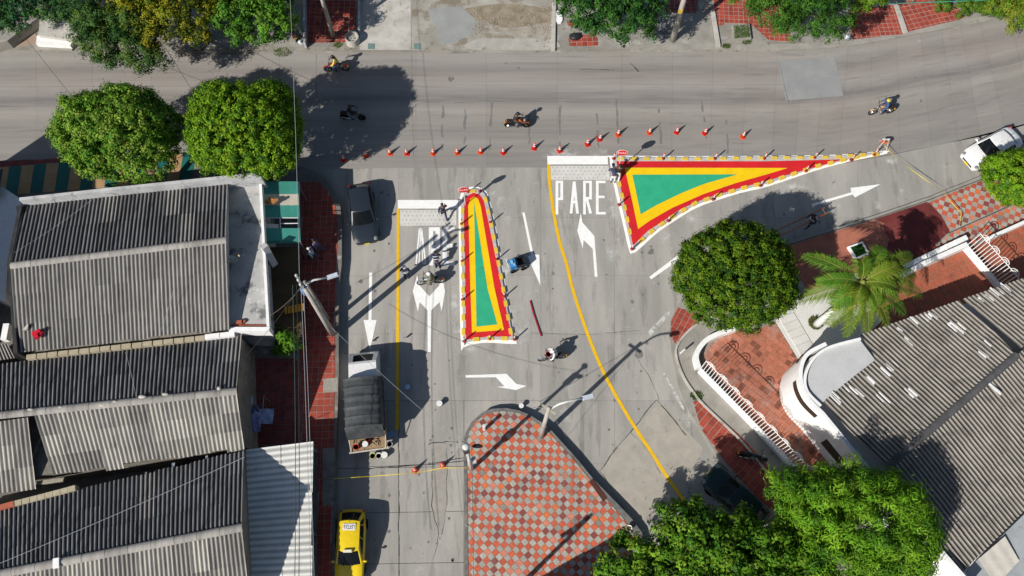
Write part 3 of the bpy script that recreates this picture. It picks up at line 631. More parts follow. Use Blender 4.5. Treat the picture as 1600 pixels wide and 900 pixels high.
isl_a = island('traffic_island', 'narrow wedge traffic island painted red, yellow and green', n_white, smooth(n_kerb, 2, True), n_red, n_yel, n_gre)
b_white = smooth([(952.5, 247), (957, 243.5), (1100, 244), (1300, 242), (1382, 235.5), (1386, 238.5), (1380, 241.5), (1325, 253), (1275, 266.5), (1200, 291.5), (1162, 300.5), (1125, 311.5), (1087, 325.5), (1050, 348), (1025, 365.5), (997, 391), (988, 395.5), (983, 392), (972, 345), (958, 285)], 3, True)
b_kerb = [(957.5, 251), (960, 247.3), (1100, 247.5), (1300, 245.5), (1378, 239), (1325, 249.5), (1274, 262.5), (1200, 287), (1161, 296.5), (1124, 307), (1085, 321), (1048, 343.5), (1022, 361.5), (993, 387), (988.5, 391), (986, 388), (976, 345), (962, 285)]
b_red = [(963, 252), (1200, 252), (1318, 249), (1260, 265), (1200, 282), (1150, 295.5), (1100, 311), (1065, 326), (1037, 345), (1012, 361), (989, 384), (982, 350), (968, 285)]
b_yel = [(976, 262), (1231, 262.5), (1200, 272), (1150, 286), (1100, 303), (1050, 325), (1015, 345), (997, 358), (988, 315)]
b_gre = [(988, 273), (1152.5, 272.5), (1100, 287.5), (1062, 303), (1025, 321), (1001, 335)]
isl_b = island('traffic_island', 'long curved wedge traffic island painted red, yellow and green', b_white, b_kerb, b_red, b_yel, b_gre)
yblk = M('kerb_yellow', (.72, .50, .05), (.6, .42, .06), 3, .6)
def blocks(t, path, step, ln=.42, wd=.26):
    P = [Vector(p) for p in PP(path)]; acc = step * .4
    for a, b in zip(P, P[1:]):
        d = b - a; L = d.length; d.normalize(); s = acc
        while s < L:
            c = a + d * s; base = wbase(t); mb = MB(); mb.box((c.x, c.y, .085), (ln, wd, .17), math.atan2(d.y, d.x), (.96, .86)); mb.build('yellow_block', yblk, t, True); s += step
        acc = s - L
blocks(isl_a, [(724.5, 528), (723.6, 440), (722.3, 340), (724.5, 312)], .95)
blocks(isl_a, [(733, 300), (748, 300)], .6); blocks(isl_a, [(757, 306), (768, 353), (784, 440), (798, 520)], .95); blocks(isl_a, [(735, 531.5), (765, 529), (796, 529.5)], .9)
blocks(isl_b, [(962, 249.3), (1100, 249.7), (1300, 247.2), (1368, 241.5)], .88); blocks(isl_b, [(966, 282), (978, 335), (987, 380)], .9)
blocks(isl_b, [(996, 381), (1024, 357.5), (1048, 341), (1085, 319), (1124, 305), (1161, 294.5), (1200, 285.5), (1274, 261), (1325, 248.5), (1350, 244)], .92)

# loose stones and grit on the broken verge and along the far kerb
rs = random.Random(21); mbs = MB()
for _ in range(520):
    q = rs.random()
    if q < .55: x, y = rs.uniform(735, 862), rs.gauss(34, 14)
    elif q < .75: x, y = rs.gauss(862, 6), rs.uniform(5, 75)
    else: x, y = rs.uniform(400, 1330), 82 + rs.gauss(0, 2.2)
    if y > 79 and q < .75: continue
    z = H4 + .012 if y < 79 else 0; c = W(x, y, z); r0 = rs.uniform(.03, .09) if q < .75 else rs.uniform(.02, .05); n = 5
    vs = [(c.x + r0 * rs.uniform(.6, 1.2) * math.cos(6.283 * k / n), c.y + r0 * rs.uniform(.6, 1.2) * math.sin(6.283 * k / n), z - .01) for k in range(n)] + [(c.x + rs.uniform(-.3, .3) * r0, c.y, z + r0 * .8)]
    mbs.add(vs, [(k, (k + 1) % n, n) for k in range(n)])
mbs.solo('gravel', M('gravel', (.36, .32, .26), (.18, .15, .11), 6, .95), 'loose stones and grit strewn over the broken driveway edge and the far kerb', 'gravel', None, 'stuff')
for k, (pts, m) in enumerate((([(722, 16), (760, 8), (800, 6), (845, 12), (862, 22), (850, 40), (800, 46), (770, 38), (740, 30)], 'dirt_brown'), ([(756, 40), (800, 44), (862, 36), (864, 58), (830, 60), (790, 54)], 'dirt_grey'), ([(744, 62), (800, 60), (862, 62), (865, 77), (730, 77)], 'dirt_pale'))):
    mm = M(m, *{'dirt_brown': ((.30, .255, .19), (.20, .165, .115)), 'dirt_grey': ((.25, .225, .185), (.36, .33, .28)), 'dirt_pale': ((.40, .385, .35), (.33, .315, .28))}[m], 1.6, .95, bump=.5, spots=((.12, .10, .07), 2.2, .58, .6))
    MB().sheet(PP(smooth(pts, 3, True), H4), H4 + .016 + .002 * k).build('bare_patch', mm, pv4, True)

# ================================================================ BUILDINGS
def roof_slope(parent, eL, eR, rR, rL, m, pitch=.24, waves=4, rows=3, amp=.042, name='roof_sheet', holes=(), seam=.022, alt=None, jitter=.012):
    """corrugated sheets, each its own part, ribs running from ridge to eave; corners are world points"""
    eL, eR, rR, rL = map(Vector, (eL, eR, rR, rL)); width = ((eR - eL).length + (rR - rL).length) / 2
    nc = max(1, round(width / (pitch * waves))); r_ = random.Random(int(abs(eL.x * 131 + eR.y * 17)))
    up = (eR - eL).cross(rL - eL).normalized(); up = up if up.z > 0 else -up
    for c in range(nc):
        for r in range(rows):
            if (c, r) in holes: continue
            mb = MB(); mb.smooth = False; g = []; lift = r_.uniform(0, .012); sk = r_.uniform(-jitter, jitter)
            v0, v1 = r / rows - (.015 if r else .0) + sk * (r == 0), (r + 1) / rows
            for v in (v0, (v0 + v1) / 2, v1):
                row = []; nseg = waves * 6
                for k in range(nseg + 1):
                    u = (c + k / nseg) / nc; p = eL.lerp(eR, u).lerp(rL.lerp(rR, u), v)
                    h = amp * math.cos(2 * math.pi * k / 6) + lift + seam * (1 - (v - v0) / (v1 - v0)) * (1 if r else .6)
                    row.append(p + up * h)
                g.append(row)
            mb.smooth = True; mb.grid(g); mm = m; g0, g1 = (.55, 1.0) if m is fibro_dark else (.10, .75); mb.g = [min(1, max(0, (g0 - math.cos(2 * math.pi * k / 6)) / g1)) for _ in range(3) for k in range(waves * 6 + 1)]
            if alt and r_.random() < alt[1]: mm = alt[0]
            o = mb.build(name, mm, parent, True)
def ridge_cap(parent, a, b, m, wd=.22, up=.05):
    a, b = Vector(a), Vector(b); d = (b - a).normalized(); s = Vector((-d.y, d.x, 0)).normalized() * wd
    n = max(2, int((b - a).length / 1.1))
    for k in range(n):                                            # ridge tiles laid end to end
        p, q = a.lerp(b, k / n), a.lerp(b, (k + 1.03) / n); rows = []
        for t in range(7):
            an = math.pi * t / 6; rows.append([p + s * math.cos(an) + Vector((0, 0, up + .09 * math.sin(an) - .06 * abs(math.cos(an)))), q + s * math.cos(an) + Vector((0, 0, up + .015 + .09 * math.sin(an) - .06 * abs(math.cos(an))))])
        mb = MB(); mb.smooth = True; mb.grid(rows); mb.build('ridge_tile', m, parent, True)
def walls(parent, poly, z0, zt, m, name='wall', inset=.06, label=None):
    """wall body under a roof outline: poly are world (x, y), zt a number or a function of the point"""
    c = Vector((sum(p[0] for p in poly) / len(poly), sum(p[1] for p in poly) / len(poly)))
    P = [tuple(Vector(p) + (c - Vector(p)).normalized() * inset) for p in poly]
    return MB().prism(P, z0, zt).build(name, m, parent, True, label)
drk_wall = M('old_plaster', (.26, .235, .20), (.16, .145, .125), 1.2, .9, spots=((.08, .07, .06), 1.5, .56, .6))
pale_wall = M('pale_plaster', (.50, .50, .50), (.36, .37, .38), 1.0, .85, spots=((.16, .155, .15), 1.6, .57, .7), spots2=((.62, .62, .61), 3, .6, .5))
deck_m = M('deck_screed', (.46, .455, .44), (.33, .33, .325), .8, .85, spots=((.09, .088, .085), .8, .55, .75), spots2=((.66, .66, .65), 2.2, .58, .5), bump=.2)

# ---- house with the flat concrete deck beside its roof
zA, rA, sA, dA = 4.35, 5.35, 4.25, 3.8
hA = thing('house', 'house with two dark corrugated roof slopes, a flat stained white deck and a dish', 'house', W(200, 420, 0))
A = dict(nL=W(38, 318, zA), nR=W(356, 285, zA), rR=W(353, 375, rA), rL=W(17, 415, rA), sR=W(358, 514, sA), sL=W(27, 552, sA))
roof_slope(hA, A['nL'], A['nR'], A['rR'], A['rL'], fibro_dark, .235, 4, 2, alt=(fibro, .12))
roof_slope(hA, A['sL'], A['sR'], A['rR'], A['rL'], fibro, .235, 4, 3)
ridge_cap(hA, A['rL'], A['rR'], fibro)
deck = [(356, 279), (405, 270), (419, 515), (358, 512)]
dp = PP(deck, dA); MB().prism(dp, 0, dA).build('deck', deck_m, hA, True, 'flat stained white roof deck')
outl = PP([(14, 312), (356, 279), (359, 514), (24, 553)], zA); walls(hA, outl, 0, 3.6, drk_wall)
gab = MB(); a, b, c = A['nR'], A['sR'], A['rR']; gab.prism([(a.x - .05, a.y), (a.x - .22, a.y), (a.x - .22, a.y - .3), (a.x - .05, a.y - .3)], 3.8, 3.9)
gab.add([(a.x - .08, a.y, 3.9), (b.x - .08, b.y, 3.9), (b.x - .08, b.y, b.z - .06), (c.x - .08, c.y, c.z - .06), (a.x - .08, a.y, a.z - .06)], [(0, 1, 2, 3, 4)]); gab.build('gable', pale_wall, hA, True)
mb = MB(); pa = PP([(30, 311), (180, 294.5), (300, 282), (406, 271)], 5.1); band(mb, pa, .20, 3.3, 5.1); mb.build('parapet', pale_wall, hA, True, 'white weathered parapet')
MB().prism(PP([(36, 316), (30, 312), (180, 296), (356, 281), (356, 288)], 4.05), 3.85, 4.05).build('gutter_slab', deck_m, hA, True)
mb = MB(); band(mb, PP([(406, 271), (419, 515)], dA + .18), .16, 3.5, dA + .18); mb.build('deck_edge', white_wall, hA, True)
mb = MB(); band(mb, PP([(358, 514), (421, 514)], dA + .22), .26, dA - .6, dA + .22); mb.build('deck_edge', white_wall, hA, True)
mb = MB(); band(mb, PP([(360, 509.5), (414, 509.5)], dA + .05), .16, dA, dA + .08); mb.build('brick_course', M('brick_red', (.42, .12, .07), (.3, .09, .05), 4, .9), hA, True)
mb = MB(); band(mb, PP([(34, 322), (15, 416)], 4.6), .22, 3.5, 4.75); band(mb, PP([(15, 416), (24, 552)], 4.6), .22, 3.5, 4.6); mb.build('gutter', M('tar', (.022, .022, .024), (.04, .04, .04), 2, .8), hA, True)
mb = MB(); p, q = W(412, 384, 4.3), W(428, 413, 2.6); mb.tube([p, q], .28, 4); mb.build('slanted_beam', pale_wall, hA, True)
# awning, green and cream strips each one part
aw = thing('awning', 'green and cream striped awning with two torn openings over the house entrance', 'awning', W(437, 330, H1))
zi, zo = 3.5, 2.95
aw_m = {'g': M('awn_green', (.06, .30, .24), (.05, .25, .2), 1, .6), 'c': M('awn_cream', (.60, .55, .45), (.52, .47, .38), 1, .6)}
for y0, y1, k in ((283.5, 303, 'g'), (303, 320.5, 'c'), (320.5, 339, 'g'), (356.5, 376, 'g')):
    mb = MB(); g = []
    for yy in (y0, y1 + .4): g.append([W(408 + t * 57 + (yy - 283) * .05, yy, zi + (zo - zi) * t - .06 * math.sin(math.pi * t)) for t in (0, .25, .5, .75, 1)])
    mb.grid(g); g2 = [[p - Vector((0, 0, .03)) for p in r] for r in g]; mb.grid([r[::-1] for r in g2]); mb.build('awning_strip', aw_m[k], aw, True)
for x0, x1 in ((408.5, 436),):
    mb = MB(); mb.grid([[W(x0, 349, 3.5), W(435.5, 350.5, 3.2)], [W(x0, 357, 3.5), W(435.5, 357, 3.2)]]); mb.build('awning_strip', aw_m['c'], aw, True, 'torn cream strip')
mb = MB(); mb.grid([[W(408.5, 376, 3.5), W(466.5, 376, 2.95)], [W(412, 380.5, 3.0), W(467, 379.5, 2.5)]]); mb.grid([[W(466, 283.5, 2.95), W(466.5, 376, 2.95)][::1], [W(467, 284, 2.7), W(467.5, 378, 2.7)]]); mb.build('valance', aw_m['g'], aw, True)
mb = MB()
for a, b in (((408, 283, 3.5), (412, 376, 3.5)), ((466, 283, 2.95), (468, 376, 2.95)), ((435, 283, 3.2), (438, 376, 3.2)), ((410, 339, 3.5), (466, 339, 2.95)), ((410, 356.5, 3.5), (467, 356.5, 2.95)), ((437, 348, 3.18), (466, 347.5, 2.95))): mb.tube([W(*a) - Vector((0, 0, .12)), W(*b) - Vector((0, 0, .12))], .03, 6)
mb.build('awning_frame', white_wall, aw, True)
for x, y in ((465, 285), (467, 374)):
    p = W(x, y, 2.95); MB().tube([(p.x, p.y, H1), (p.x, p.y, 2.95)], .04, 8).build('post', grey_steel, aw, True)
mb = MB(); c = W(425, 314.5, 3.5); r_ = random.Random(5)
for k in range(9): mb.box((c.x + r_.uniform(-.3, .3), c.y + r_.uniform(-.12, .12), c.z - .02 + r_.uniform(0, .1)), (.28, .16, .07), r_.uniform(0, 3))
mb.solo('debris_pile', M('rust_debris', (.42, .20, .06), (.28, .12, .04), 5, .9), 'small heap of rusty orange debris lying on the cream awning strip', 'debris')
# satellite dish and other things on the roof
dsh = thing('satellite_dish', 'grey satellite dish on the edge of the white roof deck', 'dish', W(358, 408, dA))
c = W(361, 405, dA + .55); mb = MB(); prof = [(1e-4, -.10), (.15, -.085), (.3, -.04), (.40, .02), (.40, .035), (.3, -.025), (1e-4, -.085)]
rot = Matrix.Rotation(R(-38), 4, 'X') @ Matrix.Rotation(R(18), 4, 'Y'); mb.smooth = True; mb.lathe(prof, 24, (0, 0, 0)); mb.v = [tuple(c + (rot @ Vector(p))) for p in mb.v]; mb.build('reflector', M('dish_grey', (.42, .43, .44), (.36, .37, .38), 3, .45), dsh, True)
mb = MB(); mb.tube([W(358, 408, dA), W(358, 407, dA + .4), c], .03, 8); mb.build('mast', dark_metal, dsh, True)
tip = c + rot @ Vector((.42, -.05, .42)); mb = MB(); mb.tube([c + rot @ Vector((.1, -.38, -.02)), tip], .016, 6); mb.build('feed_arm', dark_metal, dsh, True)
mb = MB(); mb.ball(tip, .075); mb.build('feed_horn', plain('lnb', (.75, .55, .25)), dsh, True)
mb = MB(); c = W(60, 523, sA + .35)
for k, (dx, dy, dz, an) in enumerate(((-.16, .06, .14, .3), (.14, .08, .12, 1.1), (0, -.12, .2, 2.0), (.05, .1, .26, .7))): mb.box((c.x + dx, c.y + dy, c.z - .06 + dz), (.34, .26, .2), an, (.8, .8))
mb.solo('red_crate', plain('red_plastic', (.55, .012, .03), .4), 'crumpled red plastic crate lying on the corrugated roof', 'crate')
mb = MB(); c = W(46, 512, sA + .4)
for k in range(5): mb.box((c.x + rnd.uniform(-.25, .25), c.y + rnd.uniform(-.15, .15), c.z + rnd.uniform(0, .1)), (.22, .12, .05), rnd.uniform(0, 3))
mb.solo('rubble', concrete_pale, 'small pale rubble scattered beside the red crate on the roof', 'rubble')
mb = MB(); c = W(375, 505, dA); mb.box((c.x, c.y, dA + .12), (.32, .2, .24), .2); mb.box((c.x + .25, c.y + .05, dA + .08), (.2, .16, .16), .8)
mb.solo('brick_stack', MATS['brick_red'], 'few orange bricks left at the corner of the white deck', 'bricks')

# ---- middle house
zB, rB, sB = 3.6, 4.9, 3.4
hB = thing('house', 'middle house with long dark upper slope and patched pale lower slopes', 'house', W(190, 630, 0))
B = dict(nL=W(-130, 586, zB), nR=W(378, 523, zB), rR=W(370, 611, rB), rL=W(-130, 662, rB))
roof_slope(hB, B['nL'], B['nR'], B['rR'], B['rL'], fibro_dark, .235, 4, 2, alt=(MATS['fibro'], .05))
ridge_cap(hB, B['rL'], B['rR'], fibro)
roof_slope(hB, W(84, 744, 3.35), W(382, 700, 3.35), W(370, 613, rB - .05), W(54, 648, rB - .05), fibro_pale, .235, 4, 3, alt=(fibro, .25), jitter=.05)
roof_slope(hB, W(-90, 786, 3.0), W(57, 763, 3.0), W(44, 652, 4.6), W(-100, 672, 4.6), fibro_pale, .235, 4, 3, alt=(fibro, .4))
walls(hB, PP([(-130, 590), (378, 526), (383, 697), (84, 738), (-130, 776)], 3.4), 0, 3.05, drk_wall)
mb = MB(); a, b, c = W(376, 528, zB), W(381, 698, 3.35), W(370, 612, rB); mb.add([(a.x, a.y, 3), (b.x, b.y, 3), (b.x, b.y, b.z - .08), (c.x, c.y, c.z - .1), (a.x, a.y, a.z - .08)], [(0, 1, 2, 3, 4)]); mb.build('gable', drk_wall, hB, True)
for a, b, m, wd in (((40, 558), (320, 527), M('fascia_tan', (.42, .37, .27), (.33, .29, .2), 3, .8), .28), ((320, 526.5), (366, 521), white_wall, .3)):
    mb = MB(); P = PP([a, b], 3.9); n = int((Vector(P[1]) - Vector(P[0])).length / .6)
    for k in range(n):
        p = [tuple(Vector(P[0]).lerp(Vector(P[1]), t)) for t in (k / n + .003, (k + 1) / n - .003)]; m2 = MB(); band(m2, p, wd, 3.2, 3.9 + rnd.uniform(-.02, .02)); m2.build('coping_block', m, hB, True)
MB().prism(PP([(57, 752), (100, 746), (98, 752), (58, 758)], 2.9), 2.75, 2.9).build('loose_board', M('board', (.35, .32, .24), (.25, .23, .18), 3, .9), hB, True)
for x, y in ((222, 620), (258, 616), (95, 637), (160, 633), (342, 607), (48, 640), (180, 628)):
    c = W(x, y, rB + .09); mb = MB(); mb.ball(c, (rnd.uniform(.12, .28), rnd.uniform(.08, .14), .07), 8, 5); mb.build('mortar_patch', concrete_pale, hB, True)
# ---- lower house
zC, rC = 3.5, 5.4
hC = thing('house', 'lower house with a very dark upper slope full of light patches', 'house', W(190, 800, 0))
C_ = dict(nL=W(-130, 826, zC), nR=W(381, 704, zC), rR=W(378, 824, rC), rL=W(-130, 922, rC), sR=W(396, 985, 3.4), sL=W(-130, 1085, 3.4))
nl2 = W(0, 795, zC)
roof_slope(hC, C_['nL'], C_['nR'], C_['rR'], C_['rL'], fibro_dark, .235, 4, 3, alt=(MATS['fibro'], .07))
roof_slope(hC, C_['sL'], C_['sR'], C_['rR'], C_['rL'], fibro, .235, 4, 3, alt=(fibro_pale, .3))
ridge_cap(hC, C_['rL'], C_['rR'], fibro)
walls(hC, PP([(-130, 830), (381, 707), (394, 985), (-130, 1080)], 3.4), 0, 3.1, drk_wall)
mb = MB(); a, b, c = C_['nR'], C_['sR'], C_['rR']; mb.add([(a.x - .05, a.y, 3), (b.x - .05, b.y, 3), (b.x - .05, b.y, b.z - .08), (c.x - .05, c.y, c.z - .1), (a.x - .05, a.y, a.z - .08)], [(0, 1, 2, 3, 4)]); mb.build('gable', drk_wall, hC, True)
for x0, y0, x1, y1 in ((0, 793, 22, 787),): 
    mb = MB(); band(mb, PP([(x0, y0), (x1, y1)], 3.7), .3, 3.3, 3.75); mb.build('coping_block', MATS['brick_red'], hC, True)
mb = MB(); n = 8
for k in range(n): p = PP([(22 + 96 * k / n, 787 - 25 * k / n), (22 + 96 * (k + .95) / n, 787 - 25 * (k + .95) / n)], 3.7); m2 = MB(); band(m2, p, .3, 3.2, 3.7 + rnd.uniform(-.03, .03)); m2.build('coping_block', MATS['fascia_tan'], hC, True)
for x, y, u in ((34, 823, .55), (15, 852, .75), (227, 740, .25), (235, 757, .4), (256, 737, .25), (270, 727, .2), (322, 718, .15), (364, 712, .2), (98, 808, .5)):
    pc_ = on_plane(x, y, C_['nL'], C_['nR'], C_['rR']); ud = (C_['nR'] - C_['nL']).normalized(); vd = (C_['rR'] - C_['nR']).normalized(); nn_ = ud.cross(vd).normalized() * .05; a_, b_ = ud * rnd.uniform(.05, .11), vd * rnd.uniform(.12, .3); mb = MB(); mb.add([pc_ - a_ - b_ + nn_, pc_ + a_ - b_ + nn_, pc_ + a_ + b_ + nn_, pc_ - a_ + b_ + nn_], [(0, 1, 2, 3)]); mb.build('light_patch', M('patch_bluewhite', (.34, .38, .42), (.25, .29, .32), 5, .7), hC, True)
c = W(88, 880, rC + .15); mb = MB(); mb.box((c.x, c.y, c.z), (.3, .5, .12), .2); mb.build('mortar_patch', white_wall, hC, True)
# ---- white tin canopy
hD = thing('canopy_roof', 'pale tin canopy with ribs running towards the street', 'canopy', W(437, 800, H1))
D1, D2, D3, D4 = W(384, 703, 3.05), W(489, 690, 2.7), W(486, 985, 2.7), W(396, 985, 3.05)
roof_slope(hD, D2, D3, D4, D1, tin_white, .36, 4, 2, .022)
mb = MB()
for a in (D2, W(487, 830, 2.7), D3):
    mb.tube([(a.x - .2, a.y - (.2 if a is D2 else 0), H1), (a.x - .2, a.y - (.2 if a is D2 else 0), 2.6)], .06, 8)
mb.build('posts', grey_steel, hD, True)
mb = MB(); mb.tube([D2 - Vector((.1, 0, .1)), D3 - Vector((.1, 0, .1))], .06, 6); mb.tube([D1 - Vector((0, 0, .1)), D4 - Vector((0, 0, .1))], .06, 6); mb.build('purlins', dark_metal, hD, True)
# ---- neighbour at the left edge
hN = thing('house', 'white flat roofed house at the far left edge, its slab in shade', 'house', W(-40, 380, 0))
MB().prism(PP([(-60, 270), (4, 292), (34, 312), (26, 345), (12, 414), (8, 472), (-60, 440)], 2.6), 0, 2.6).build('roof_slab', white_wall, hN, True)
roof_slope(hN, W(-70, 320, 3.0), W(-1, 308, 3.0), W(6, 264, 3.3), W(-70, 272, 3.3), fibro_dark, .235, 4, 1)
MB().prism(PP([(-30, 340), (-130, 344), (-130, 580), (-40, 575)], 0), 0, 7.6).build('upper_storey', pale_wall, hN, True)
hM = thing('shed', 'small grey roofed shed squeezed between the houses at the left edge', 'shed', W(-15, 545, 0))
roof_slope(hM, W(-60, 572, 2.9), W(24, 560, 2.9), W(12, 537, 3.2), W(-60, 545, 3.2), fibro, .2, 4, 1)
walls(hM, PP([(-60, 570), (24, 558), (12, 540), (-60, 547)], 3), 0, 2.85, drk_wall)
mb = MB(); mb.box(W(11, 520, 3.2), (.35, 1.0, .5), .05); mb.build('water_box', white_wall, hM, True)

# courtyard in front of the houses, mostly in shade
brown = M('brown_tarp', (.10, .065, .03), (.07, .045, .022), 1.2, .9)
pt = thing('patio_canopy', 'dull brown canopy sheet between the house deck and the sidewalk', 'canopy', W(443, 460, H1))
mb = MB(); mb.grid([[W(421, 386, 2.3), W(468, 386, 2.2)], [W(424, 450, 2.3), W(470, 450, 2.2)], [W(428, 528, 2.3), W(472, 528, 2.2)]]); g = mb.build('sheet', brown, pt, True)
mb = MB()
for x, y in ((466, 388), (470, 526), (425, 526)): p = W(x, y, 2.2); mb.tube([(p.x, p.y, H1), (p.x, p.y, 2.2)], .04, 6)
mb.build('posts', dark_metal, pt, True)
mb = MB(); p = W(456, 485, 2.35)
for k in range(6): mb.box((p.x - .35 + k * .2, p.y + .04 * k, p.z + .05), (.16, .5, .04), .12, (.9, .9))
mb.solo('orange_toy_slide', M('orange_cloth', (.62, .30, .02), (.5, .22, .02), 4, .7), 'crumpled orange striped cloth on the brown canopy beside the poles', 'cloth')
# laundry on the patio
ld = thing('laundry_rack', 'patio rack hung with blue and white washing', 'laundry', W(403, 645, H1))
mb = MB(); c = W(405, 645, H1)
for dx in (-.6, .6):
    for dy in (-.7, .7): mb.tube([(c.x + dx, c.y + dy, H1), (c.x + dx * .9, c.y + dy, H1 + 1.2)], .02, 6)
    mb.tube([(c.x + dx * .9, c.y - .8, H1 + 1.2), (c.x + dx * .9, c.y + .8, H1 + 1.2)], .02, 6)
mb.build('frame', grey_steel, ld, True)
for (x, y), wv, hv, m in (((410, 650), 1.3, .9, M('cloth_blue', (.20, .27, .48), (.4, .44, .6), 6, .85)), ((398, 658), .8, 1.2, M('cloth_lilac', (.36, .36, .5), (.14, .15, .35), 7, .85)), ((384, 628), .8, .8, M('cloth_sky', (.40, .52, .66), (.34, .46, .6), 3, .8)), ((396, 640), .7, .6, M('cloth_navy', (.06, .05, .14), (.2, .2, .3), 8, .9))):
    p = W(x, y, H1 + 1.2); rows = []
    for i in range(9):
        rows.append([(p.x - wv / 2 + wv * j / 8, p.y - hv / 2 + hv * i / 8, p.z + .04 + .05 * math.sin(j * 1.7 + i * .8) - .10 * abs(i - 4) / 4) for j in range(9)])
    mb = MB(); mb.smooth = True; mb.grid(rows); mb.build('washing', m, ld, True)

# ---- white house on the right with its brown roof
hE = thing('house', 'white house with a curved front wall and brown corrugated roofs', 'house', W(1400, 640, 0))
zE, rE = 3.6, 4.5
E = dict(a=W(1344, 523, zE), b=W(1495, 472, zE), c=W(1590, 553, rE), d=W(1386, 730, rE), e=W(1284, 630, zE), f=W(1367, 564, zE))
def lerp3(a, b, t): return a.lerp(b, t)
def slope_poly(parent, origin, du, dv, poly_fn, m, nu, nv, pitch=.25, waves=4, amp=.045, rowlen=1.7):
    """sheets on a plane, kept only where the sheet lies inside the outline (sheets at the border are cut by vertex snapping)"""
    up = du.cross(dv).normalized(); up = up if up.z > 0 else -up; r_ = random.Random(3)
    sw = pitch * waves; nseg = waves * 6; N_ = len(poly_fn)
    def span(u):                                                  # where the rib line at u enters and leaves the outline
        a = origin + du * u; hits = []
        for i in range(N_):
            p, q = poly_fn[i - 1], poly_fn[i]; den = dv.x * (q[1] - p[1]) - dv.y * (q[0] - p[0])
            if abs(den) < 1e-9: continue
            t = ((p[0] - a.x) * (q[1] - p[1]) - (p[1] - a.y) * (q[0] - p[0])) / den
            s = ((p[0] - a.x) * dv.y - (p[1] - a.y) * dv.x) / den
            if 0 <= s <= 1: hits.append(t)
        return (min(hits), max(hits)) if len(hits) > 1 else None
    for c in range(nu[0], nu[1]):
        sp = [span(c * sw + k * pitch / 6) for k in range(nseg + 1)]; off = r_.uniform(-.1, .1)
        for r in range(nv[0], nv[1]):
            va, vb = r * rowlen + off, (r + 1) * rowlen + off + .02; mb = MB(); mb.smooth = True; lift = r_.uniform(0, .012); cols_ = []
            for k in range(nseg + 1):
                if sp[k] is None: cols_.append(None); continue
                lo, hi = max(va, sp[k][0]), min(vb, sp[k][1])
                if hi - lo < .02: cols_.append(None); continue
                h = amp * math.cos(2 * math.pi * k / 6) + lift
                cols_.append([origin + du * (c * sw + k * pitch / 6) + dv * v + up * (h + .03 * (v - va) / rowlen) for v in (lo, hi)])
            for k in range(nseg):
                if cols_[k] and cols_[k + 1]: mb.add([cols_[k][0], cols_[k + 1][0], cols_[k + 1][1], cols_[k][1]], [(0, 1, 2, 3)])
            if mb.f:
                idx = {}; nv_ = []; rm = []; gg = []
                for p in mb.v:
                    key = (round(p[0], 4), round(p[1], 4), round(p[2], 4))
                    if key not in idx:
                        idx[key] = len(nv_); nv_.append(p); uu = (Vector(p) - origin).dot(du); gg.append(min(1, max(0, (.25 - math.cos(2 * math.pi * (uu - c * sw) / pitch)) / .8)))
                    rm.append(idx[key])
                mb.v = nv_; mb.g = gg; mb.f = [tuple(rm[i] for i in f) for f in mb.f]; mb.build('roof_sheet', m, parent, True)
# upper slope: ridge c-d, eave away from it; ribs run perpendicular to the ridge
rdir = (E['c'] - E['d']).normalized(); ev = (E['b'] - E['c']); n0 = ev - rdir * ev.dot(rdir)
perp = (E['a'] - E['d']); perp = perp - rdir * perp.dot(rdir); perp.normalize()
poly1 = [(p.x, p.y) for p in (E['a'], E['b'], E['c'] + (E['c'] - E['d']) * .4, E['d'], W(1325, 676, 3.9), E['e'], W(1330, 592, zE), E['f'])]
polyA = [(p.x, p.y) for p in (E['a'], E['b'], W(1588, 552, rE), E['d'], W(1325, 676, 3.9), E['e'], W(1330, 592, zE), E['f'])]
Lr = (E['c'] - E['d']).length
slope_poly(hE, E['d'], rdir, perp, polyA, fibro_brown, (-3, int(Lr / 1.0) + 4), (0, 7))
polyB = [(p.x, p.y) for p in (W(1499, 470.5, zE), W(1640, 424, zE), W(1720, 470, rE), W(1596, 546, rE))]
slope_poly(hE, E['d'] + Vector((0, 0, .03)), rdir, perp, polyB, fibro_brown, (int(Lr / 1.0) - 8, int(Lr / 1.0) + 10), (0, 8))
g2 = W(1501, 897, 3.4); h2 = W(1640, 756, 3.4); perp2 = g2 - E['d']; perp2 = perp2 - rdir * perp2.dot(rdir); perp2.normalize()
polyC = [(p.x, p.y) for p in (E['d'], W(1640, 510, rE), W(1760, 640, 3.4), W(1640, 757, 3.4), g2)]
slope_poly(hE, E['d'] + Vector((0, 0, .01)), rdir, perp2, polyC, fibro_brown, (-3, int(Lr / 1.0) + 12), (0, 6))
ridge_cap(hE, E['d'], W(1588, 555, rE), ridge_dark, .22); ridge_cap(hE, W(1600, 545, rE), W(1700, 458, rE), ridge_dark, .22)
mb = MB(); band(mb, PP([(1496, 474), (1592, 553)], 3.9), .28, 3.2, 3.62); mb.build('valley_gutter', black_pl, hE, True)
mb = MB()
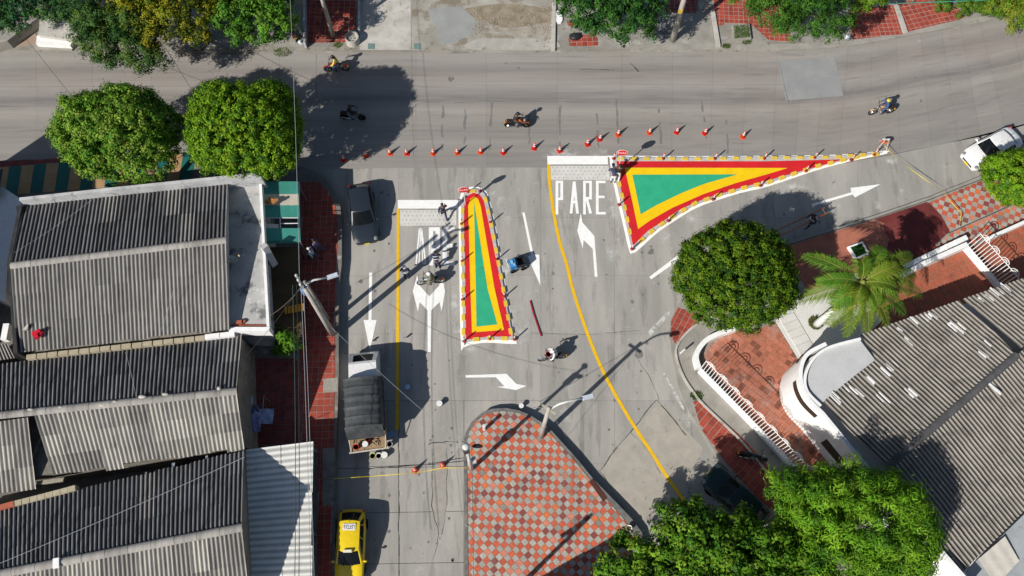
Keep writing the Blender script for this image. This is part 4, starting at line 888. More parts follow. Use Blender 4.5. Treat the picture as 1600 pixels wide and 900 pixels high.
for k in range(48):                                               # mortar smears and light repairs on the brown sheets
    x, y = rnd.choice([(1418, 533), (1455, 496), (1433, 502), (1445, 500), (1385, 578), (1398, 565), (1370, 590), (1356, 597), (1337, 613), (1323, 608), (1309, 622), (1380, 622), (1425, 615), (1548, 540), (1535, 552), (1498, 512), (1490, 508), (1556, 610), (1419, 509), (1405, 516), (1530, 470), (1545, 463), (1560, 458), (1572, 452)])
    x += rnd.uniform(-6, 6); y += rnd.uniform(-4, 4); c = W(x, y, zE + .3)
    tt = (c - E['d']).dot(perp) ; z = rE + (zE - rE) * min(1, max(0, tt / n0.length)) + .075
    c = on_plane(x, y, E['c'], E['d'], E['d'] + perp); nn_ = rdir.cross(perp).normalized(); nn_ = (nn_ if nn_.z > 0 else -nn_) * rnd.uniform(.036, .05); a_, b_ = rdir * rnd.uniform(.04, .09), perp * rnd.uniform(.15, .42); mb.add([c - a_ - b_ + nn_, c + a_ - b_ * .8 + nn_, c + a_ * .7 + b_ + nn_, c - a_ + b_ * .9 + nn_], [(0, 1, 2, 3)])
mb.build('mortar_smears', white_wall, hE, True, None, 'stuff')
MB().prism(PP([(1268, 569), (1281, 553), (1303, 541), (1342, 529), (1368, 563), (1330, 594), (1283, 631), (1266, 613), (1260, 592)], 3.75), 3.3, 3.75).build('curved_deck', M('deck_grey', (.50, .51, .51), (.45, .46, .46), 1, .8, spots=((.3, .3, .3), 2, .68, .4)), hE, True, 'smooth grey deck over the curved corner')
# walls: base outline on the ground
base = smooth([(1258, 566), (1232, 580), (1222, 598), (1221, 622), (1231, 646), (1252, 668)], 5) + [(1297, 724), (1356, 792), (1470, 925)]
top = 3.95
P = PP(base, H3); mb = MB(); band(mb, P, .22, H3 - .1, top); mb.build('front_wall', white_wall, hE, True, 'white curved front wall')
mb = MB(); band(mb, PP(smooth([(1345, 529), (1303, 540), (1281, 551), (1266, 568), (1258, 590), (1262, 612), (1283, 634)], 4), 3.95), .15, 3.6, 3.95); mb.build('parapet', white_wall, hE, True)
inn = [(p[0] + .3, p[1] - .1) for p in P] + PP([(1508, 893), (1640, 748), (1640, 440), (1495, 478), (1346, 528)], 3.3)
MB().prism(inn, 0, 3.3).build('wall', white_wall, hE, True)
dk = M('window_brown', (.05, .028, .02), (.03, .02, .015), 4, .5)
wp = smooth([(1222.2, 597), (1221, 622), (1231, 646), (1252, 668)], 8)
mb = MB(); Q = PP(wp, H3); Q = [(p[0] - .115, p[1] - .03) for p in Q[6:26]]; band(mb, Q, .03, 2.9, 3.45); mb.build('window_slot', dk, hE, True, 'long dark slot window')
for x, y in ((1231.5, 581.5), (1226.5, 589)):
    p = W(x, y, H3); mb = MB(); mb.box((p.x - .09, p.y + .05, 3.25), (.22, .24, .26), R(-40)); mb.build('vent_hole', dk, hE, True)
a, b = Vector(W2(1275, 697, H3)), Vector(W2(1300, 727, H3)); d = (b - a).normalized(); nrm = Vector((d.y, -d.x)); nrm = nrm if nrm.x < 0 else -nrm
m2 = MB(); c = (a + b) / 2 + nrm * .12; ang = math.atan2(d.y, d.x); m2.box((c.x, c.y, 1.9), (1.5, .05, .9), ang); wf = m2.build('window', dk, hE, True, 'brown slatted window')
for k in range(7):
    m2 = MB(); m2.box((c.x + nrm.x * .05, c.y + nrm.y * .05, 1.52 + k * .125), (1.46, .05, .045), ang); m2.build('slat', M('slat_brown', (.14, .085, .06), (.1, .06, .04), 3, .6), wf, True)
# lower flat pieces at the bottom right corner
lp = thing('lean_to', 'pale sheet roofed lean-to under the brown roof eave at the bottom right', 'lean-to', W(1560, 860, 0))
MB().prism(PP([(1503, 898), (1640, 765), (1680, 960), (1520, 960)], 2.8), 0, 2.8).build('slab', M('slab_blue', (.36, .385, .40), (.28, .30, .31), .9, .9, spots=((.2, .2, .2), 1.5, .6, .5)), lp, True)
roof_slope(lp, W(1592, 876, 2.9), W(1556, 915, 2.9), W(1528, 874, 3.0), W(1570, 838, 3.0), M('board_cream', (.55, .52, .46), (.48, .45, .4), 2, .7, rnd_amt=.05), .5, 3, 1, .01, 'board')

# white pavement and yards around the white house
yd = thing('front_yard', 'yard of stained red tiles with a pale slab path beside the white house', 'yard', kind='structure')
MB().prism(PP([(1095, 560), (1108, 537), (1142, 516), (1186, 513), (1211, 503), (1256, 575), (1235, 590), (1228, 640), (1256, 668), (1300, 722), (1340, 790), (1290, 790), (1250, 735), (1170, 655)], H3 + .06), H3 - .05, H3 + .06).build('yard_base', grout, yd, True)
tilefield(PP([(1096, 560), (1109, 538), (1143, 517), (1187, 514), (1210, 504), (1255, 575), (1235, 590), (1228, 640), (1256, 668), (1300, 722), (1340, 790), (1290, 790), (1250, 735), (1171, 655)], H3 + .06), .34, R(50), .014, H3 + .06, yd, 'yard_tiles', st_orange, mode='stuff', mat_=tile_stain)
MB().prism(PP([(1212, 501), (1240, 470), (1330, 440), (1380, 500), (1346, 530), (1262, 572), (1256, 574)], H3 + .12), H3 - .05, H3 + .12).build('pale_paving', M('pale_paving', (.64, .63, .60), (.58, .57, .545), 1.2, .8, spots=((.42, .41, .39), 2.2, .68, .4)), yd, True)
for k in range(7):                                               # slabs along the edge of the pale paving
    x0, y0 = 1217 + k * 6.5, 497 + k * 11; MB().prism(PP([(x0, y0), (x0 + 23, y0 - 9), (x0 + 29, y0 + 1.2), (x0 + 6, y0 + 10)], H3 + .16), H3 + .1, H3 + .17).build('paving_slab', M('pale_slab', (.62, .61, .58), (.55, .54, .51), 1.5, .8, rnd_amt=.04), yd, True)
yd2 = thing('side_yard', 'red tiled terrace behind the low white wall, half in roof shade', 'yard', kind='structure')
yq = [(1300, 470), (1424, 426), (1505, 392), (1610, 345), (1660, 330), (1660, 440), (1495, 486), (1340, 535)]
MB().prism(PP(yq, H3 + .04), H3 - .05, H3 + .04).build('yard_base', grout, yd2, True)
tilefield(PP(yq, H3 + .04), .42, R(24), .022, H3 + .04, yd2, 'yard_tiles', lambda o, r: (.34 * r.uniform(.85, 1.1), .10, .055), mode='stuff', mat_=tile_dull)

# fences: low wall + iron bars + scrolls
def fence(name, label, path, zb, hw, hb, step, scroll_every=5, wall_w=.2, lean=0, bars=True):
    P = [Vector(p) for p in PP(path, zb + hw)]; t = thing(name, label, 'fence', (P[0].x, P[0].y, zb))
    mb = MB(); band(mb, [tuple(p) for p in P], wall_w, zb - .05, zb + hw); mb.build('low_wall', white_wall, t, True)
    if not bars: return t
    pos = []; acc = 0
    for a, b in zip(P, P[1:]):
        d = b - a; L = d.length; d.normalize(); s = acc
        while s < L: pos.append((a + d * s, d)); s += step
        acc = s - L
    zt = zb + hw + hb; z0 = zb + hw; iron = plain('white_iron', (.78, .78, .77), .4)
    me = MB().tube([(0, 0, 0), (0, 0, hb)], .03, 4).mesh('bar', iron)
    base = wbase(t)
    for p, d in pos: mesh_part('bar', me, t, (p.x - base.x, p.y - base.y, z0 - base.z))
    for zz in (zt - .02, z0 + .12):
        for a, b in zip(P, P[1:]): MB().tube([(a.x, a.y, zz), (b.x, b.y, zz)], .025, 6).build('rail', iron, t, True)
    sm = MB()
    for rr in (.30, .14): sm.tube([(rr * math.cos(R(th)), 0, rr * math.sin(R(th))) for th in range(-10, 195, 15)], .026, 5)
    sme = sm.mesh('scroll', iron)
    for k in range(scroll_every // 2, len(pos), scroll_every):
        p, d = pos[k]; mesh_part('scroll', sme, t, (p.x - base.x, p.y - base.y, zt + .02 - base.z), math.atan2(d.y, d.x))
    return t
cw = smooth([(1150, 512), (1142, 515), (1122, 521.5), (1104, 531), (1092, 545), (1088, 558), (1092, 574)], 5)
fence('fence', 'curved low white wall at the yard corner without railing', cw, H3, .55, 0, .2, bars=False, wall_w=.3)
fence('iron_fence', 'white iron railing with scroll tops on the long low wall of the front yard', [(1094, 577), (1168, 652), (1250, 739), (1300, 792)], H3, .40, 1.75, .2, 5, .26)
fence('iron_fence', 'white iron railing with scroll tops between the two tiled terraces', [(1510, 384), (1568, 452)], H3, .45, 1.8, .22, 4, .26)
fence('boundary_wall', 'stepped low white wall behind the palm and the checker paving', [(1415, 427), (1440, 413), (1512, 381)], H3, .75, 0, .2, bars=False, wall_w=.3)
fence('boundary_wall', 'pale blue low wall running off past the checker paving', [(1545, 372), (1620, 338)], H3, .5, 0, .2, bars=False, wall_w=.22)
st = thing('stepped_ledge', 'white stepped ledge along the outside of the boundary wall', 'ledge', W(1470, 390, H3))
for k in range(6):
    x, y = 1428 + k * 15.5, 412 - k * 7.4; p = W(x, y, H3); MB().prism(PP([(x - 9, y + 6), (x + 9, y - 2.5), (x + 5, y - 9), (x - 13, y - 1)], .6 + .07 * k), H3, .55 + .06 * k).build('step', white_wall, st, True)
pl = thing('square_planter', 'square white framed planter of dark green turf on the painted floor', 'planter', W(1342, 392, H3))
Q = [Vector(p) for p in PP([(1325, 385), (1348, 377), (1359, 396), (1337, 405)], H3 + .25)]
for a, b in zip(Q, Q[1:] + Q[:1]):
    mb = MB(); c = sum(Q, Vector((0, 0))) / 4; i1, i2 = a.lerp(c, .22), b.lerp(c, .22); mb.prism([tuple(a), tuple(b), tuple(i2), tuple(i1)], H3, H3 + .25); mb.build('rim', white_wall, pl, True)
def turf(poly, z, name, parent, n, cols_, hgt=.12, wdt=.02):
    mb = MB(); xs = [p[0] for p in poly]; ys = [p[1] for p in poly]
    while n > 0:
        p = (rnd.uniform(min(xs), max(xs)), rnd.uniform(min(ys), max(ys)))
        if not inside(p, poly): continue
        a = rnd.uniform(0, 6.28); h = hgt * rnd.uniform(.5, 1.3); dx, dy = math.cos(a), math.sin(a); mb.col = tuple(v * rnd.uniform(.6, 1.3) for v in rnd.choice(cols_))
        lx, ly = rnd.uniform(-.5, .5) * h, rnd.uniform(-.5, .5) * h
        mb.add([(p[0] - dx * wdt, p[1] - dy * wdt, z), (p[0] + dx * wdt, p[1] + dy * wdt, z), (p[0] + lx, p[1] + ly, z + h)], [(0, 1, 2)]); n -= 1
    o = mb.build(name, leaf_m, parent, True); o['kind'] = 'stuff'; return o
ci = [tuple(p.lerp(sum(Q, Vector((0, 0))) / 4, .24)) for p in Q]
MB().sheet(ci, H3 + .15).build('soil', M('soil', (.02, .035, .012), (.03, .03, .015), 5, .95), pl, True)
turf(ci, H3 + .15, 'turf', pl, 900, [(.02, .10, .02), (.03, .12, .02)])
p2_ = thing('grass_planter', 'small raised planter of bright grass on the red tiles across the road', 'planter', W(1159, 50, H4))
Q = [Vector(p) for p in PP([(1144, 40), (1171, 37), (1174, 60), (1146, 62)], H4 + .25)]; MB().prism([tuple(q) for q in Q], H4, H4 + .25).build('rim', concrete, p2_, True)
cq = sum(Q, Vector((0, 0))) / 4; ci = [tuple(p.lerp(cq, .14)) for p in Q]; turf(ci, H4 + .2, 'grass', p2_, 1500, [(.06, .16, .02), (.1, .2, .03), (.12, .17, .04)], .16)

# ---- walls and steps across the road, top left
cbx = thing('concrete_platform', 'pale concrete step and platform across the road under the dark tree', 'platform', W(90, 65, H4))
MB().prism(PP([(62, 30), (118, 30), (121, 60), (112, 62), (60, 55)], .9), H4, .9).build('platform', concrete_pale, cbx, True)
MB().prism(PP([(57, 55), (114, 62), (109, 71), (56, 68)], .65), H4, .62).build('step', white_wall, cbx, True)
MB().prism(PP([(55, 66), (118, 71), (112, 78), (53, 76)], .3), H4, .3).build('apron', concrete, cbx, True)
gwl = thing('garden_wall', 'slanting low concrete wall at the top left corner by the trees', 'wall', W(30, 45, H4))
mb = MB(); band(mb, PP([(-20, 70), (10, 62), (32, 45), (64, 22)], 1.0), .25, H4, 1.0); mb.build('wall', concrete, gwl, True)
MB().prism(PP([(-20, 72), (30, 60), (56, 52), (60, 70), (-20, 76)], H4 + .02), H4, H4 + .03).build('footing', M('terracotta_pale', (.36, .26, .2), (.3, .22, .17), 2, .9), gwl, True)
rk = thing('rock_pile', 'grey rocks and broken slab at the roadside under the trees', 'rocks', W(305, 70, H4))
for k in range(16):
    c = W(rnd.uniform(285, 335), rnd.uniform(55, 82), H4); mb = MB(); rr = rnd.uniform(.2, .55); mb.ball((c.x, c.y, H4 + .1), (rr, rr * rnd.uniform(.6, 1), rr * .5), 7, 5); mb.v = [(x + rnd.uniform(-.06, .06), y + rnd.uniform(-.06, .06), z) for x, y, z in mb.v]; mb.build('rock', concrete_dirty, rk, True)
gf = thing('green_fence', 'green wire fence line at the top right behind the trees', 'fence', W(1480, 4, H4))
for zz in (.5, 1.0, 1.5):
    mb = MB(); mb.tube([W(1380, 6, zz), W(1550, 0, zz)], .03, 6); mb.build('rail', plain('green_rail', (.05, .3, .22)), gf, True)
for x in (1382, 1425, 1468, 1510, 1548):
    p = W(x, 6 - (x - 1380) * .035, .3); mb = MB(); mb.tube([(p.x, p.y, H4), (p.x, p.y, 1.6)], .03, 6); mb.build('post', MATS['green_rail'], gf, True)
bd = thing('house', 'pale garage front with a dark overhang at the very top behind the red tiles', 'house', W(515, -50, H4))
MB().prism(PP([(476, -42), (560, -42), (562, -120), (474, -120)], 3), H4, 3.0).build('wall', pale_wall, bd, True)
mb = MB(); band(mb, PP([(474, -20), (474, 64)], 1.0), .15, H4, .75); mb.build('side_wall', pale_wall, bd, True)
mb = MB(); band(mb, PP([(559, -20), (559, 40)], 1.0), .12, H4, .6); mb.build('side_wall', pale_wall, bd, True)

hS = thing('house', 'low house whose roof edge shades the lower end of the checker plaza', 'house', W(860, 1060, 0))
q_ = [W(716, 1024), W(850, 948), W(985, 1150), W(850, 1226)]; MB().prism([(p.x, p.y) for p in q_], 0, 4.75).build('wall', drk_wall, hS, True)
up_ = [p + Vector((0, 0, 4.85 + (.5 if k > 1 else 0))) for k, p in enumerate(q_)]; roof_slope(hS, up_[0], up_[1], up_[2], up_[3], fibro, .24, 4, 5)

# ================================================================ TREES
def leaf_cloud(rng, blobs, n_leaf, size, clump_r, cols, rough=.12, low=-.35, clumps_per_m2=3.2, fill=.25, slim=.55, up=.5):
    """leaves as small folded blades in clumps over and inside the blobs (centre, radii)"""
    areas = np.array([b[1][0] * b[1][1] * 2 + b[1][2] * (b[1][0] + b[1][1]) for b in blobs]); pr = areas / areas.sum()
    P, Nn, T = [], [], []
    for (c, r), pshare in zip(blobs, pr):
        k = max(4, int(areas[list(pr).index(pshare)] * 2.6 * clumps_per_m2))
        d = rng.normal(size=(k * 3, 3)); d /= np.linalg.norm(d, axis=1)[:, None]; d = d[d[:, 2] > low][:k]; k = len(d)
        lob = 1 + rough * (np.sin(d[:, 0] * 5 + c[0]) * np.cos(d[:, 1] * 6 + c[1]) + .8 * np.sin(d[:, 2] * 9 + d[:, 0] * 7 + c[1]))
        rad = np.where(rng.random(k) < fill, rng.uniform(.35, .9, k), rng.uniform(.88, 1.03, k)) * lob
        cp = np.array(c) + d * rad[:, None] * np.array(r)
        base = rng.choice(len(cols), k, p=[q[3] for q in cols]); shade = rng.uniform(.75, 1.25, k)
        m = max(1, int(n_leaf * pshare / k)); idx = np.repeat(np.arange(k), m)
        off = rng.normal(size=(len(idx), 3)) * clump_r * np.array([.6, .6, .45]); 
        P.append(cp[idx] + off); q = off / (clump_r * .6) * .9 + d[idx] * .7 + np.array([0, 0, up]) + rng.normal(size=(len(idx), 3)) * .27
        Nn.append(q / np.linalg.norm(q, axis=1)[:, None])
        ca = np.array([q_[:3] for q_ in cols])[base][idx] * (shade[idx] * rng.uniform(.8, 1.22, len(idx)))[:, None]; T.append(ca)
    P, Nn, T = np.vstack(P), np.vstack(Nn), np.vstack(T); n = len(P)
    t = rng.normal(size=(n, 3)); t -= Nn * (t * Nn).sum(1)[:, None]; t /= np.linalg.norm(t, axis=1)[:, None]; b = np.cross(Nn, t)
    s = size * rng.uniform(.65, 1.3, n)[:, None]
    V = np.empty((n, 4, 3)); V[:, 0] = P - t * s * .5; V[:, 1] = P + b * s * slim * .5 + Nn * s * .08; V[:, 2] = P + t * s * .5 - Nn * s * .1; V[:, 3] = P - b * s * slim * .5 + Nn * s * .08
    return V.reshape(-1, 3), T
def leaf_mesh(name, V, T, mat_, off):
    n = len(V) // 4; me = bpy.data.meshes.new(name); me.vertices.add(n * 4); me.vertices.foreach_set('co', (V - np.array(off)).astype(np.float32).ravel())
    me.loops.add(n * 4); me.loops.foreach_set('vertex_index', np.arange(n * 4, dtype=np.int32)); me.polygons.add(n)
    me.polygons.foreach_set('loop_start', np.arange(0, n * 4, 4, dtype=np.int32)); me.polygons.foreach_set('loop_total', np.full(n, 4, dtype=np.int32))
    me.materials.append(mat_); at = me.color_attributes.new('tint', 'FLOAT_COLOR', 'POINT'); c = np.ones((n, 4, 4)); c[:, :, :3] = np.clip(T, 0, 1)[:, None, :]
    at.data.foreach_set('color', c.astype(np.float32).ravel()); me.update(); me.validate(); return me
G_BRIGHT = [(.125, .25, .010, .45), (.19, .31, .016, .3), (.06, .155, .012, .25)]
G_LIGHT = [(.14, .26, .024, .42), (.22, .33, .045, .25), (.075, .19, .018, .33)]
G_DEEP = [(.075, .15, .008, .5), (.13, .205, .012, .3), (.028, .08, .008, .2)]
G_OLIVE = [(.055, .125, .030, .45), (.10, .17, .03, .35), (.025, .07, .015, .2)]
G_YEL = [(.22, .215, .010, .4), (.13, .165, .012, .35), (.05, .085, .010, .25)]
G_MID = [(.075, .20, .018, .5), (.12, .25, .022, .3), (.04, .11, .012, .2)]
def tree(name, label, base_px, zb, blobs_px, n_leaf, size, cols, seed, clump=.32, rough=.12, low=-.35, trunk_r=.22, fill=.25, slim=.55, cm2=3.2, up=.5):
    rng = np.random.default_rng(seed); bs = W(*base_px, zb); t = thing(name, label, 'tree', bs, group=None)
    blobs = []
    for px, py, z, rx, ry, rz in blobs_px: c = W(px, py, z); blobs.append(((c.x, c.y, c.z), (rx, ry, rz)))
    V, T = leaf_cloud(rng, blobs, n_leaf, size, clump, cols, rough, low, cm2, fill, slim, up)
    mesh_part('crown', leaf_mesh('crown', V, T, leaf_m, bs), t)
    cc = Vector((sum(b[0][0] for b in blobs), sum(b[0][1] for b in blobs), sum(b[0][2] for b in blobs))) / len(blobs)
    fork = Vector((bs.x * .6 + cc.x * .4, bs.y * .6 + cc.y * .4, zb + (cc.z - zb) * .45)); r_ = random.Random(seed)
    mb = MB(); mb.smooth = True; mb.tube([bs, bs.lerp(fork, .5) + Vector((.05, .04, 0)), fork], [trunk_r * 1.25, trunk_r, trunk_r * .85], 9)
    mb.build('trunk', bark, t, True)
    for b in blobs:
        for k in range(4 if len(blobs) < 3 else 2):
            a = r_.uniform(0, 6.28); e = Vector(b[0]) + Vector((math.cos(a) * b[1][0] * .6, math.sin(a) * b[1][1] * .6, b[1][2] * r_.uniform(-.1, .4))); mid = fork.lerp(e, .5) + Vector((0, 0, .3))
            mb = MB(); mb.smooth = True; mb.tube([fork - Vector((0, 0, .1)), mid, e], [trunk_r * .6, trunk_r * .35, .04], 7); mb.build('limb', bark, t, True)
    return t
tree('ficus_tree', 'large rounded pale green tree over the striped terrace, further from the street corner', (262, 296), H1, [(180, 208, 5.6, 3.25, 2.85, 2.4), (140, 196, 5.3, 2.2, 2.0, 1.9), (215, 237, 5.0, 2.4, 2.1, 1.9), (200, 176, 5.8, 2.2, 1.7, 1.7), (245, 200, 5.2, 1.4, 1.5, 1.5), (124, 222, 4.8, 1.3, 1.2, 1.3)], 80000, .165, G_LIGHT, 1, .23, .08, cm2=8, fill=.15)
tree('ficus_tree', 'clipped bright green tree with flat sides, nearest the street corner by the awning', (428, 292), H1, [(381, 204, 5.6, 3.45, 3.0, 2.5), (348, 172, 5.3, 1.9, 1.6, 2.0), (420, 170, 5.3, 1.8, 1.6, 2.0), (341, 232, 5.2, 1.7, 1.5, 1.9), (420, 238, 5.2, 1.8, 1.5, 1.9), (438, 205, 5.2, 1.3, 1.9, 1.8)], 80000, .16, G_BRIGHT, 2, .20, .04, cm2=9, fill=.15)
tree('ficus_tree', 'big ball shaped dark green tree casting a round shadow beside the wedge island', (1122, 470), H3, [(1149, 431, 4.3, 3.55, 3.3, 2.6), (1120, 412, 4.2, 2.1, 1.9, 1.9), (1182, 450, 4.2, 2.1, 2.0, 1.9), (1190, 405, 4.2, 1.4, 1.3, 1.4), (1105, 455, 4.0, 1.4, 1.2, 1.3)], 85000, .15, G_DEEP, 3, .19, .05, cm2=10, fill=.15)
tree('ficus_tree', 'bright green clipped tree overhanging the white car at the right edge', (1560, 300), H3, [(1592, 277, 3.6, 2.1, 1.7, 1.5), (1635, 280, 3.6, 2.2, 2.2, 1.7), (1562, 262, 3.4, 1.1, .8, 1.0), (1590, 303, 3.4, 1.2, .7, 1.0)], 44000, .16, G_BRIGHT, 4, .20, .06, cm2=9, fill=.15)
tree('broadleaf_tree', 'glossy broad leaved tree at the bottom edge beside the checker plaza', (1105, 905), H3, [(1095, 880, 5.0, 2.6, 2.2, 1.8), (1070, 818, 5.0, 1.4, 1.1, 1.3), (1165, 862, 5.2, 2.0, 1.6, 1.6), (985, 880, 4.4, 1.6, 1.3, 1.2), (1105, 848, 5.4, 1.6, 1.4, 1.4), (1158, 815, 4.6, .8, .7, .8), (1225, 885, 4.8, 2.2, 1.7, 1.5), (1020, 905, 4.6, 1.7, 1.4, 1.3), (1230, 865, 4.4, 1.4, 1.2, 1.1), (1180, 920, 4.6, 2.4, 1.8, 1.6), (975, 845, 4.0, .5, .4, .4)], 42000, .24, [(.08, .19, .012, .5), (.15, .27, .02, .25), (.035, .10, .01, .25)], 5, .30, .20, slim=.5)
tree('spiky_tree', 'vivid green tree with starry leaf sprays in front of the white house wall', (1300, 845), H3, [(1345, 815, 6.0, 3.4, 2.8, 2.2), (1280, 775, 5.6, 2.2, 1.5, 1.6), (1330, 765, 5.6, 2.0, 1.2, 1.4), (1408, 830, 5.8, 1.8, 2.2, 1.7), (1390, 765, 5.2, 1.3, .9, 1.0), (1392, 882, 5.4, 2.1, 1.5, 1.6), (1240, 760, 5.0, 1.3, 1.0, 1.0), (1320, 885, 5.4, 2.6, 1.8, 1.6), (1250, 830, 4.0, 1.8, 1.6, 1.2)], 60000, .30, [(.105, .245, .012, .5), (.16, .31, .018, .28), (.05, .14, .01, .22)], 6, .34, .16, slim=.20)
tree('dark_tree', 'dark green drooping tree reaching over the far road at the top left', (190, 40), H4, [(165, 32, 5.0, 1.9, 1.6, 1.4), (195, 70, 4.6, 2.0, 1.4, 1.3), (230, 95, 4.0, 1.1, .7, .8), (150, 60, 4.4, 1.2, 1.0, .9), (215, 35, 5.0, 1.6, 1.4, 1.3), (172, 90, 4.0, .9, .6, .6)], 22000, .20, G_OLIVE, 7, .34, .25, slim=.35)
tree('yellow_tree', 'yellow flowering tree between the dark tree and the green tree at the top', (265, 20), H4, [(215, 12, 5.6, 1.9, 1.5, 1.4), (265, 20, 5.6, 2.0, 1.8, 1.5), (305, 18, 5.4, 1.6, 1.5, 1.3), (240, 50, 5.2, 1.0, 1.0, .8), (312, 52, 4.8, .8, .8, .7), (243, 76, 4.2, .55, .5, .5), (200, -20, 5.2, 2, 1.5, 1.4), (290, -25, 5.4, 2.2, 1.5, 1.4)], 22000, .17, G_YEL, 8, .30, .25)
tree('green_tree', 'fresh green tree left of the two leaning poles at the top', (395, 15), H4, [(365, 20, 4.8, 1.7, 1.5, 1.3), (415, 30, 4.8, 1.9, 1.5, 1.4), (400, -20, 5.2, 2.6, 1.6, 1.5), (430, 5, 4.6, 1.2, 1.4, 1.1), (368, 52, 4.4, .8, .7, .7)], 20000, .19, G_MID, 9, .30, .16)
tree('dark_tree', 'dull green tree cut off by the top left corner of the picture', (10, 25), H4, [(0, 15, 4.6, 2.0, 1.5, 1.3), (32, 15, 4.6, 1.0, 1.1, 1.0), (8, 40, 4.2, 1.1, .6, .7), (-30, -10, 5, 2.4, 2, 1.6)], 13000, .19, [(.035, .12, .045, .6), (.05, .14, .03, .4)], 10, .30, .25, slim=.4)
tree('dark_tree', 'low dark tree hanging above the pale concrete platform at the top left', (95, 10), H4, [(85, 8, 4.4, 1.4, 1.0, 1.0), (60, -6, 4.4, 1.4, 1.0, 1.0), (105, 22, 4.2, .9, .7, .7), (130, -5, 4.8, 1.4, 1.2, 1.1), (120, 30, 4.0, .5, .4, .4)], 11000, .18, [(.03, .095, .035, .6), (.055, .13, .03, .4)], 11, .30, .28, slim=.4)
tree('laurel_tree', 'dense dark green tree at the top left of the leaning white pole', (965, 25), H4, [(925, 12, 4.2, 2.1, 1.6, 1.3), (985, 30, 4.4, 2.0, 1.6, 1.4), (1010, 5, 4.4, 1.4, 1.6, 1.3), (940, -20, 4.6, 2.6, 1.6, 1.5), (900, 5, 3.8, 1.2, .9, .9), (920, 38, 3.6, .9, .7, .7)], 24000, .17, [(.028, .10, .02, .5), (.05, .14, .02, .3), (.015, .055, .01, .2)], 12, .28, .14)
tree('mango_tree', 'two lobed dark green tree overhanging the far kerb right of the grass planter', (1235, 20), H4, [(1215, 15, 4.4, 1.9, 1.5, 1.4), (1235, 42, 4.0, 1.1, .9, .9), (1285, 15, 4.6, 2.1, 1.7, 1.5), (1300, 40, 4.2, 1.3, .9, 1.0), (1180, -8, 4.6, 1.8, 1.2, 1.2), (1250, -20, 5, 2.4, 1.5, 1.5)], 24000, .20, [(.045, .135, .016, .5), (.07, .17, .02, .3), (.02, .065, .01, .2)], 13, .30, .15, slim=.3)
tree('lime_tree', 'small yellow green tree at the top between the mango tree and the red tiles', (1360, -5), H4, [(1358, -6, 3.6, 1.2, .9, .9), (1345, 8, 3.2, .5, .4, .4), (1160, -12, 3.4, 1.2, .9, .9)], 7000, .15, [(.13, .23, .015, .6), (.09, .19, .015, .4)], 14, .25, .15)
tree('lime_tree', 'loose yellow green tree filling the top right corner', (1575, 5), H4, [(1570, 10, 3.6, 1.2, 1.2, 1.0), (1592, 30, 3.4, 1.0, 1.1, .9), (1600, -5, 4, 1.6, 1.2, 1.2), (1640, 20, 4, 1.6, 1.4, 1.2)], 13000, .16, [(.10, .18, .012, .6), (.16, .2, .02, .4)], 15, .28, .2)
tree('hedge_shrub', 'low hedge along the green fence at the top right', (1520, 10), H4, [(1500, 12, .8, 1.0, .6, .7), (1525, 13, .8, 1.1, .6, .7), (1550, 12, .9, 1.0, .7, .8), (1478, 9, .7, .8, .5, .6)], 8000, .13, [(.07, .15, .015, .6), (.1, .17, .02, .4)], 16, .2, .15, trunk_r=.06)
tree('leafy_plant', 'bushy green plant on the patio just below the house deck corner', (452, 528), H1, [(450, 532, 1.9, .75, .7, .8), (440, 545, 1.6, .5, .4, .5)], 1600, .32, [(.09, .2, .015, .6), (.05, .14, .012, .4)], 17, .26, .2, trunk_r=.05, slim=.25)
def weed(px, py, z, r, n, label, seed):
    rr = random.Random(seed); mb = MB(); c = W(px, py, z)
    for _ in range(n):
        a = rr.uniform(0, 6.28); q = rr.random() ** .5 * r; x, y = c.x + math.cos(a) * q, c.y + math.sin(a) * q * .7; h = rr.uniform(.05, .2); b = rr.uniform(0, 6.28)
        mb.col = tuple(v * rr.uniform(.6, 1.3) for v in rr.choice([(.06, .13, .02), (.1, .15, .03), (.12, .13, .05)])); mb.add([(x - .03, y, z), (x + .03, y, z), (x + math.cos(b) * .1, y + math.sin(b) * .1, z + h)], [(0, 1, 2)])
    mb.solo('weed_tuft', leaf_m, label, 'weeds')
weed(1088, 619, H3, .4, 260, 'tuft of weeds on the sidewalk edge by the red tile strip', 1)
weed(1134, 73, H4, .3, 160, 'tuft of weeds at the far kerb left of the grass planter', 2)
weed(1166, 66, H4, .35, 120, 'dry weeds along the kerb below the grass planter', 3)
weed(1285, 508, H3 + .12, 0, 0, 'x', 4) if False else None
weed(440, 82, H4, .6, 160, 'dry weeds in the gutter left of the yellow shirted rider', 5)
weed(528, 71, H4, .35, 100, 'small weeds at the foot of the red tiles by the drum', 6)

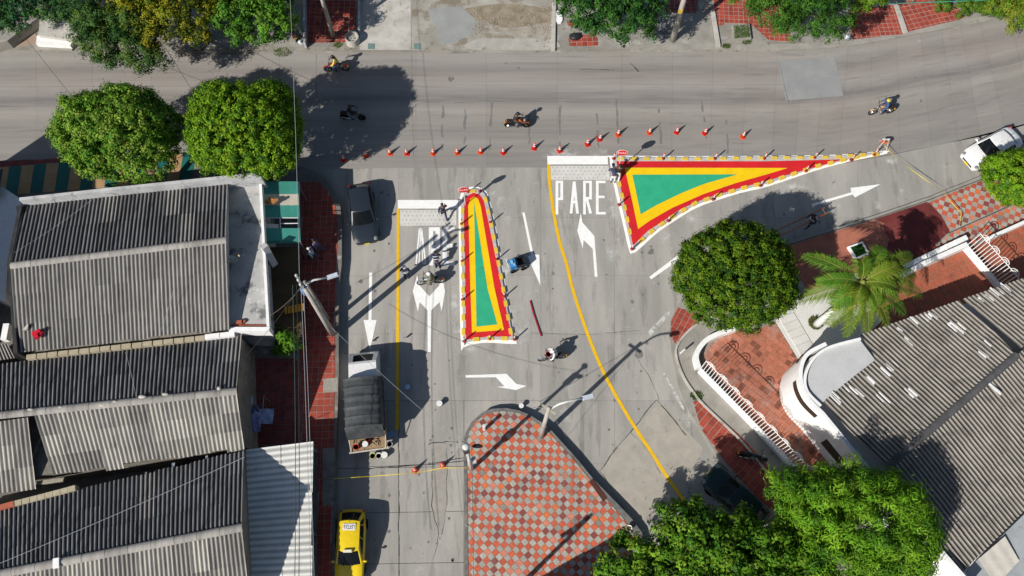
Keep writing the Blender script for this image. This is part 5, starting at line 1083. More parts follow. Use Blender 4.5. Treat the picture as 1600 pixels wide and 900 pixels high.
# palm
PZ = 6.0; pb = W(1276, 507, H3 + .12); pt_ = W(1345, 441, PZ)
palm = thing('palm_tree', 'palm with long drooping yellowish fronds and a white painted trunk by the white house', 'palm', pb)
mb = MB(); mb.smooth = True; mid = pb.lerp(pt_, .45) + Vector((.1, -.05, 0)); mb.tube([pb, pb.lerp(mid, .6), mid], [.27, .2, .17], 12); mb.build('trunk', white_wall, palm, True, 'white painted lower trunk')
mb = MB(); mb.smooth = True; mb.tube([mid, mid.lerp(pt_, .6), pt_ + Vector((0, 0, .1))], [.168, .16, .24], 12); mb.build('trunk', bark, palm, True)
tips = [(1254, 398, 5.2), (1246, 470, 4.3), (1293, 508, 3.9), (1322, 527, 3.8), (1356, 520, 3.9), (1388, 508, 3.9), (1416, 490, 4.2), (1440, 458, 4.6), (1430, 428, 5.2), (1424, 396, 5.8), (1380, 386, 6.4), (1345, 405, 7.2), (1300, 478, 5.4), (1400, 450, 6.3), (1335, 470, 6.0), (1372, 480, 5.6), (1275, 440, 6.0), (1405, 415, 6.6)]
rp = random.Random(4)
for i, (x, y, z) in enumerate(tips):
    e = W(x, y, z); a = pt_.copy(); hor = Vector((e.x - a.x, e.y - a.y, 0)); rise = .8 + .25 * hor.length * .3
    ctrl = a.lerp(e, .5) + Vector((0, 0, rise)); pts = []
    for k in range(15):
        s = k / 14; pts.append(a * (1 - s) ** 2 + ctrl * 2 * s * (1 - s) + e * s * s)
    mb = MB(); mb.col = rp.choice([(.22, .25, .05), (.26, .26, .06), (.16, .22, .04)]); mb.tube(pts, [.05 * (1 - k / 16) for k in range(15)], 5)
    yel = rp.uniform(.55, 1.1)
    for k in range(1, 61):
        s = .12 + .88 * k / 61; f = s * 14; j = min(13, int(f)); p = pts[j].lerp(pts[j + 1], f - j); d = (pts[j + 1] - pts[j]).normalized()
        side = d.cross(Vector((0, 0, 1))).normalized(); upv = side.cross(d); ln = .92 * (math.sin(math.pi * (.16 + .80 * s)) ** .7) * rp.uniform(.7, 1.15)
        for sg in (-1, 1):
            dirv = (side * sg * .82 + d * .62 + upv * .12).normalized(); q1 = p + dirv * ln * .55; q2 = p + dirv * ln - Vector((0, 0, ln * rp.uniform(.22, .5))); wv = d * rp.uniform(.020, .034); q2 = q2 + Vector((rp.uniform(-.07, .07), rp.uniform(-.07, .07), 0))
            v = rp.uniform(.7, 1.3); mb.col = (.115 * v * yel, .185 * v, .016 * v) if rp.random() < .9 else (.20 * v, .20 * v, .03 * v)
            mb.add([p - wv * .6, p + wv * .6, q1 + wv, q2, q1 - wv], [(0, 1, 2, 4), (4, 2, 3)])
    mb.build('frond', leaf_m, palm, True)
mb = MB(); mb.ball(pt_ + Vector((.0, -.1, .15)), (.18, .18, .3), 10, 6); mb.build('crown_heart', M('palm_heart', (.20, .22, .05), (.14, .16, .03), 5, .7), palm, True)
rg = random.Random(9); cq = W(1274, 505, H3 + .12); mb = MB()
ring = MB(); ring.lathe([(.42, 0), (.42, .06), (1e-4, .08)], 16, (cq.x, cq.y, H3 + .12)); bedo = ring.solo('palm_bed', M('bed_soil', (.10, .10, .04), (.16, .12, .06), 5, .95), 'round grassy bed at the foot of the white palm trunk', 'plant bed')
for _ in range(420):
    a = rg.uniform(0, 6.28); q = rg.random() ** .5 * .46; x, y = cq.x + math.cos(a) * q, cq.y + math.sin(a) * q; b = rg.uniform(0, 6.28); mb.col = rg.choice([(.08, .14, .02), (.16, .17, .04), (.05, .1, .02)])
    mb.add([(x - .03, y, H3 + .15), (x + .03, y, H3 + .15), (x + math.cos(b) * .1, y + math.sin(b) * .1, H3 + .2 + rg.uniform(0, .15))], [(0, 1, 2)])
mb.build('grass', leaf_m, bedo, True, None, 'stuff')

# ================================================================ VEHICLES (built facing +X, origin on the road)
lamp_m = plain('lamp_clear', (.22, .235, .24), .15); tail_m = plain('lamp_red', (.35, .01, .01), .2); plate_y = plain('plate_yellow', (.75, .55, .03), .5)
rubber = black_rub
def wheel(parent, x, y, r, wd, hub=None, spokes=False):
    mb = MB(); mb.smooth = True; mb.lathe([(r * .62, -wd / 2), (r * .93, -wd / 2), (r, -wd * .3), (r, wd * .3), (r * .93, wd / 2), (r * .62, wd / 2)], 24, (0, 0, 0), 'y')
    t = mb.build('wheel', rubber, parent); t.location = (x, y, r)
    m2 = MB(); m2.lathe([(1e-4, -wd * .42), (r * .2, -wd * .46), (r * .62, -wd * .36), (r * .62, wd * .36), (r * .2, wd * .46), (1e-4, wd * .42)], 18, (0, 0, 0), 'y'); o = m2.build('rim', hub or chrome, t)
    return t
def car(name, label, cat, loc, rz, paint, L=4.2, Wd=1.72, H=1.5, hood=.26, ws=.13, roof_end=.80, rear=.90, zb=.88, hood_z=.92, trunk_z=.98, plate=None, group=None):
    """hood..rear are fractions of the length from the nose: end of the bonnet, screen depth, end of the roof, foot of the rear glass"""
    t = thing(name, label, cat, loc, rz, group); X = lambda f: L / 2 - f * L
    st = [0, .012, .04, .10, .2, hood, .4, .55, .7, rear, .95, .985, 1.0]; rows = []
    for f in st:
        e = min(1, max(0, (f / .15))); e2 = min(1, max(0, ((1 - f) / .17))); w_ = Wd / 2 * (.72 + .28 * math.sin(e * math.pi / 2) ** .6) * (.70 + .30 * math.sin(e2 * math.pi / 2) ** .6)
        zt = (hood_z - .20) + .20 * min(1, (f / hood)) ** .6 if f < hood else (zb + .05 if f < rear else trunk_z - .22 * max(0, (f - rear) / (1 - rear)) ** 2.2)
        if f < hood: zt = hood_z - .24 * (1 - f / hood) ** 2.0
        zl = .30 if 0 < f < 1 else .36
        prof = [(0, zl), (w_ * .9, zl), (w_ * .985, .42), (w_, .62), (w_ * .985, min(zb, zt - .06)), (w_ * .90, zt), (w_ * .55, zt + .03), (0, zt + .045)]
        rows.append([(X(f), y, z) for y, z in prof] + [(X(f), -y, z) for y, z in prof[-2:0:-1]])
    mb = MB(); mb.smooth = True; n = len(rows[0])
    vs = [p for r in rows for p in r]; fs = [(i * n + j, (i + 1) * n + j, (i + 1) * n + (j + 1) % n, i * n + (j + 1) % n) for i in range(len(rows) - 1) for j in range(n)]
    fs += [tuple(range(n)), tuple(range((len(rows) - 1) * n, len(rows) * n))[::-1]]; mb.add(vs, fs); mb.build('body', paint, t)
    # cabin
    xa, xb, xc, xd = X(hood - .02), X(hood + ws), X(roof_end), X(rear + .01); wb, wr = Wd / 2 * .90, Wd / 2 * .72; z0, z1 = zb + .01, H - .05
    ny = 9
    def row(x, w_, z, crown): return [(x + (-.10 * (abs(k / (ny - 1) * 2 - 1)) ** 2 if crown > 0 else (.06 * (abs(k / (ny - 1) * 2 - 1)) ** 2)), w_ * (k / (ny - 1) * 2 - 1), z + abs(crown) * (1 - (k / (ny - 1) * 2 - 1) ** 2)) for k in range(ny)]
    rr = [row(xa, wb, z0, .04), row(xb, wr, z1 - .02, .05), row(xb * .75 + xc * .25, wr * 1.02, z1 + .015, .05), row(xb * .25 + xc * .75, wr * 1.01, z1 + .01, -.05), row(xc, wr * .97, z1 - .03, -.05), row(xd, wb * .95, z0, -.03)]
    mb = MB(); mb.smooth = True; mb.grid(rr[1:5]); mb.build('roof', paint, t)
    mb = MB()
    for sg in (0, ny - 1): mb.add([rr[0][sg], rr[1][sg], rr[2][sg], rr[3][sg], rr[4][sg], rr[5][sg]], [(0, 1, 2, 3, 4, 5) if sg == 0 else (5, 4, 3, 2, 1, 0)])
    mb.grid(rr[0:2]); mb.grid(rr[4:6]); mb.build('pillars', paint, t)
    def pane(nm, a, b, cut=.07, up=.012, par=t):
        g = []
        for s in (.06, .5, .95):
            r = []
            for k in range(ny):
                kk = cut * (ny - 1) + k / (ny - 1) * (1 - 2 * cut) * (ny - 1); j = min(ny - 2, int(kk)); q = Vector(a[j]).lerp(Vector(a[j + 1]), kk - j); p = Vector(b[j]).lerp(Vector(b[j + 1]), kk - j); r.append(q.lerp(p, s))
            g.append(r)
        nn = (g[0][-1] - g[0][0]).cross(g[2][0] - g[0][0]).normalized(); nn = nn if nn.z > 0 else -nn
        mb = MB(); mb.smooth = True; mb.grid([[p + nn * up for p in r] for r in g]); return mb.build(nm, glass, par)
    pane('windscreen', rr[0], rr[1], .05); pane('rear_window', rr[5], rr[4], .09)
    for sg in (1, -1):
        j = ny - 1 if sg > 0 else 0; a, b, c, d, e, f = [Vector(r[j]) for r in rr]
        lo = lambda s: a.lerp(f, s) + Vector((0, sg * .014, .06))
        tp = [b, c, d, e]
        def hi(s):
            q = s * 3; k = min(2, int(q)); return tp[k].lerp(tp[k + 1], q - k) + Vector((0, sg * .014, -.06))
        for s0, s1, h0, h1 in ((.17, .46, .04, .44), (.49, .74, .48, .83), (.77, .90, .86, .97)):
            mb = MB(); q = [lo(s0), lo(s1), hi(h1), hi(h0)]; mb.add(q, [(0, 1, 2, 3)]); mb.build('side_window', glass, t)
        for fx in (.40, .62): mb = MB(); mb.box((X(fx), sg * Wd / 2 * .995, zb - .10), (.16, .03, .03)); mb.build('handle', paint, t)
        mb = MB(); mb.ball((X(hood + .045), sg * (Wd / 2 + .10), zb + .08), (.07, .12, .08), 8, 6); mb.box((X(hood + .045), sg * (Wd / 2 + .01), zb + .04), (.05, .14, .04)); mb.build('mirror', paint, t)
        mb = MB(); mb.ball((X(.045), sg * Wd * .355, hood_z - .20), (.20, .14, .075), 8, 6); mb.build('headlight', lamp_m, t)
        mb = MB(); mb.ball((X(.972), sg * Wd * .36, trunk_z - .15), (.08, .14, .10), 8, 6); mb.build('tail_light', tail_m, t)
        for fx in (.19, .80): wheel(t, X(fx), sg * (Wd / 2 - .10), .31, .20)
    mb = MB(); mb.box((X(-.002), 0, .56), (.03, Wd * .5, .12)); mb.build('grille', black_pl, t)
    for fx, sg in ((-.006, 1), (1.006, -1)): mb = MB(); mb.box((X(fx), 0, .46 if sg > 0 else .62), (.02, .34, .16)); mb.build('number_plate', plate or plate_y, t)
    mb = MB(); band(mb, [(X(.03), -Wd * .36), (X(hood - .03), -Wd * .40)], .012, hood_z - .02, hood_z + .004) if False else None
    for sg in (-.28, .22):
        mb = MB(); mb.tube([Vector(rr[0][4]) + Vector((0, sg, .03)), Vector(rr[0][4]).lerp(Vector(rr[1][4]), .55) + Vector((0, sg - .32, .035))], .012, 5); mb.build('wiper', black_pl, t)
    mb = MB(); mb.tube([(xc + .1, 0, z1 + .02), (xc - .12, 0, z1 + .24)], .01, 5); mb.build('aerial', black_pl, t)
    return t
def at_px(front, rear, z=.6):
    a, b = W(*front, z), W(*rear, z); c = (a + b) / 2; return (c.x, c.y, 0), math.atan2(a.y - b.y, a.x - b.x), (a - b).length
paint_black = plain('paint_black', (.020, .028, .040), .3, 0, .35, .25); paint_green = plain('paint_dark_green', (.012, .03, .032), .3, 0, .3, .2)
paint_white = plain('paint_white', (.78, .78, .77), .3, 0, .5, .5); paint_yel = plain('paint_taxi', (.78, .56, .010), .3, 0, .5, .4)
l, rz, Lc = at_px((573, 379), (561, 289)); car('black_car', 'glossy black car parked nose down by the left kerb next to the stop line', 'car', l, rz, paint_black, Lc, 1.74, 1.55, .27, .16, .84, .955, trunk_z=.95)
l, rz, Lc = at_px((545, 905), (551, 802), .7)
tx = car('taxi', 'bright yellow taxi parked at the bottom by the left kerb', 'taxi', l, rz, paint_yel, 4.0, 1.62, 1.52, .24, .17, .83, .955, trunk_z=.92)
mb = MB(); mb.box((-.2 + .55, 0, 1.60), (.16, .5, .12), 0, (.8, .95)); mb.build('roof_sign', plain('sign_white', (.75, .72, .55)), tx)
def text_part(txt, size, par, loc, rz, m, name='lettering', label=None, ext=.004, rx=0.0):
    cu = bpy.data.curves.new(name, 'FONT'); cu.body = txt; cu.size = size; cu.align_x = 'CENTER'; cu.align_y = 'CENTER'; cu.extrude = ext; cu.resolution_u = 3
    o = bpy.data.objects.new(name, cu); COL.objects.link(o); dg = bpy.context.evaluated_depsgraph_get(); me = bpy.data.meshes.new_from_object(o.evaluated_get(dg)); bpy.data.objects.remove(o)
    me.materials.clear(); me.materials.append(m); o = mesh_part(name, me, par, loc, rz); o.rotation_euler = (rx, 0, rz); return tag(o, label)
mb = MB(); mb.box((-.95, 0, 1.532), (.36, .72, .012)); pp_ = mb.build('roof_plate', plain('plate_white', (.72, .72, .70)), tx); text_part('TXU 532', .19, pp_, (-.95, 0, 1.541), math.pi / 2, plain('ink', (.03, .03, .03)), 'lettering') if False else None
for k in range(6):                                                # blurred block characters of the roof plate
    mb = MB(); x0 = .27 - k * .108
    for q in range(3): mb.box((-.95 + rnd.choice((-.09, 0, .09)), x0 + rnd.uniform(-.015, .015), 1.5405), (.035, .075, .004)); 
    mb.box((-.95, x0 + .03, 1.5402), (.22, .022, .004)); mb.build('digit', plain('ink', (.04, .04, .05)), pp_)
l, rz, Lc = at_px((1112, 742), (1188, 815), .7); car('green_car', 'dark green car parked in deep tree shade by the lower right sidewalk', 'car', l, rz, paint_green, 4.1, 1.70, 1.5, .26, .16, .83, .94, trunk_z=.95)
l, rz, Lc = at_px((1503, 258), (1596, 208), .6); car('white_car', 'white car with yellow plate parked half under the tree at the right edge', 'car', l, rz, paint_white, 4.3, 1.74, 1.48, .28, .15, .74, .86, trunk_z=1.0)

# the cargo truck with its black tarpaulin
a, b = W(568, 549, 1.2), W(575, 700, 1.2); c = (a + b) / 2; trz = math.atan2(a.y - b.y, a.x - b.x); TL = (a - b).length
tk = thing('cargo_truck', 'white cab truck with a black ribbed tarpaulin and an open littered tailgate', 'truck', (c.x, c.y, 0), trz)
xf = TL / 2; cabL = 2.0; cw_ = 1.78
prof = [(xf - .02, .45), (xf, .95), (xf - .20, 1.25), (xf - .85, 1.90), (xf - 1.0, 1.98), (xf - cabL, 2.04), (xf - cabL, .45)]
mb = MB(); n = len(prof)
mb.add([(x, cw_ / 2 * (1 if z < 1.3 else .93), z) for x, z in prof] + [(x, -cw_ / 2 * (1 if z < 1.3 else .93), z) for x, z in prof], [tuple(range(n))[::-1], tuple(range(n, 2 * n))] + [(i, (i + 1) % n, n + (i + 1) % n, n + i) for i in range(n)]); mb.build('cab', paint_white, tk)
mb = MB(); g = []
for s in (.06, .5, .96):
    x, z = xf - .20 + (-.65) * s, 1.25 + .65 * s; g.append([(x + .012 - .10 * (2 * k / 8 - 1) ** 2 * .4, cw_ * .45 * (2 * k / 8 - 1) * (1 - .05 * s), z + .012) for k in range(9)])
mb.grid(g); mb.build('windscreen', glass, tk)
for sg in (1, -1):
    mb = MB(); q = [(xf - .42, sg * cw_ * .475, 1.32), (xf - 1.5, sg * cw_ * .475, 1.32), (xf - 1.5, sg * cw_ * .468, 1.85), (xf - .92, sg * cw_ * .468, 1.85)]; mb.add(q, [(0, 1, 2, 3)]); mb.build('side_window', glass, tk)
    mb = MB(); mb.box((xf - .12, sg * (cw_ / 2 + .17), 1.62), (.06, .14, .28)); mb.tube([(xf - .12, sg * cw_ / 2 * .95, 1.45), (xf - .12, sg * (cw_ / 2 + .17), 1.55)], .015, 5); mb.build('mirror', black_pl, tk)
    mb = MB(); mb.box((xf + .005, sg * .66, .82), (.03, .26, .16)); mb.build('headlight', lamp_m, tk)
    for x in (xf - .95, -xf + 1.35): wheel(tk, x, sg * .74, .38, .24 if x > 0 else .34, grey_steel)
mb = MB(); mb.box((xf + .03, 0, .52), (.10, cw_ * .98, .2)); mb.build('bumper', black_pl, tk)
mb = MB(); mb.box((0, 0, .62), (TL * .92, .8, .2)); mb.build('chassis', dark_metal, tk)
bx0, bx1 = -xf + .75, xf - cabL - .08; bw = 2.18
mb = MB(); mb.box(((bx0 + bx1) / 2, 0, .86), (bx1 - bx0, bw, .14)); mb.build('cargo_bed', wood, tk)
tarp_m = M('tarp_black', (.060, .066, .070), (.036, .041, .045), 2.5, .6, bump=.7, bscale=6, stretch=(1, .35, 1), spec=.3, fine=.25, spots=((.11, .115, .12), 3, .62, .5))
hoops = 6; rows = []; nx = 60
for i in range(nx + 1):
    s = i / nx; x = bx1 + (bx0 + .25 - bx1) * s; ph = abs(math.sin(math.pi * s * (hoops - 1))); sag = .045 * ph ** .8; r = []
    for k in range(27):
        u = k / 26; wv = .014 * math.sin(17 * u + 9 * s) * ph + .012 * math.sin(41 * s + 6 * u) * ph
        if u < .3: y, z = -bw / 2 - .02 + .05 * ph, .95 + (2.55 - .95) * (u / .3)
        elif u > .7: y, z = bw / 2 + .02 - .05 * ph, .95 + (2.55 - .95) * ((1 - u) / .3)
        else: q = (u - .3) / .4; y = -bw / 2 * math.cos(math.pi * q) * (1); y = -bw / 2 + bw * q; z = 2.55 + .30 * math.sin(math.pi * q) ** .7 - sag
        r.append((x, y, z + wv))
    rows.append(r)
mb = MB(); mb.smooth = True; mb.grid(rows); mb.build('tarpaulin', tarp_m, tk)
for k in range(hoops):
    x = bx1 + (bx0 + .25 - bx1) * k / (hoops - 1); mb = MB(); mb.tube([(x, -bw / 2 - .03, 1.0), (x, -bw / 2 - .02, 2.55), (x, -bw / 4, 2.79), (x, 0, 2.85), (x, bw / 4, 2.79), (x, bw / 2 + .02, 2.55), (x, bw / 2 + .03, 1.0)], .02, 6); mb.build('hoop', tarp_m, tk)
mb = MB(); mb.smooth = True                                         # bunched rear flap of the tarpaulin
g = []
for i in range(7):
    s = i / 6; g.append([(bx0 + .25 - .5 * s, -bw / 2 + bw * k / 16, 2.55 + .28 * math.sin(math.pi * k / 16) * (1 - s) - 1.0 * s ** 1.6 + .05 * math.sin(k * 2.1 + i)) for k in range(17)])
mb.grid(g); mb.build('rear_flap', tarp_m, tk)
for y in (-bw / 2, bw / 2): mb = MB(); mb.box(((bx0 + bx1) / 2, y, 1.1), (bx1 - bx0, .05, .42)); mb.build('side_board', M('truck_side', (.14, .15, .16), (.09, .09, .1), 3, .6), tk)
for k in range(5): mb = MB(); mb.box((bx0 - .42 + k * .001, -bw / 2 + .22 + k * .44, .98), (.9, .40, .05), rnd.uniform(-.02, .02)); mb.build('plank', wood, tk)
mb = MB(); mb.box((bx0 - .86, 0, 1.0), (.07, bw + .1, .12), .03); mb.build('tailboard', M('old_white', (.55, .52, .46), (.4, .37, .32), 4, .8), tk)
for y in (-bw / 2, bw / 2): mb = MB(); mb.tube([(bx0 + .2, y * 1.02, 1.5), (bx0 - .85, y * .92, 1.04)], .03, 6); mb.build('rail', MATS['old_white'], tk)
def bucket(px, py, z, col, inner, label, r=.15, h=.36, full=.75, lid=False):
    c = W(px, py, z + h); t = thing('paint_bucket', label, 'bucket', (c.x, c.y, z)); mb = MB(); mb.smooth = True
    mb.lathe([(r * .84, 0), (r, h), (r * 1.06, h), (r * 1.06, h - .03), (r * .93, h - .005), (r * .8, .03), (1e-4, .03)], 18); mb.build('pail', col, t)
    mb = MB(); mb.lathe([(r * .9, h * full), (1e-4, h * full)], 18) if not lid else mb.lathe([(r * 1.08, h - .005), (r * 1.08, h + .02), (1e-4, h + .022)], 18)
    mb.build('lid' if lid else 'paint', inner, t); mb = MB(); mb.tube([(r * math.cos(R(a)), r * .25 * math.sin(R(a)) + r * .9, h - .04 + .03 * math.sin(R(a))) for a in range(0, 181, 30)], .008, 5); mb.build('handle', grey_steel, t)
    return t
pw = plain('pail_white', (.74, .74, .72)); pyw = plain('pail_yellow', (.6, .55, .2))
bucket(582, 712, 0, pyw, plain('paint_lime', (.14, .17, .01), .3), 'white rimmed bucket of olive green paint behind the truck', .17)
bucket(591.5, 712, 0, pw, plain('paint_dark', (.02, .02, .015), .3), 'white rimmed bucket of dark paint, middle of the three behind the truck', .17)
bucket(600.5, 711, 0, pw, pw, 'closed white bucket behind the truck, nearest the street', .18, lid=True)
bucket(608.5, 694, 0, pw, plain('paint_gold', (.50, .42, .08), .3), 'bucket of golden paint by the truck corner', .17)
bucket(610.5, 678, 0, plain('pail_blue', (.16, .28, .5)), plain('lid_blue', (.17, .30, .55)), 'blue lidded bucket in the truck shadow', .17, lid=True)
bucket(686.5, 630.5, 0, pw, pw, 'white lidded bucket standing alone on the street above the plaza', .17, lid=True)
bucket(814.5, 634, H2 * 0, pw, pw, 'small white bucket at the plaza kerb corner', .14, lid=True)
bucket(637, 604.5, 0, plain('pail_pale_blue', (.35, .48, .68)), plain('lid_pale_blue', (.40, .55, .78)), 'pale blue lidded bucket standing deep in the truck shadow', .15, lid=True)
def on_truck(px, py, z): return W(px, py, z)
bucket(570.5, 694, 1.03, pw, pw, 'white lidded bucket standing on the truck tailgate', .16, .3, lid=True)
bucket(556, 698, 1.03, plain('pail_red', (.55, .015, .02)), plain('paint_red_in', (.4, .01, .015)), 'red bucket on the truck tailgate', .16, .3)
bucket(574, 686, 1.03, MATS['pail_red'], MATS['paint_red_in'], 'second red bucket tucked under the tarpaulin flap of the truck', .13, .3)
mb = MB(); c = W(586, 692, 1.06)
for k in range(9): mb.box((c.x + rnd.uniform(-.25, .25), c.y + rnd.uniform(-.15, .15), 1.05 + rnd.uniform(0, .1)), (rnd.uniform(.2, .4), .07, .04), rnd.uniform(0, 3))
mb.solo('scrap_wood', M('tan_scrap', (.42, .30, .17), (.25, .17, .1), 5, .9), 'heap of tan scrap wood on the truck tailgate', 'wood')

# motorcycles
def motorcycle(label, front, rear, paint, seat_c=None, box=None, z=.55, name='motorcycle'):
    a, b = W(*front, .3), W(*rear, .3); c = (a + b) / 2; rz = math.atan2(a.y - b.y, a.x - b.x)
    t = thing(name, label, 'motorcycle', (c.x, c.y, 0), rz)
    for x, wdt in ((.64, .10), (-.62, .13)):
        mb = MB(); mb.smooth = True; r = .30; mb.lathe([(r * .8, -wdt / 2), (r * .95, -wdt / 2), (r, -wdt / 4), (r, wdt / 4), (r * .95, wdt / 2), (r * .8, wdt / 2), (r * .8, -wdt / 2)], 22, (0, 0, 0), 'y'); w_ = mb.build('wheel', rubber, t); w_.location = (x, 0, r)
        mb = MB()
        for k in range(8): an = k * math.pi / 4; mb.tube([(0, 0, 0), (.245 * math.cos(an), 0, .245 * math.sin(an))], .012, 4)
        mb.lathe([(.24, -.02), (.25, -.02), (.25, .02), (.24, .02)], 18, (0, 0, 0), 'y'); mb.lathe([(.07, -.06), (.07, .06)], 10, (0, 0, 0), 'y'); mb.build('rim', chrome, w_)
    mb = MB(); mb.tube([(-.62, .07, .3), (-.2, .06, .42), (.1, .05, .40), (.38, 0, .85)], .025, 6); mb.tube([(-.62, -.07, .3), (-.2, -.06, .42), (.1, -.05, .40), (.38, 0, .85)], .025, 6); mb.tube([(.38, 0, .85), (-.1, 0, .72), (-.6, 0, .74)], .03, 6); mb.build('frame', dark_metal, t)
    for y in (-.07, .07): mb = MB(); mb.tube([(.64, y, .3), (.42, y, .92)], .022, 6); mb.build('fork', chrome, t)
    mb = MB(); mb.smooth = True; mb.ball((.16, 0, .82), (.29, .145, .13), 14, 10); mb.build('fuel_tank', paint, t)
    mb = MB(); mb.smooth = True; mb.grid([[(x, y * w_, z_ - .04 * y * y) for y in (-1, -.5, 0, .5, 1)] for x, w_, z_ in ((-.06, .09, .80), (-.2, .13, .79), (-.45, .13, .82), (-.72, .10, .86))]); mb.box((-.38, 0, .74), (.66, .2, .08)); mb.build('seat', seat_c or black_rub, t)
    mb = MB(); mb.box((.05, 0, .42), (.36, .24, .26), 0, (.8, .8)); mb.lathe([(.09, -.2), (.09, .2)], 12, (.08, 0, .36), 'y'); mb.build('engine', grey_steel, t)
    mb = MB(); mb.smooth = True; mb.tube([(.2, -.13, .36), (.05, -.15, .26), (-.4, -.15, .32), (-.75, -.16, .42)], [.025, .025, .045, .05], 8); mb.build('exhaust', chrome, t)
    mb = MB(); mb.tube([(.30, .36, 1.0), (.40, .2, 1.02), (.42, 0, .97), (.40, -.2, 1.02), (.30, -.36, 1.0)], .017, 6); mb.build('handlebar', dark_metal, t)
    for y in (-1, 1): mb = MB(); mb.tube([(.36, y * .26, 1.0), (.40, y * .34, 1.18)], .008, 4); mb.ball((.40, y * .35, 1.20), (.02, .06, .04), 8, 5); mb.build('mirror', black_pl, t)
    mb = MB(); mb.smooth = True; mb.ball((.52, 0, .90), (.11, .10, .11), 10, 8); mb.build('headlight', lamp_m, t)
    for x, z0, sp in ((.64, .33, (40, 140)), (-.62, .34, (30, 130))):
        mb = MB(); mb.smooth = True; mb.grid([[(x + .33 * math.cos(R(an)), y, .3 + .34 * math.sin(R(an))) for an in range(sp[0], sp[1] + 1, 14)] for y in (-.06, 0, .06)]); mb.build('mudguard', paint, t)
    mb = MB(); mb.box((-.80, 0, .72), (.06, .16, .09)); mb.build('tail_light', tail_m, t); mb = MB(); mb.box((-.86, 0, .52), (.02, .18, .14)); mb.build('number_plate', plate_y, t)
    for y in (-.17, .17): mb = MB(); mb.box((.02, y, .30), (.09, .16, .03)); mb.build('footrest', black_rub, t)
    if box: mb = MB(); mb.box((-.68, 0, 1.02), (.36, .38, .3), 0, (.9, .9)); mb.build('top_box', box, t)
    return t
# ================================================================ PEOPLE
skin_m = plain('skin', (.20, .105, .065), .6); hair_m = plain('hair', (.012, .01, .009), .6); shoe_m = plain('shoes', (.03, .028, .026), .6)
POSE = {
 'stand': dict(pelvis=(0, 0, .93), chest=(.02, 0, 1.28), neck=(.03, 0, 1.46), head=(.06, 0, 1.60), kn=((.03, .5), (.02, .5)), an=((-.02, .08), (-.03, .08)), el=((.02, .30, 1.10), (.0, .30, 1.10)), wr=((.14, .30, .90), (.12, .31, .88))),
 'walk': dict(pelvis=(0, 0, .91), chest=(.05, 0, 1.27), neck=(.08, 0, 1.45), head=(.12, 0, 1.59), kn=((.22, .52), (-.06, .48)), an=((.26, .09), (-.38, .14)), el=((-.10, .30, 1.12), (.18, .29, 1.10)), wr=((-.08, .30, .88), (.36, .24, .98))),
 'bend': dict(pelvis=(-.10, 0, .86), chest=(.24, 0, 1.08), neck=(.38, 0, 1.14), head=(.50, 0, 1.18), kn=((.06, .46), (.02, .46)), an=((-.06, .08), (-.12, .08)), el=((.38, .30, .84), (.36, .30, .84)), wr=((.56, .20, .66), (.54, .18, .64))),
 'ride': dict(pelvis=(-.18, 0, .93), chest=(-.06, 0, 1.26), neck=(-.01, 0, 1.44), head=(.05, 0, 1.58), kn=((.20, .80), (.20, .80)), an=((.0, .37), (.0, .37)), el=((.12, .36, 1.12), (.12, .36, 1.12)), wr=((.31, .33, 1.05), (.31, .33, 1.05))),
 'carry': dict(pelvis=(0, 0, .91), chest=(.06, 0, 1.26), neck=(.10, 0, 1.44), head=(.14, 0, 1.58), kn=((.18, .52), (-.04, .48)), an=((.2, .09), (-.3, .12)), el=((.10, .34, 1.08), (.08, .34, 1.08)), wr=((.34, .26, 1.02), (.32, .26, 1.02))),
}
def skin_obj(name, V, E, rads, m, parent, root=0, sub=1):
    me = bpy.data.meshes.new(name); me.from_pydata(V, E, []); me.materials.append(m); o = bpy.data.objects.new(name, me); COL.objects.link(o); o.parent = parent
    md = o.modifiers.new('skin', 'SKIN'); md.use_smooth_shade = True
    if not me.skin_vertices: me.skin_vertices.new()
    for i, r in enumerate(rads): me.skin_vertices[0].data[i].radius = (r, r) if not isinstance(r, tuple) else r; me.skin_vertices[0].data[i].use_root = (i == root)
    s = o.modifiers.new('sub', 'SUBSURF'); s.levels = sub; s.render_levels = sub
    return o
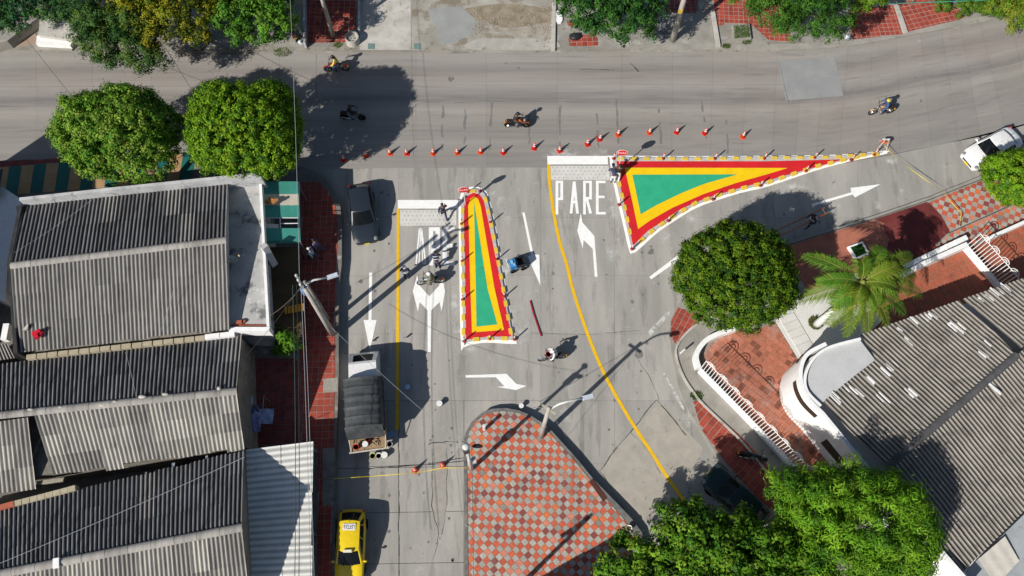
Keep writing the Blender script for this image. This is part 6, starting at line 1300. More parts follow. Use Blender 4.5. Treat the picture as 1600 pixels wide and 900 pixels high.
def person(label, loc, rz, pose, shirt, trousers, hat=None, cat='person', sleeves=True, hair=None, stripes=None, bag=None):
    t = thing('person', label, cat, loc, rz); p = POSE[pose]; V, E, Rr = [], [], []
    def add(v, r, par=None):
        V.append(tuple(v)); Rr.append(r); 
        if par is not None: E.append((par, len(V) - 1))
        return len(V) - 1
    pe = Vector(p['pelvis']); ch = Vector(p['chest']); ne = Vector(p['neck']); hd = Vector(p['head'])
    i0 = add(pe, .125); i1 = add(pe.lerp(ch, .5), .12, i0); i2 = add(ch, .14, i1); i3 = add(ne, .055, i2); d = (hd - ne).normalized(); i4 = add(hd, (.085, .10), i3); i5 = add(hd + d * .12, .07, i4)
    cl = dict(sh=[], tr=[])
    for k, sg in ((0, 1), (1, -1)):
        shd = ch.lerp(ne, .55) + Vector((0, sg * .19, 0)); el = Vector((p['el'][k][0], sg * p['el'][k][1], p['el'][k][2])); wr = Vector((p['wr'][k][0], sg * p['wr'][k][1], p['wr'][k][2]))
        a = add(shd, .062, i2); b = add(el, .042, a); c = add(wr, .030, b); dd = (wr - el).normalized(); sd = Vector((0, sg, 0)); sd = (sd - dd * sd.dot(dd)).normalized(); nn = dd.cross(sd)
        pm = add(wr + dd * .07, (.040, .020), c)
        for q, (off, ln) in enumerate(((-.032, .07), (-.011, .085), (.011, .08), (.031, .06))):
            f1 = add(wr + dd * (.105) + nn * off, .0095, pm); f2 = add(wr + dd * (.105 + ln * .5) + nn * off * 1.1 - sd * .010, .0085, f1); add(wr + dd * (.105 + ln) + nn * off * 1.1 - sd * .034, .0075, f2)
        th = add(wr + dd * .05 + nn * -.045, .011, c); add(wr + dd * .09 + nn * -.07 - sd * .012, .009, th)
        hp = pe + Vector((0, sg * .095, -.05)); kn = Vector((p['kn'][k][0], sg * (.12 if pose != 'ride' else .22), p['kn'][k][1])); an = Vector((p['an'][k][0], sg * (.12 if pose != 'ride' else .20), p['an'][k][1]))
        h = add(hp, .085, i0); q1 = add(kn, .058, h); q2 = add(an, .038, q1); add(an + Vector((.14, 0, -.045)), .032, q2)
        cl['sh'].append((shd, el, wr)); cl['tr'].append((hp, kn, an))
    skin_obj('body', V, E, Rr, skin_m, t)
    V2 = [pe, pe.lerp(ch, .5), ch, ch.lerp(ne, .6)]; E2 = [(0, 1), (1, 2), (2, 3)]; R2 = [(.15, .18), (.145, .175), (.15, .19), .09]
    for (s_, e_, w_) in cl['sh']:
        b = len(V2); V2 += [s_, s_.lerp(e_, .95)] + ([e_.lerp(w_, .8)] if sleeves else []); E2 += [(2, b), (b, b + 1)] + ([(b + 1, b + 2)] if sleeves else []); R2 += [.082, .062] + ([.048] if sleeves else [])
    skin_obj('shirt', [tuple(v) for v in V2], E2, R2, shirt, t)
    V3 = [pe + Vector((0, 0, .06)), pe + Vector((0, 0, -.02))]; E3 = [(0, 1)]; R3 = [(.135, .165), (.14, .165)]
    for (h, k_, a_) in cl['tr']:
        b = len(V3); V3 += [h + Vector((0, 0, -.04)), k_, k_.lerp(a_, .9)]; E3 += [(1, b), (b, b + 1), (b + 1, b + 2)]; R3 += [.108, .076, .060]
    skin_obj('trousers', [tuple(v) for v in V3], E3, R3, trousers, t)
    for (h, k_, a_) in cl['tr']: mb = MB(); mb.smooth = True; mb.ball((a_.x + .06, a_.y, a_.z - .035), (.14, .05, .045), 10, 6); mb.build('shoe', shoe_m, t)
    mb = MB(); mb.smooth = True
    for sg in (-1, 1): mb.ball((hd.x + .085, hd.y + sg * .035, hd.z + .02), .013, 6, 4)
    mb.build('eyes', plain('eyes', (.02, .02, .02), .3), t)
    mb = MB(); mb.smooth = True; mb.ball((hd.x + .105, 0, hd.z - .01), (.022, .016, .028), 6, 5); mb.ball((hd.x + .088, 0, hd.z - .055), (.012, .03, .008), 6, 4)
    for sg in (-1, 1): mb.ball((hd.x, sg * .09, hd.z), (.022, .014, .034), 6, 5)
    mb.build('face', skin_m, t)
    if hat:
        mb = MB(); mb.smooth = True; mb.ball((hd.x - .01, 0, hd.z + .05), (.15, .135, .14) if hat[1] == 'helmet' else (.115, .105, .10), 14, 10)
        o = mb.build('helmet' if hat[1] == 'helmet' else 'cap', hat[0], t)
        if hat[1] == 'helmet': mb = MB(); mb.smooth = True; mb.ball((hd.x + .06, 0, hd.z + .02), (.095, .115, .06), 10, 6); mb.build('visor', glass, t)
        else: mb = MB(); mb.lathe([(.11, 0), (.11, .012), (1e-4, .02)], 14, (hd.x + .10, 0, hd.z + .05)); mb.build('brim', hat[0], t)
    else:
        mb = MB(); mb.smooth = True; mb.ball((hd.x - .018, 0, hd.z + .045), (.105, .098, .105), 12, 8); mb.build('hair', hair or hair_m, t)
    if stripes:
        ax = (ch - pe).normalized(); up_ = Vector((0, 1, 0)); fw = up_.cross(ax)
        for f in (.55, 1.0):
            cpt = pe.lerp(ch, f); mb = MB(); mb.smooth = True; pts = [cpt + fw * .185 * math.cos(R(a)) + up_ * .215 * math.sin(R(a)) for a in range(0, 361, 20)]; mb.tube(pts, .020, 5, False); mb.build('reflective_stripe', stripes, t)
    return t
def feet_at(px, py, z=0.0): p = W(px, py, z); return (p.x, p.y, z)
navy = M('cloth_dark_navy', (.018, .022, .05), (.03, .035, .075), 9, .85); blk = M('cloth_black', (.015, .015, .017), (.028, .028, .03), 8, .85); jean = M('cloth_jean', (.07, .10, .19), (.05, .07, .13), 9, .85)
yel_c = M('cloth_yellow', (.68, .60, .10), (.58, .5, .08), 6, .8); blue_c = M('cloth_blue_jacket', (.05, .10, .24), (.04, .08, .19), 7, .8); wht_c = M('cloth_white', (.68, .68, .68), (.56, .56, .57), 7, .8)
sky_c = M('cloth_pale_blue', (.34, .46, .56), (.28, .38, .48), 7, .8); prp = M('cloth_purple', (.14, .11, .24), (.1, .08, .18), 7, .8); grn_c = M('cloth_olive', (.22, .24, .15), (.13, .15, .09), 7, .8)
refl = plain('reflective', (.75, .76, .78), .35)
p_red = plain('paint_moto_red', (.30, .02, .02), .3, coat=.4); p_blk = plain('paint_moto_black', (.015, .015, .017), .3, coat=.4); p_org = plain('paint_moto_orange', (.55, .12, .01), .35); p_tan = plain('paint_moto_tan', (.45, .32, .2), .4); p_sil = plain('paint_moto_silver', (.4, .41, .42), .35, .5)
def ride(mlabel, plabel, front, rear, paint, shirt, trousers, hat, box=None):
    m = motorcycle(mlabel, front, rear, paint, None, box)
    person(plabel, tuple(m.location), m.rotation_euler.z, 'ride', shirt, trousers, hat); return m
h_blk = plain('helmet_black', (.012, .012, .014), .25, coat=.5); h_wht = plain('helmet_white', (.74, .75, .75), .3); h_yel = plain('helmet_yellow', (.55, .45, .05), .35)
ride('motorcycle with dark red tank heading left along the far side of the main road', 'rider in a yellow shirt and black helmet on the far side of the main road', (507, 108), (545, 106), p_red, yel_c, jean, (h_blk, 'helmet'))
ride('black motorcycle heading right inside the round tree shadow on the main road', 'rider in dark jacket and pale jeans inside the round tree shadow', (572, 184), (530, 181), p_blk, blk, M('pale_jeans', (.2, .25, .36), (.15, .19, .28), 8, .85), (h_blk, 'helmet'))
ride('motorcycle with orange rear panel heading right in the middle of the main road', 'rider all in black with a white striped helmet in the middle of the main road', (830, 195), (786, 194), p_org, blk, blk, (h_blk, 'helmet'))
ride('tan fronted motorcycle leaning into the bend at the right of the main road', 'rider in a blue jacket and yellow helmet at the bend of the main road', (1357, 176), (1397, 172), p_tan, blue_c, jean, (h_yel, 'helmet'))
ride('pale motorcycle standing on the forked arrow below the word', 'rider in olive clothes and a white helmet on the forked arrow', (654, 442), (693, 438), p_sil, grn_c, M('pale_trouser', (.4, .38, .3), (.3, .28, .22), 7, .85), (h_wht, 'helmet'))
mo = motorcycle('grey motorcycle carrying a red bucket, right of the right turn arrow', (843, 562), (884, 556), p_sil, None, None)
person('rider in white and black clothes with a pale cap, by the right turn arrow', tuple(mo.location), mo.rotation_euler.z, 'ride', wht_c, blk, (h_wht, 'cap'))
c = mo.location; bq = thing('paint_bucket', 'red bucket of red paint balanced on the tank of the grey motorcycle', 'bucket', (c.x + .30 * math.cos(mo.rotation_euler.z), c.y + .30 * math.sin(mo.rotation_euler.z), .93)); mb = MB(); mb.smooth = True; mb.lathe([(.13, 0), (.16, .32), (.17, .32), (.15, .31), (.12, .03), (1e-4, .03)], 18); mb.build('pail', MATS['pail_red'], bq); mb = MB(); mb.lathe([(.145, .26), (1e-4, .26)], 18); mb.build('paint', plain('paint_crimson', (.25, .0, .01), .25), bq)
motorcycle('dark motorcycle parked in shade on the sidewalk above the green car', (1186, 716), (1163, 711), p_blk)
motorcycle('old motorcycle parked under the green tree at the foot of the leaning poles', (447, 40), (462, 62), p_blk)
# people on foot
person('worker in dark navy walking across the stop line left of the narrow island', feet_at(694, 339), R(105), 'walk', navy, navy, None, stripes=None)
person('worker with a white helmet and reflective band standing by the yellow line', feet_at(636, 434), R(90), 'stand', navy, navy, (h_wht, 'helmet'), stripes=refl)
person('worker in navy with diagonal reflective stripes bending over the unfinished letter', feet_at(684, 416), R(100), 'bend', navy, navy, None, stripes=refl)
person('worker in navy shirt and white trousers crouching at the wedge island corner beside the sign', feet_at(957, 283), R(95), 'bend', M('cloth_navy_white', (.03, .04, .10), (.05, .06, .12), 9, .85), wht_c, (navy, 'cap'))
person('second worker in dark clothes stepping onto the wedge island behind the crouching worker', feet_at(964, 279), R(80), 'walk', blk, wht_c, None)
person('worker with reflective stripes carrying an orange ladder into the tree shadow', feet_at(1263, 353), R(205), 'carry', navy, blk, None, stripes=refl)
person('pedestrian in pale blue with light hair on the dark tiled sidewalk', feet_at(493, 405, H1), R(170), 'walk', sky_c, jean, None, hair=plain('hair_white', (.6, .6, .58)))
person('pedestrian in purple top walking behind the one in pale blue', feet_at(500, 392, H1), R(160), 'walk', prp, jean, None)
person('person in blue partly hidden by the broad leaved tree at the bottom', feet_at(1038, 832), R(60), 'stand', M('cloth_blue2', (.08, .12, .32), (.06, .09, .25), 8, .85), navy, None)

# ladder carried by the worker
a, b = W(1196, 374, 1.12), W(1291, 328, 1.12); ld2 = thing('ladder', 'long orange ladder carried at waist height through the tree shadow', 'ladder', ((a.x + b.x) / 2, (a.y + b.y) / 2, 1.02), math.atan2(b.y - a.y, b.x - a.x)); LL = (b - a).length
om = plain('ladder_orange', (.50, .12, .012), .45)
for y in (-.2, .2): mb = MB(); mb.box((0, y, .04), (LL, .05, .08)); mb.build('rail', om, ld2)
for k in range(14): mb = MB(); mb.tube([(-LL / 2 + .15 + k * (LL - .3) / 13, -.2, .04), (-LL / 2 + .15 + k * (LL - .3) / 13, .2, .04)], .016, 6); mb.build('rung', grey_steel, ld2)
a, b = W(1218, 383, .1), W(1277, 365, .1); mb = MB(); mb.tube([a, b], .035, 8); mb.solo('pipe', plain('pipe_blue', (.10, .16, .22), .4), 'grey blue pipe lying along the kerb in the tree shadow', 'pipe')
# blue motor cart beside the narrow island
c = W(807, 411, .5); ct = thing('hand_cart', 'small blue motor cart with a black box beside the narrow island', 'cart', (c.x, c.y, 0), R(17))
blu = M('cart_blue', (.02, .14, .40), (.04, .26, .55), 6, .35)
mb = MB(); mb.box((-.26, 0, .52), (.42, .62, .42), 0, (.9, .92)); mb.build('motor_housing', blu, ct); mb = MB(); mb.box((-.30, .06, .76), (.18, .3, .10), 0, (.8, .8)); mb.box((-.2, -.18, .75), (.14, .16, .08)); mb.build('motor', plain('cart_light', (.25, .45, .65), .3), ct)
mb = MB()
for dx, dy, sx_, sy_ in ((.30, .30, .58, .03), (.30, -.30, .58, .03), (.02, 0, .03, .62), (.58, 0, .03, .62)): mb.box((.0 + dx, dy, .50), (sx_, sy_, .42))
mb.box((.30, 0, .32), (.56, .6, .03)); mb.build('box', plain('cart_black', (.012, .016, .025), .6), ct)
for x, y in ((-.35, .38), (-.35, -.38), (.35, .38), (.35, -.38)): wheel(ct, x, y, .19, .11, grey_steel)
mb = MB(); mb.tube([(-.5, -.3, .5), (-.62, -.3, .85), (-.62, .3, .85), (-.5, .3, .5)], .02, 6); mb.build('push_bar', pw, ct)
mb = MB(); mb.tube([(-.5, -.33, .33), (.6, -.33, .33)], .018, 5); mb.tube([(-.5, .33, .33), (.6, .33, .33)], .018, 5); mb.build('frame', plain('cart_silver', (.5, .52, .54), .35, .6), ct)

# ================================================================ SMALL STREET THINGS
cone_o = plain('cone_orange', (.72, .075, .012), .5); cone_r = plain('cone_red', (.62, .025, .015), .5); cone_w = plain('cone_white', (.72, .70, .68), .45)
def cone_proto(m, h=.72):
    t = thing('traffic_cone', 'x', 'traffic cone'); mb = MB(); mb.box((0, 0, .02), (.36, .36, .04), 0, (.96, .96)); mb.build('base', m, t)
    f = lambda z: .14 - (.14 - .028) * z / h
    mb = MB(); mb.smooth = True; mb.lathe([(f(0), .04), (f(h), h), (1e-4, h)], 18); mb.build('cone_body', m, t)
    for z0, z1 in ((.30, .42), (.50, .60)): mb = MB(); mb.smooth = True; mb.lathe([(f(z0) + .005, z0), (f(z1) + .005, z1)], 18); mb.build('white_band', cone_w, t)
    return t
protos = [cone_proto(cone_o), cone_proto(cone_r)]
ordn = ['first', 'second', 'third', 'fourth', 'fifth', 'sixth', 'seventh', 'eighth', 'ninth', 'tenth', 'eleventh', 'twelfth', 'thirteenth', 'fourteenth', 'fifteenth', 'sixteenth', 'seventeenth']
row = [(537, 250, 1), (572, 243, 0), (609.5, 240, 0), (636, 240, 1), (677, 240, 0), (714.5, 239.5, 0), (751, 238, 0), (786.5, 239, 1), (834.5, 232, 1), (874.5, 236, 1), (918, 226, 1), (936.8, 218, 1), (965.5, 211, 0), (1014.5, 208, 0), (1057, 207, 1), (1101, 208.5, 1), (1160.5, 214, 0)]
used = [False, False]
for i, (x, y, k) in enumerate(row):
    lab = ('%s cone from the left in the long row along the main road' % ordn[i]).capitalize().replace('First cone', 'first cone'); lab = ('orange' if k == 0 else 'red orange') + ' traffic ' + lab[0].lower() + lab[1:]
    lab = ('orange' if k == 0 else 'red orange') + ' traffic cone, %s from the left in the long row' % ordn[i]
    if not used[k]: o = protos[k]; used[k] = True
    else: o = copy_tree(protos[k])
    o.location = W(x, y, 0); o.rotation_euler = (rnd.gauss(0, .035), rnd.gauss(0, .035), rnd.uniform(-.7, .7)); o.scale = (1, 1, rnd.uniform(.92, 1.05)); o['label'] = lab; o['group'] = 'traffic cones on the streets'
for (x, y, k), lab in (((649, 735, 0), 'orange traffic cone by the caution tape, nearer the truck'), ((692, 727.5, 0), 'orange traffic cone by the caution tape, nearer the checker plaza')):
    o = copy_tree(protos[k]); o.location = W(x, y, 0); o.rotation_euler = (rnd.gauss(0, .035), rnd.gauss(0, .035), rnd.uniform(-.7, .7)); o.scale = (1, 1, rnd.uniform(.92, 1.05)); o['label'] = lab; o['group'] = 'traffic cones on the streets'
# flexible posts on the island kerbs
pr_ = thing('delineator_post', 'x', 'delineator post'); mb = MB(); mb.smooth = True; mb.lathe([(.125, 0), (.125, .03), (.06, .05), (1e-4, .05)], 14); mb.build('base', plain('post_base', (.30, .03, .03), .5), pr_)
mb = MB(); mb.smooth = True; mb.lathe([(.048, .04), (.042, .72), (.03, .75), (1e-4, .75)], 12); mb.build('post', plain('post_red', (.55, .06, .04), .5), pr_)
for z0 in (.34, .52): mb = MB(); mb.smooth = True; mb.lathe([(.051, z0), (.050, z0 + .12)], 12); mb.build('white_band', cone_w, pr_)
posts_ = [((721.5, 350), 'second down the left side of the narrow island'), ((722.5, 408), 'third down the left side of the narrow island'), ((723.3, 468), 'fourth down the left side of the narrow island'), ((725.5, 533), 'at the lower left corner of the narrow island'), ((765.5, 529), 'in the middle of the lower end of the narrow island'), ((804, 530), 'at the lower right corner of the narrow island'),
    ((766.5, 347.5), 'highest on the right side of the narrow island'), ((776, 405), 'second highest on the right side of the narrow island'), ((788, 463), 'third highest on the right side of the narrow island'), ((731.5, 299.5), 'beside the sign at the top of the narrow island'), ((750, 299), 'on the top right curve of the narrow island'),
    ((959, 248), 'at the top left corner of the wedge island'), ((1036, 248), 'second on the top edge of the wedge island'), ((1117, 248), 'third on the top edge of the wedge island'), ((1194, 247.5), 'fourth on the top edge of the wedge island'), ((1272.5, 246.5), 'fifth on the top edge of the wedge island'), ((1366, 241.5), 'at the sharp tip of the wedge island'),
    ((1330, 250), 'nearest the tip on the lower edge of the wedge island'), ((1259, 267), 'second from the tip on the lower edge of the wedge island'), ((1188, 290), 'third from the tip on the lower edge of the wedge island'), ((1114, 311.5), 'fourth from the tip on the lower edge of the wedge island'), ((1044, 345), 'fifth from the tip on the lower edge of the wedge island'), ((987.5, 389), 'at the bottom corner of the wedge island'), ((967.5, 320), 'midway on the left edge of the wedge island')]
for i, ((x, y), lab) in enumerate(posts_):
    o = pr_ if i == 0 else copy_tree(pr_); o.location = W(x, y, .13); o.rotation_euler.z = rnd.uniform(0, 3); o['label'] = 'red and white post ' + lab; o['group'] = 'delineator posts on the traffic islands'
# stop signs reading PARE
sgn_red = plain('sign_red', (.62, .02, .03), .4); sgn_w = plain('sign_letter_white', (.8, .8, .8), .4)
def pare(px, py, label, yaw):
    b = W(px, py, .13); t = thing('stop_sign', label, 'stop sign', b, yaw); mb = MB(); mb.tube([(0, 0, 0), (0, 0, 2.45)], .032, 8); mb.build('pole', pole_white, t)
    oct_ = lambda r: [(r * math.cos(R(22.5 + 45 * k)), r * math.sin(R(22.5 + 45 * k))) for k in range(8)]
    for nm, r, y, m, th in (('sign_border', .39, -.045, sgn_w, .012), ('sign_plate', .355, -.060, sgn_red, .016)):
        mb = MB(); P = oct_(r); mb.add([(x, y, 2.2 + z) for x, z in P] + [(x, y - th, 2.2 + z) for x, z in P], [tuple(range(8)), tuple(range(8, 16))[::-1]] + [(i, (i + 1) % 8, 8 + (i + 1) % 8, 8 + i) for i in range(8)]); mb.build(nm, m, t)
    text_part('PARE', .25, t, (0, -.080, 2.2), 0, sgn_w, 'lettering', None, .004, math.pi / 2)
    return t
pare(727, 320, 'red PARE stop sign on a white pole at the top of the narrow island', R(8)); pare(966, 264, 'red PARE stop sign on a white pole at the corner of the wedge island', R(-2))
# orange barrier and caution tape at the wedge tip
bt = thing('folding_barrier', 'small orange and white folding barrier at the sharp tip of the wedge island', 'barrier', W(1379, 228, 0), R(-20))
for k, (y, m) in enumerate(((.0, cone_o), (.22, cone_w), (-.2, plain('barrier_orange', (.6, .2, .06), .5)))): mb = MB(); mb.box((0 if k else -.05, y * .8, .45 + .12 * k), (.5, .05, .16), .3 * k); mb.build('board', m, bt)
for x, y in ((-.2, -.25), (.2, -.25), (-.2, .2), (.2, .2)): mb = MB(); mb.tube([(x * 1.5, y * 1.6, 0), (x * .5, 0, .85)], .02, 6); mb.build('leg', pole_white, bt)
def tape(pts, label, seed):
    rr = random.Random(seed); P = [W(*p) for p in pts]; Q = []
    for a, b in zip(P, P[1:]):
        n = max(3, int((b - a).length / .25))
        for k in range(n): q = a.lerp(b, k / n); q.z -= .10 * math.sin(math.pi * k / n) * min(1, (b - a).length / 6); Q.append(q)
    Q.append(P[-1]); mb = MB(); rows = []
    for i, q in enumerate(Q):
        d = (Q[min(i + 1, len(Q) - 1)] - Q[max(i - 1, 0)]); d.z = 0; d.normalize(); an = .45 * math.sin(i * .55 + seed) ; s = Vector((-d.y * math.cos(an), d.x * math.cos(an), math.sin(an))) * .022; rows.append([q - s, q + s])
    mb.grid(rows); mb.solo('caution_tape', M('tape_yellow', (.70, .55, .03), (.55, .42, .05), 8, .5), label, 'tape')
tape([(520, 748, 1.0), (649, 739, .75), (692, 731, .75), (731, 731, 1.1)], 'yellow caution tape stretched across the left street behind the truck', 1)
tape([(1382, 228, .7), (1398, 244, .6), (1435, 273, .65), (1472, 298, .7), (1502, 333, .6), (1499, 356, .5)], 'yellow caution tape trailing from the wedge tip across the right checker paving', 2)
# posts on the plaza, drums, bags
mb = MB(); c = W(757, 671, H2); mb.lathe([(.10, 0), (.10, 1.0), (1e-4, 1.0)], 14, (c.x, c.y, H2)); mb.solo('bollard', pole_white, 'short white bollard on the checker plaza', 'bollard')
for (x, y), lab in (((982, 826), 'white edged round plant pot at the plaza edge by the broad leaved tree'),):
    c = W(x, y, H2); t = thing('plant_pot', lab, 'pot', (c.x, c.y, H2)); mb = MB(); mb.smooth = True; mb.lathe([(.13, 0), (.17, .3), (.18, .3), (.15, .29), (.13, .2), (1e-4, .2)], 18); mb.build('pot', pw, t); mb = MB(); mb.lathe([(.135, .21), (1e-4, .215)], 14); mb.build('soil', MATS['bed_soil'], t)
c = W(549.5, 58, .7); dr = thing('concrete_drum', 'round pale concrete ring filled with rubble on the corner of the red tiles', 'concrete drum', (c.x, c.y, H4)); mb = MB(); mb.smooth = False; mb.lathe([(.50, 0), (.50, .6), (.42, .6), (.42, .42), (1e-4, .42)], 28); mb.build('ring', concrete_pale, dr); 
for k in range(8): mb = MB(); mb.ball((rnd.uniform(-.25, .25), rnd.uniform(-.25, .25), .45), (.09, .07, .05), 6, 4); mb.build('stone', concrete_dirty, dr)
def bag(px, py, z, m, label, r=.3):
    c = W(px, py, z + .15); mb = MB(); mb.smooth = True; mb.ball((c.x, c.y, z + .14), (r, r * .75, .2), 14, 9); rr = random.Random(int(px)); mb.v = [(x + rr.uniform(-.035, .035), y + rr.uniform(-.035, .035), max(z, zz + rr.uniform(-.03, .03))) for x, y, zz in mb.v]
    mb.ball((c.x + r * .7, c.y + r * .5, z + .2), (.07, .1, .06), 8, 5); mb.solo('rubbish_bag', m, label, 'bag')
bag(898, 57, H4, M('bag_black', (.018, .018, .02), (.03, .03, .033), 6, .35), 'black rubbish bag on the far sidewalk left of the laurel tree', .42); bag(471, 66, H4, M('bag_white', (.6, .62, .65), (.45, .48, .55), 6, .5), 'white plastic bag at the foot of the green pole', .24); bag(1324, 58, H4, MATS['bag_white'], 'white plastic bag at the kerb right of the mango tree', .22)
mb = MB(); c = W(872, 28, H4); mb.prism([(c.x + .35 * math.cos(a) * rnd.uniform(.7, 1.2), c.y + .6 * math.sin(a) * rnd.uniform(.7, 1.2)) for a in np.linspace(0, 5.8, 11)], H4, H4 + .12); mb.solo('plaster_lump', white_wall, 'broken white plaster lump beside the dirty driveway', 'rubble')
for px, py in ():
    pass
mb = MB(); c = W(708, 697, 0)
# rusty plate in the notch of the plaza kerb
mb = MB(); P = PP([(920, 752), (926, 748), (949, 778), (943, 784)], H2 + .03); mb.prism(P, H2, H2 + .03); mb.solo('rusty_plate', M('rust', (.09, .03, .022), (.06, .022, .018), 4, .8), 'dark rusty plate set in the notch of the plaza edge', 'plate')
# ---------------------------------------------------------------- poles, street lamps and wires
def pole(label, base_px, zb, h, r0, r1, m, lean=None, name='utility_pole', cat='utility pole'):
    b = W(*base_px, zb); t = thing(name, label, cat, b); top_ = b + Vector((0, 0, h)) + (Vector(lean) if lean else Vector((0, 0, 0))); mb = MB(); mb.smooth = True; mb.tube([b, b.lerp(top_, .5), top_], [r0, (r0 + r1) / 2, r1], 14); mb.build('pole', m, t, True); return t, b, top_
def lamp_arm(t, top_, tip_px, tz, m=pole_white):
    e = W(*tip_px, tz); mid = top_.lerp(e, .5) + Vector((0, 0, .25)); mb = MB(); mb.smooth = True; mb.tube([top_ - Vector((0, 0, .5)), top_.lerp(mid, .6) + Vector((0, 0, .05)), mid, e], .06, 8); mb.build('lamp_arm', m, t, True)
    d = (e - mid); d.z = 0; d.normalize(); an = math.atan2(d.y, d.x); mb = MB(); q = e + d * .28; mb.box((q.x, q.y, e.z), (.66, .26, .12), an, (.85, .8)); mb.build('lamp_head', M('lamp_grey', (.50, .55, .62), (.42, .47, .54), 5, .45), t, True)
    mb = MB(); mb.box((q.x + d.x * .1, q.y + d.y * .1, e.z - .08), (.4, .2, .04), an); mb.build('lamp_lens', lamp_m, t, True)
t, b, tp = pole('tall concrete pole with a lamp arm, transformer gear and wires on the left sidewalk', (520, 521), H1, 7.4, .21, .12, pole_conc, name='lamp_post', cat='street lamp'); lamp_arm(t, W(472, 447, 7.3), (512, 433.5), 7.3); left_top = tp
g = W(467, 437, 7.9)
for k in range(3): mb = MB(); q = W(464 + k * 3.2, 432 + k * 7, 7.8); mb.smooth = True; mb.lathe([(.06, 0), (.09, .06), (.06, .12), (.09, .18), (.05, .26), (1e-4, .26)], 10, tuple(q)); mb.build('insulator', M('porcelain', (.5, .52, .5), (.4, .42, .42), 5, .35), t, True)
mb = MB(); mb.box(W(470, 444, 7.6), (1.1, .12, .12), R(-60)); mb.build('crossarm', grey_steel, t, True)
mb = MB(); mb.smooth = True; q = W(476, 455, 7.0); mb.lathe([(.17, -.3), (.19, -.25), (.19, .3), (1e-4, .36)], 14, tuple(q)); mb.build('junction_drum', plain('drum_blue', (.10, .16, .32), .5), t, True)
t2, b2, tp2 = pole('thinner old pole standing close behind the lamp pole', (513, 500), H1, 6.4, .15, .10, M('pole_old', (.30, .28, .26), (.2, .19, .17), 3, .9), name='utility_pole')
t, b, tp = pole('pale pole with a curved lamp arm on the edge of the checker plaza', (845, 682), H2, 6.0, .16, .10, pole_conc, (.25, .3, 0), 'lamp_post', 'street lamp'); lamp_arm(t, tp, (911, 622), 6.7)
mb = MB(); mb.box(tp - Vector((0, 0, .4)), (.9, .1, .1), R(-35)); mb.build('crossarm', M('cross_wood', (.42, .39, .3), (.3, .28, .2), 4, .8), t, True); plaza_top = tp
t, b, tp3 = pole('grey pole topped with a white insulator ring on the left edge of the checker plaza', (737, 733), H2, 6.8, .13, .09, pole_white); 
mb = MB(); mb.smooth = True; mb.lathe([(.12, -.05), (.2, 0), (.12, .08), (1e-4, .08)], 14, tuple(tp3)); mb.build('cap_ring', M('cap_white', (.6, .6, .58), (.5, .5, .48), 4, .5), t, True)
mb = MB(); q = tp3 - Vector((.02, .02, .9)); mb.box(q, (.34, .26, .7), R(20)); mb.build('meter_box', plain('meter_dark', (.05, .055, .06)), t, True)
mb = MB(); q = W(739, 719, 2.6); mb.box(q, (.34, .3, .6), R(10)); mb.build('service_box', pole_white, t, True)
mb = MB(); q = W(746, 697, 6.2); mb.lathe([(.18, 0), (.14, .1), (1e-4, .12)], 12, tuple(q), 'z', 1.6, .7); mb.build('lamp_head', dark_metal, t, True)
t, b, tpl = pole('leaning white pole on the red tiles at the top', (521, 57), H4, 7.0, .17, .11, pole_conc, (.0, 0, 0)); 
t, b, tpg = pole('old grey pole with a green stay post, left of the red tiles at the top', (474, 54), H4, 7.2, .20, .14, M('pole_grey', (.26, .27, .28), (.18, .19, .2), 3, .85), (-.4, .1, 0)); mb = MB(); mb.tube([W(477, 56, H4), W(463, 18, 3.2), W(452, -5, 4.6)], .08, 8); mb.build('green_stay', plain('stay_green', (.02, .16, .12), .5), t, True)
t, b, tpr = pole('tall pale square pole with a yellow tag, right of the laurel tree at the top', (1051, 63), H4, 7.6, .22, .15, pole_conc); mb = MB(); mb.box(W(1063, 18, 4.0), (.30, .04, .34), R(10)); mb.build('yellow_tag', plain('tag_yellow', (.65, .45, .05)), t, True)
def wire(a, b, sag, label, r=.018, m=None):
    n = 14; r = r * .62; P = [a.lerp(b, k / n) - Vector((0, 0, sag * 4 * (k / n) * (1 - k / n))) for k in range(n + 1)]; mb = MB(); mb.tube(P, r, 4); mb.solo('overhead_wire', m or plain('wire_dark', (.03, .035, .035), .6), label, 'wire')
wl = plain('wire_light', (.40, .42, .45), .5); lt = W(468, 440, 7.7)
wire(lt, W(452, -30, 7.6), .3, 'pale wire running up from the lamp pole past the green tree edge', .022, wl)
wire(lt + Vector((.2, 0, 0)), W(493, 990, 7.0), .3, 'right strand of the pair of pale wires running down from the lamp pole', .022, wl); wire(lt + Vector((.05, 0, -.1)), W(487, 990, 7.0), .3, 'left strand of the pair of pale wires running down from the lamp pole', .022, wl)
wire(lt - Vector((.25, 0, .4)), W(466, 990, 6.4), .4, 'dark cable running down over the patio left of the pale pair', .03); wire(lt - Vector((.5, 0, .5)), W(459, 990, 6.2), .5, 'greenish cable running down along the patio edge', .03, plain('wire_green', (.05, .09, .08), .6))
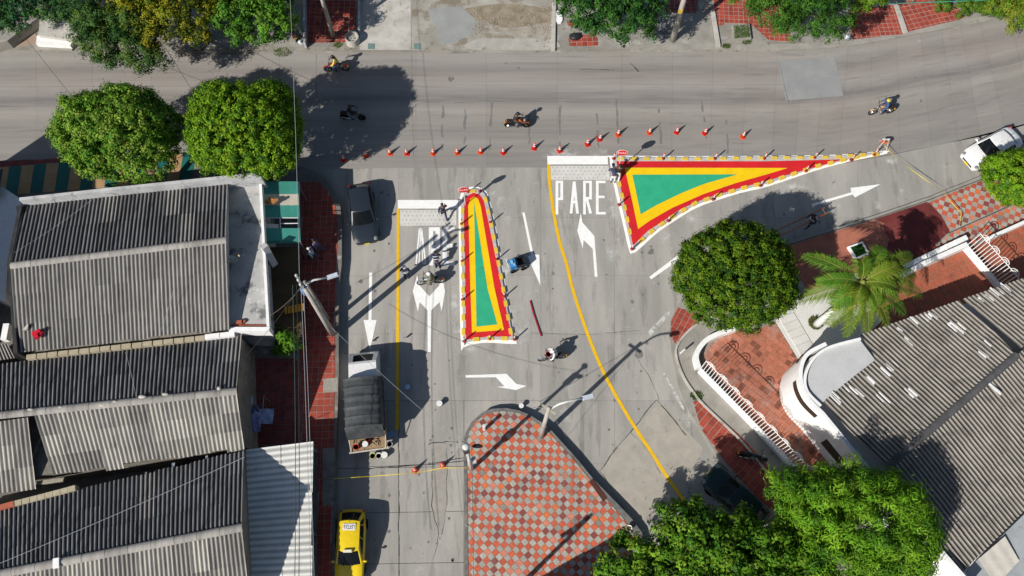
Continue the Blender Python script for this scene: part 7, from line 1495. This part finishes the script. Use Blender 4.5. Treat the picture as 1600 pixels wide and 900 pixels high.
wire(lt - Vector((0, 0, .6)), W(422, 493, 4.2), .3, 'service wire from the lamp pole to the house deck', .02, plain('wire_brown', (.16, .13, .1), .7)); wire(lt - Vector((0, 0, .5)), W(380, 560, 4.0), .3, 'service wire from the lamp pole to the middle house', .018)
wire(W(518, 512, 3.0), tp3 - Vector((0, 0, .4)), .6, 'long stay wire crossing the street from the lamp pole to the plaza pole', .018, plain('wire_grey', (.25, .26, .27), .5))
wire(tp3 + Vector((.05, 0, -.1)), W(733, 1000, 6.5), .2, 'wire running down the left edge of the checker plaza', .02); wire(tp3 + Vector((.3, 0, -.2)), W(741, 1000, 6.5), .25, 'second wire running down over the checker plaza edge', .016)
wire(W(0, 880, 5.6), W(382, 714, 4.4), .25, 'pale wire sagging across the lower house roof', .022, wl); wire(W(22, 395, 5.7), W(146, 310, 4.8), .15, 'pale wire over the dark roof slope of the house with the dish', .018, wl); wire(W(196, 550, 4.6), W(213, 622, 5.1), .1, 'short pale wire over the middle house roof', .016, wl); wire(W(272, 450, 5.5), W(250, 520, 4.6), .1, 'short pale wire over the pale slope of the house with the dish', .016, wl)
wire(W(40, 60, 3.0), W(112, 150, 6.0), .1, 'wire slanting over the main road at the far left', .02); wire(W(252, 65, 3.4), W(306, 150, 6.0), .1, 'wire slanting over the main road between the two round trees', .02)
wire(plaza_top, W(735, 640, 6.2), .3, 'thin wire from the plaza lamp to the left', .015) if False else None
wire(plaza_top - Vector((0, 0, .2)), W(831, 636, .5), .0, 'white stay wire left of the plaza lamp pole', .022, wl); wire(plaza_top - Vector((0, 0, .2)), W(885, 682, .2), .05, 'white stay wire right of the plaza lamp pole', .018, wl)
c = W(1062, 552, .35); mb = MB(); mb.tube([W(1063, 552, H3), W(1070, 546, 1.0)], .06, 8); mb.solo('bollard', pole_white, 'slanted white stub post on the curved sidewalk corner', 'bollard')

t, b, tps = pole('street lamp pole just below the bottom edge, its shadow lying on the checker plaza', (742, 985), .45, 7.0, .16, .10, pole_conc, name='lamp_post', cat='street lamp'); lamp_arm(t, tps, (700, 1010), 7.2)
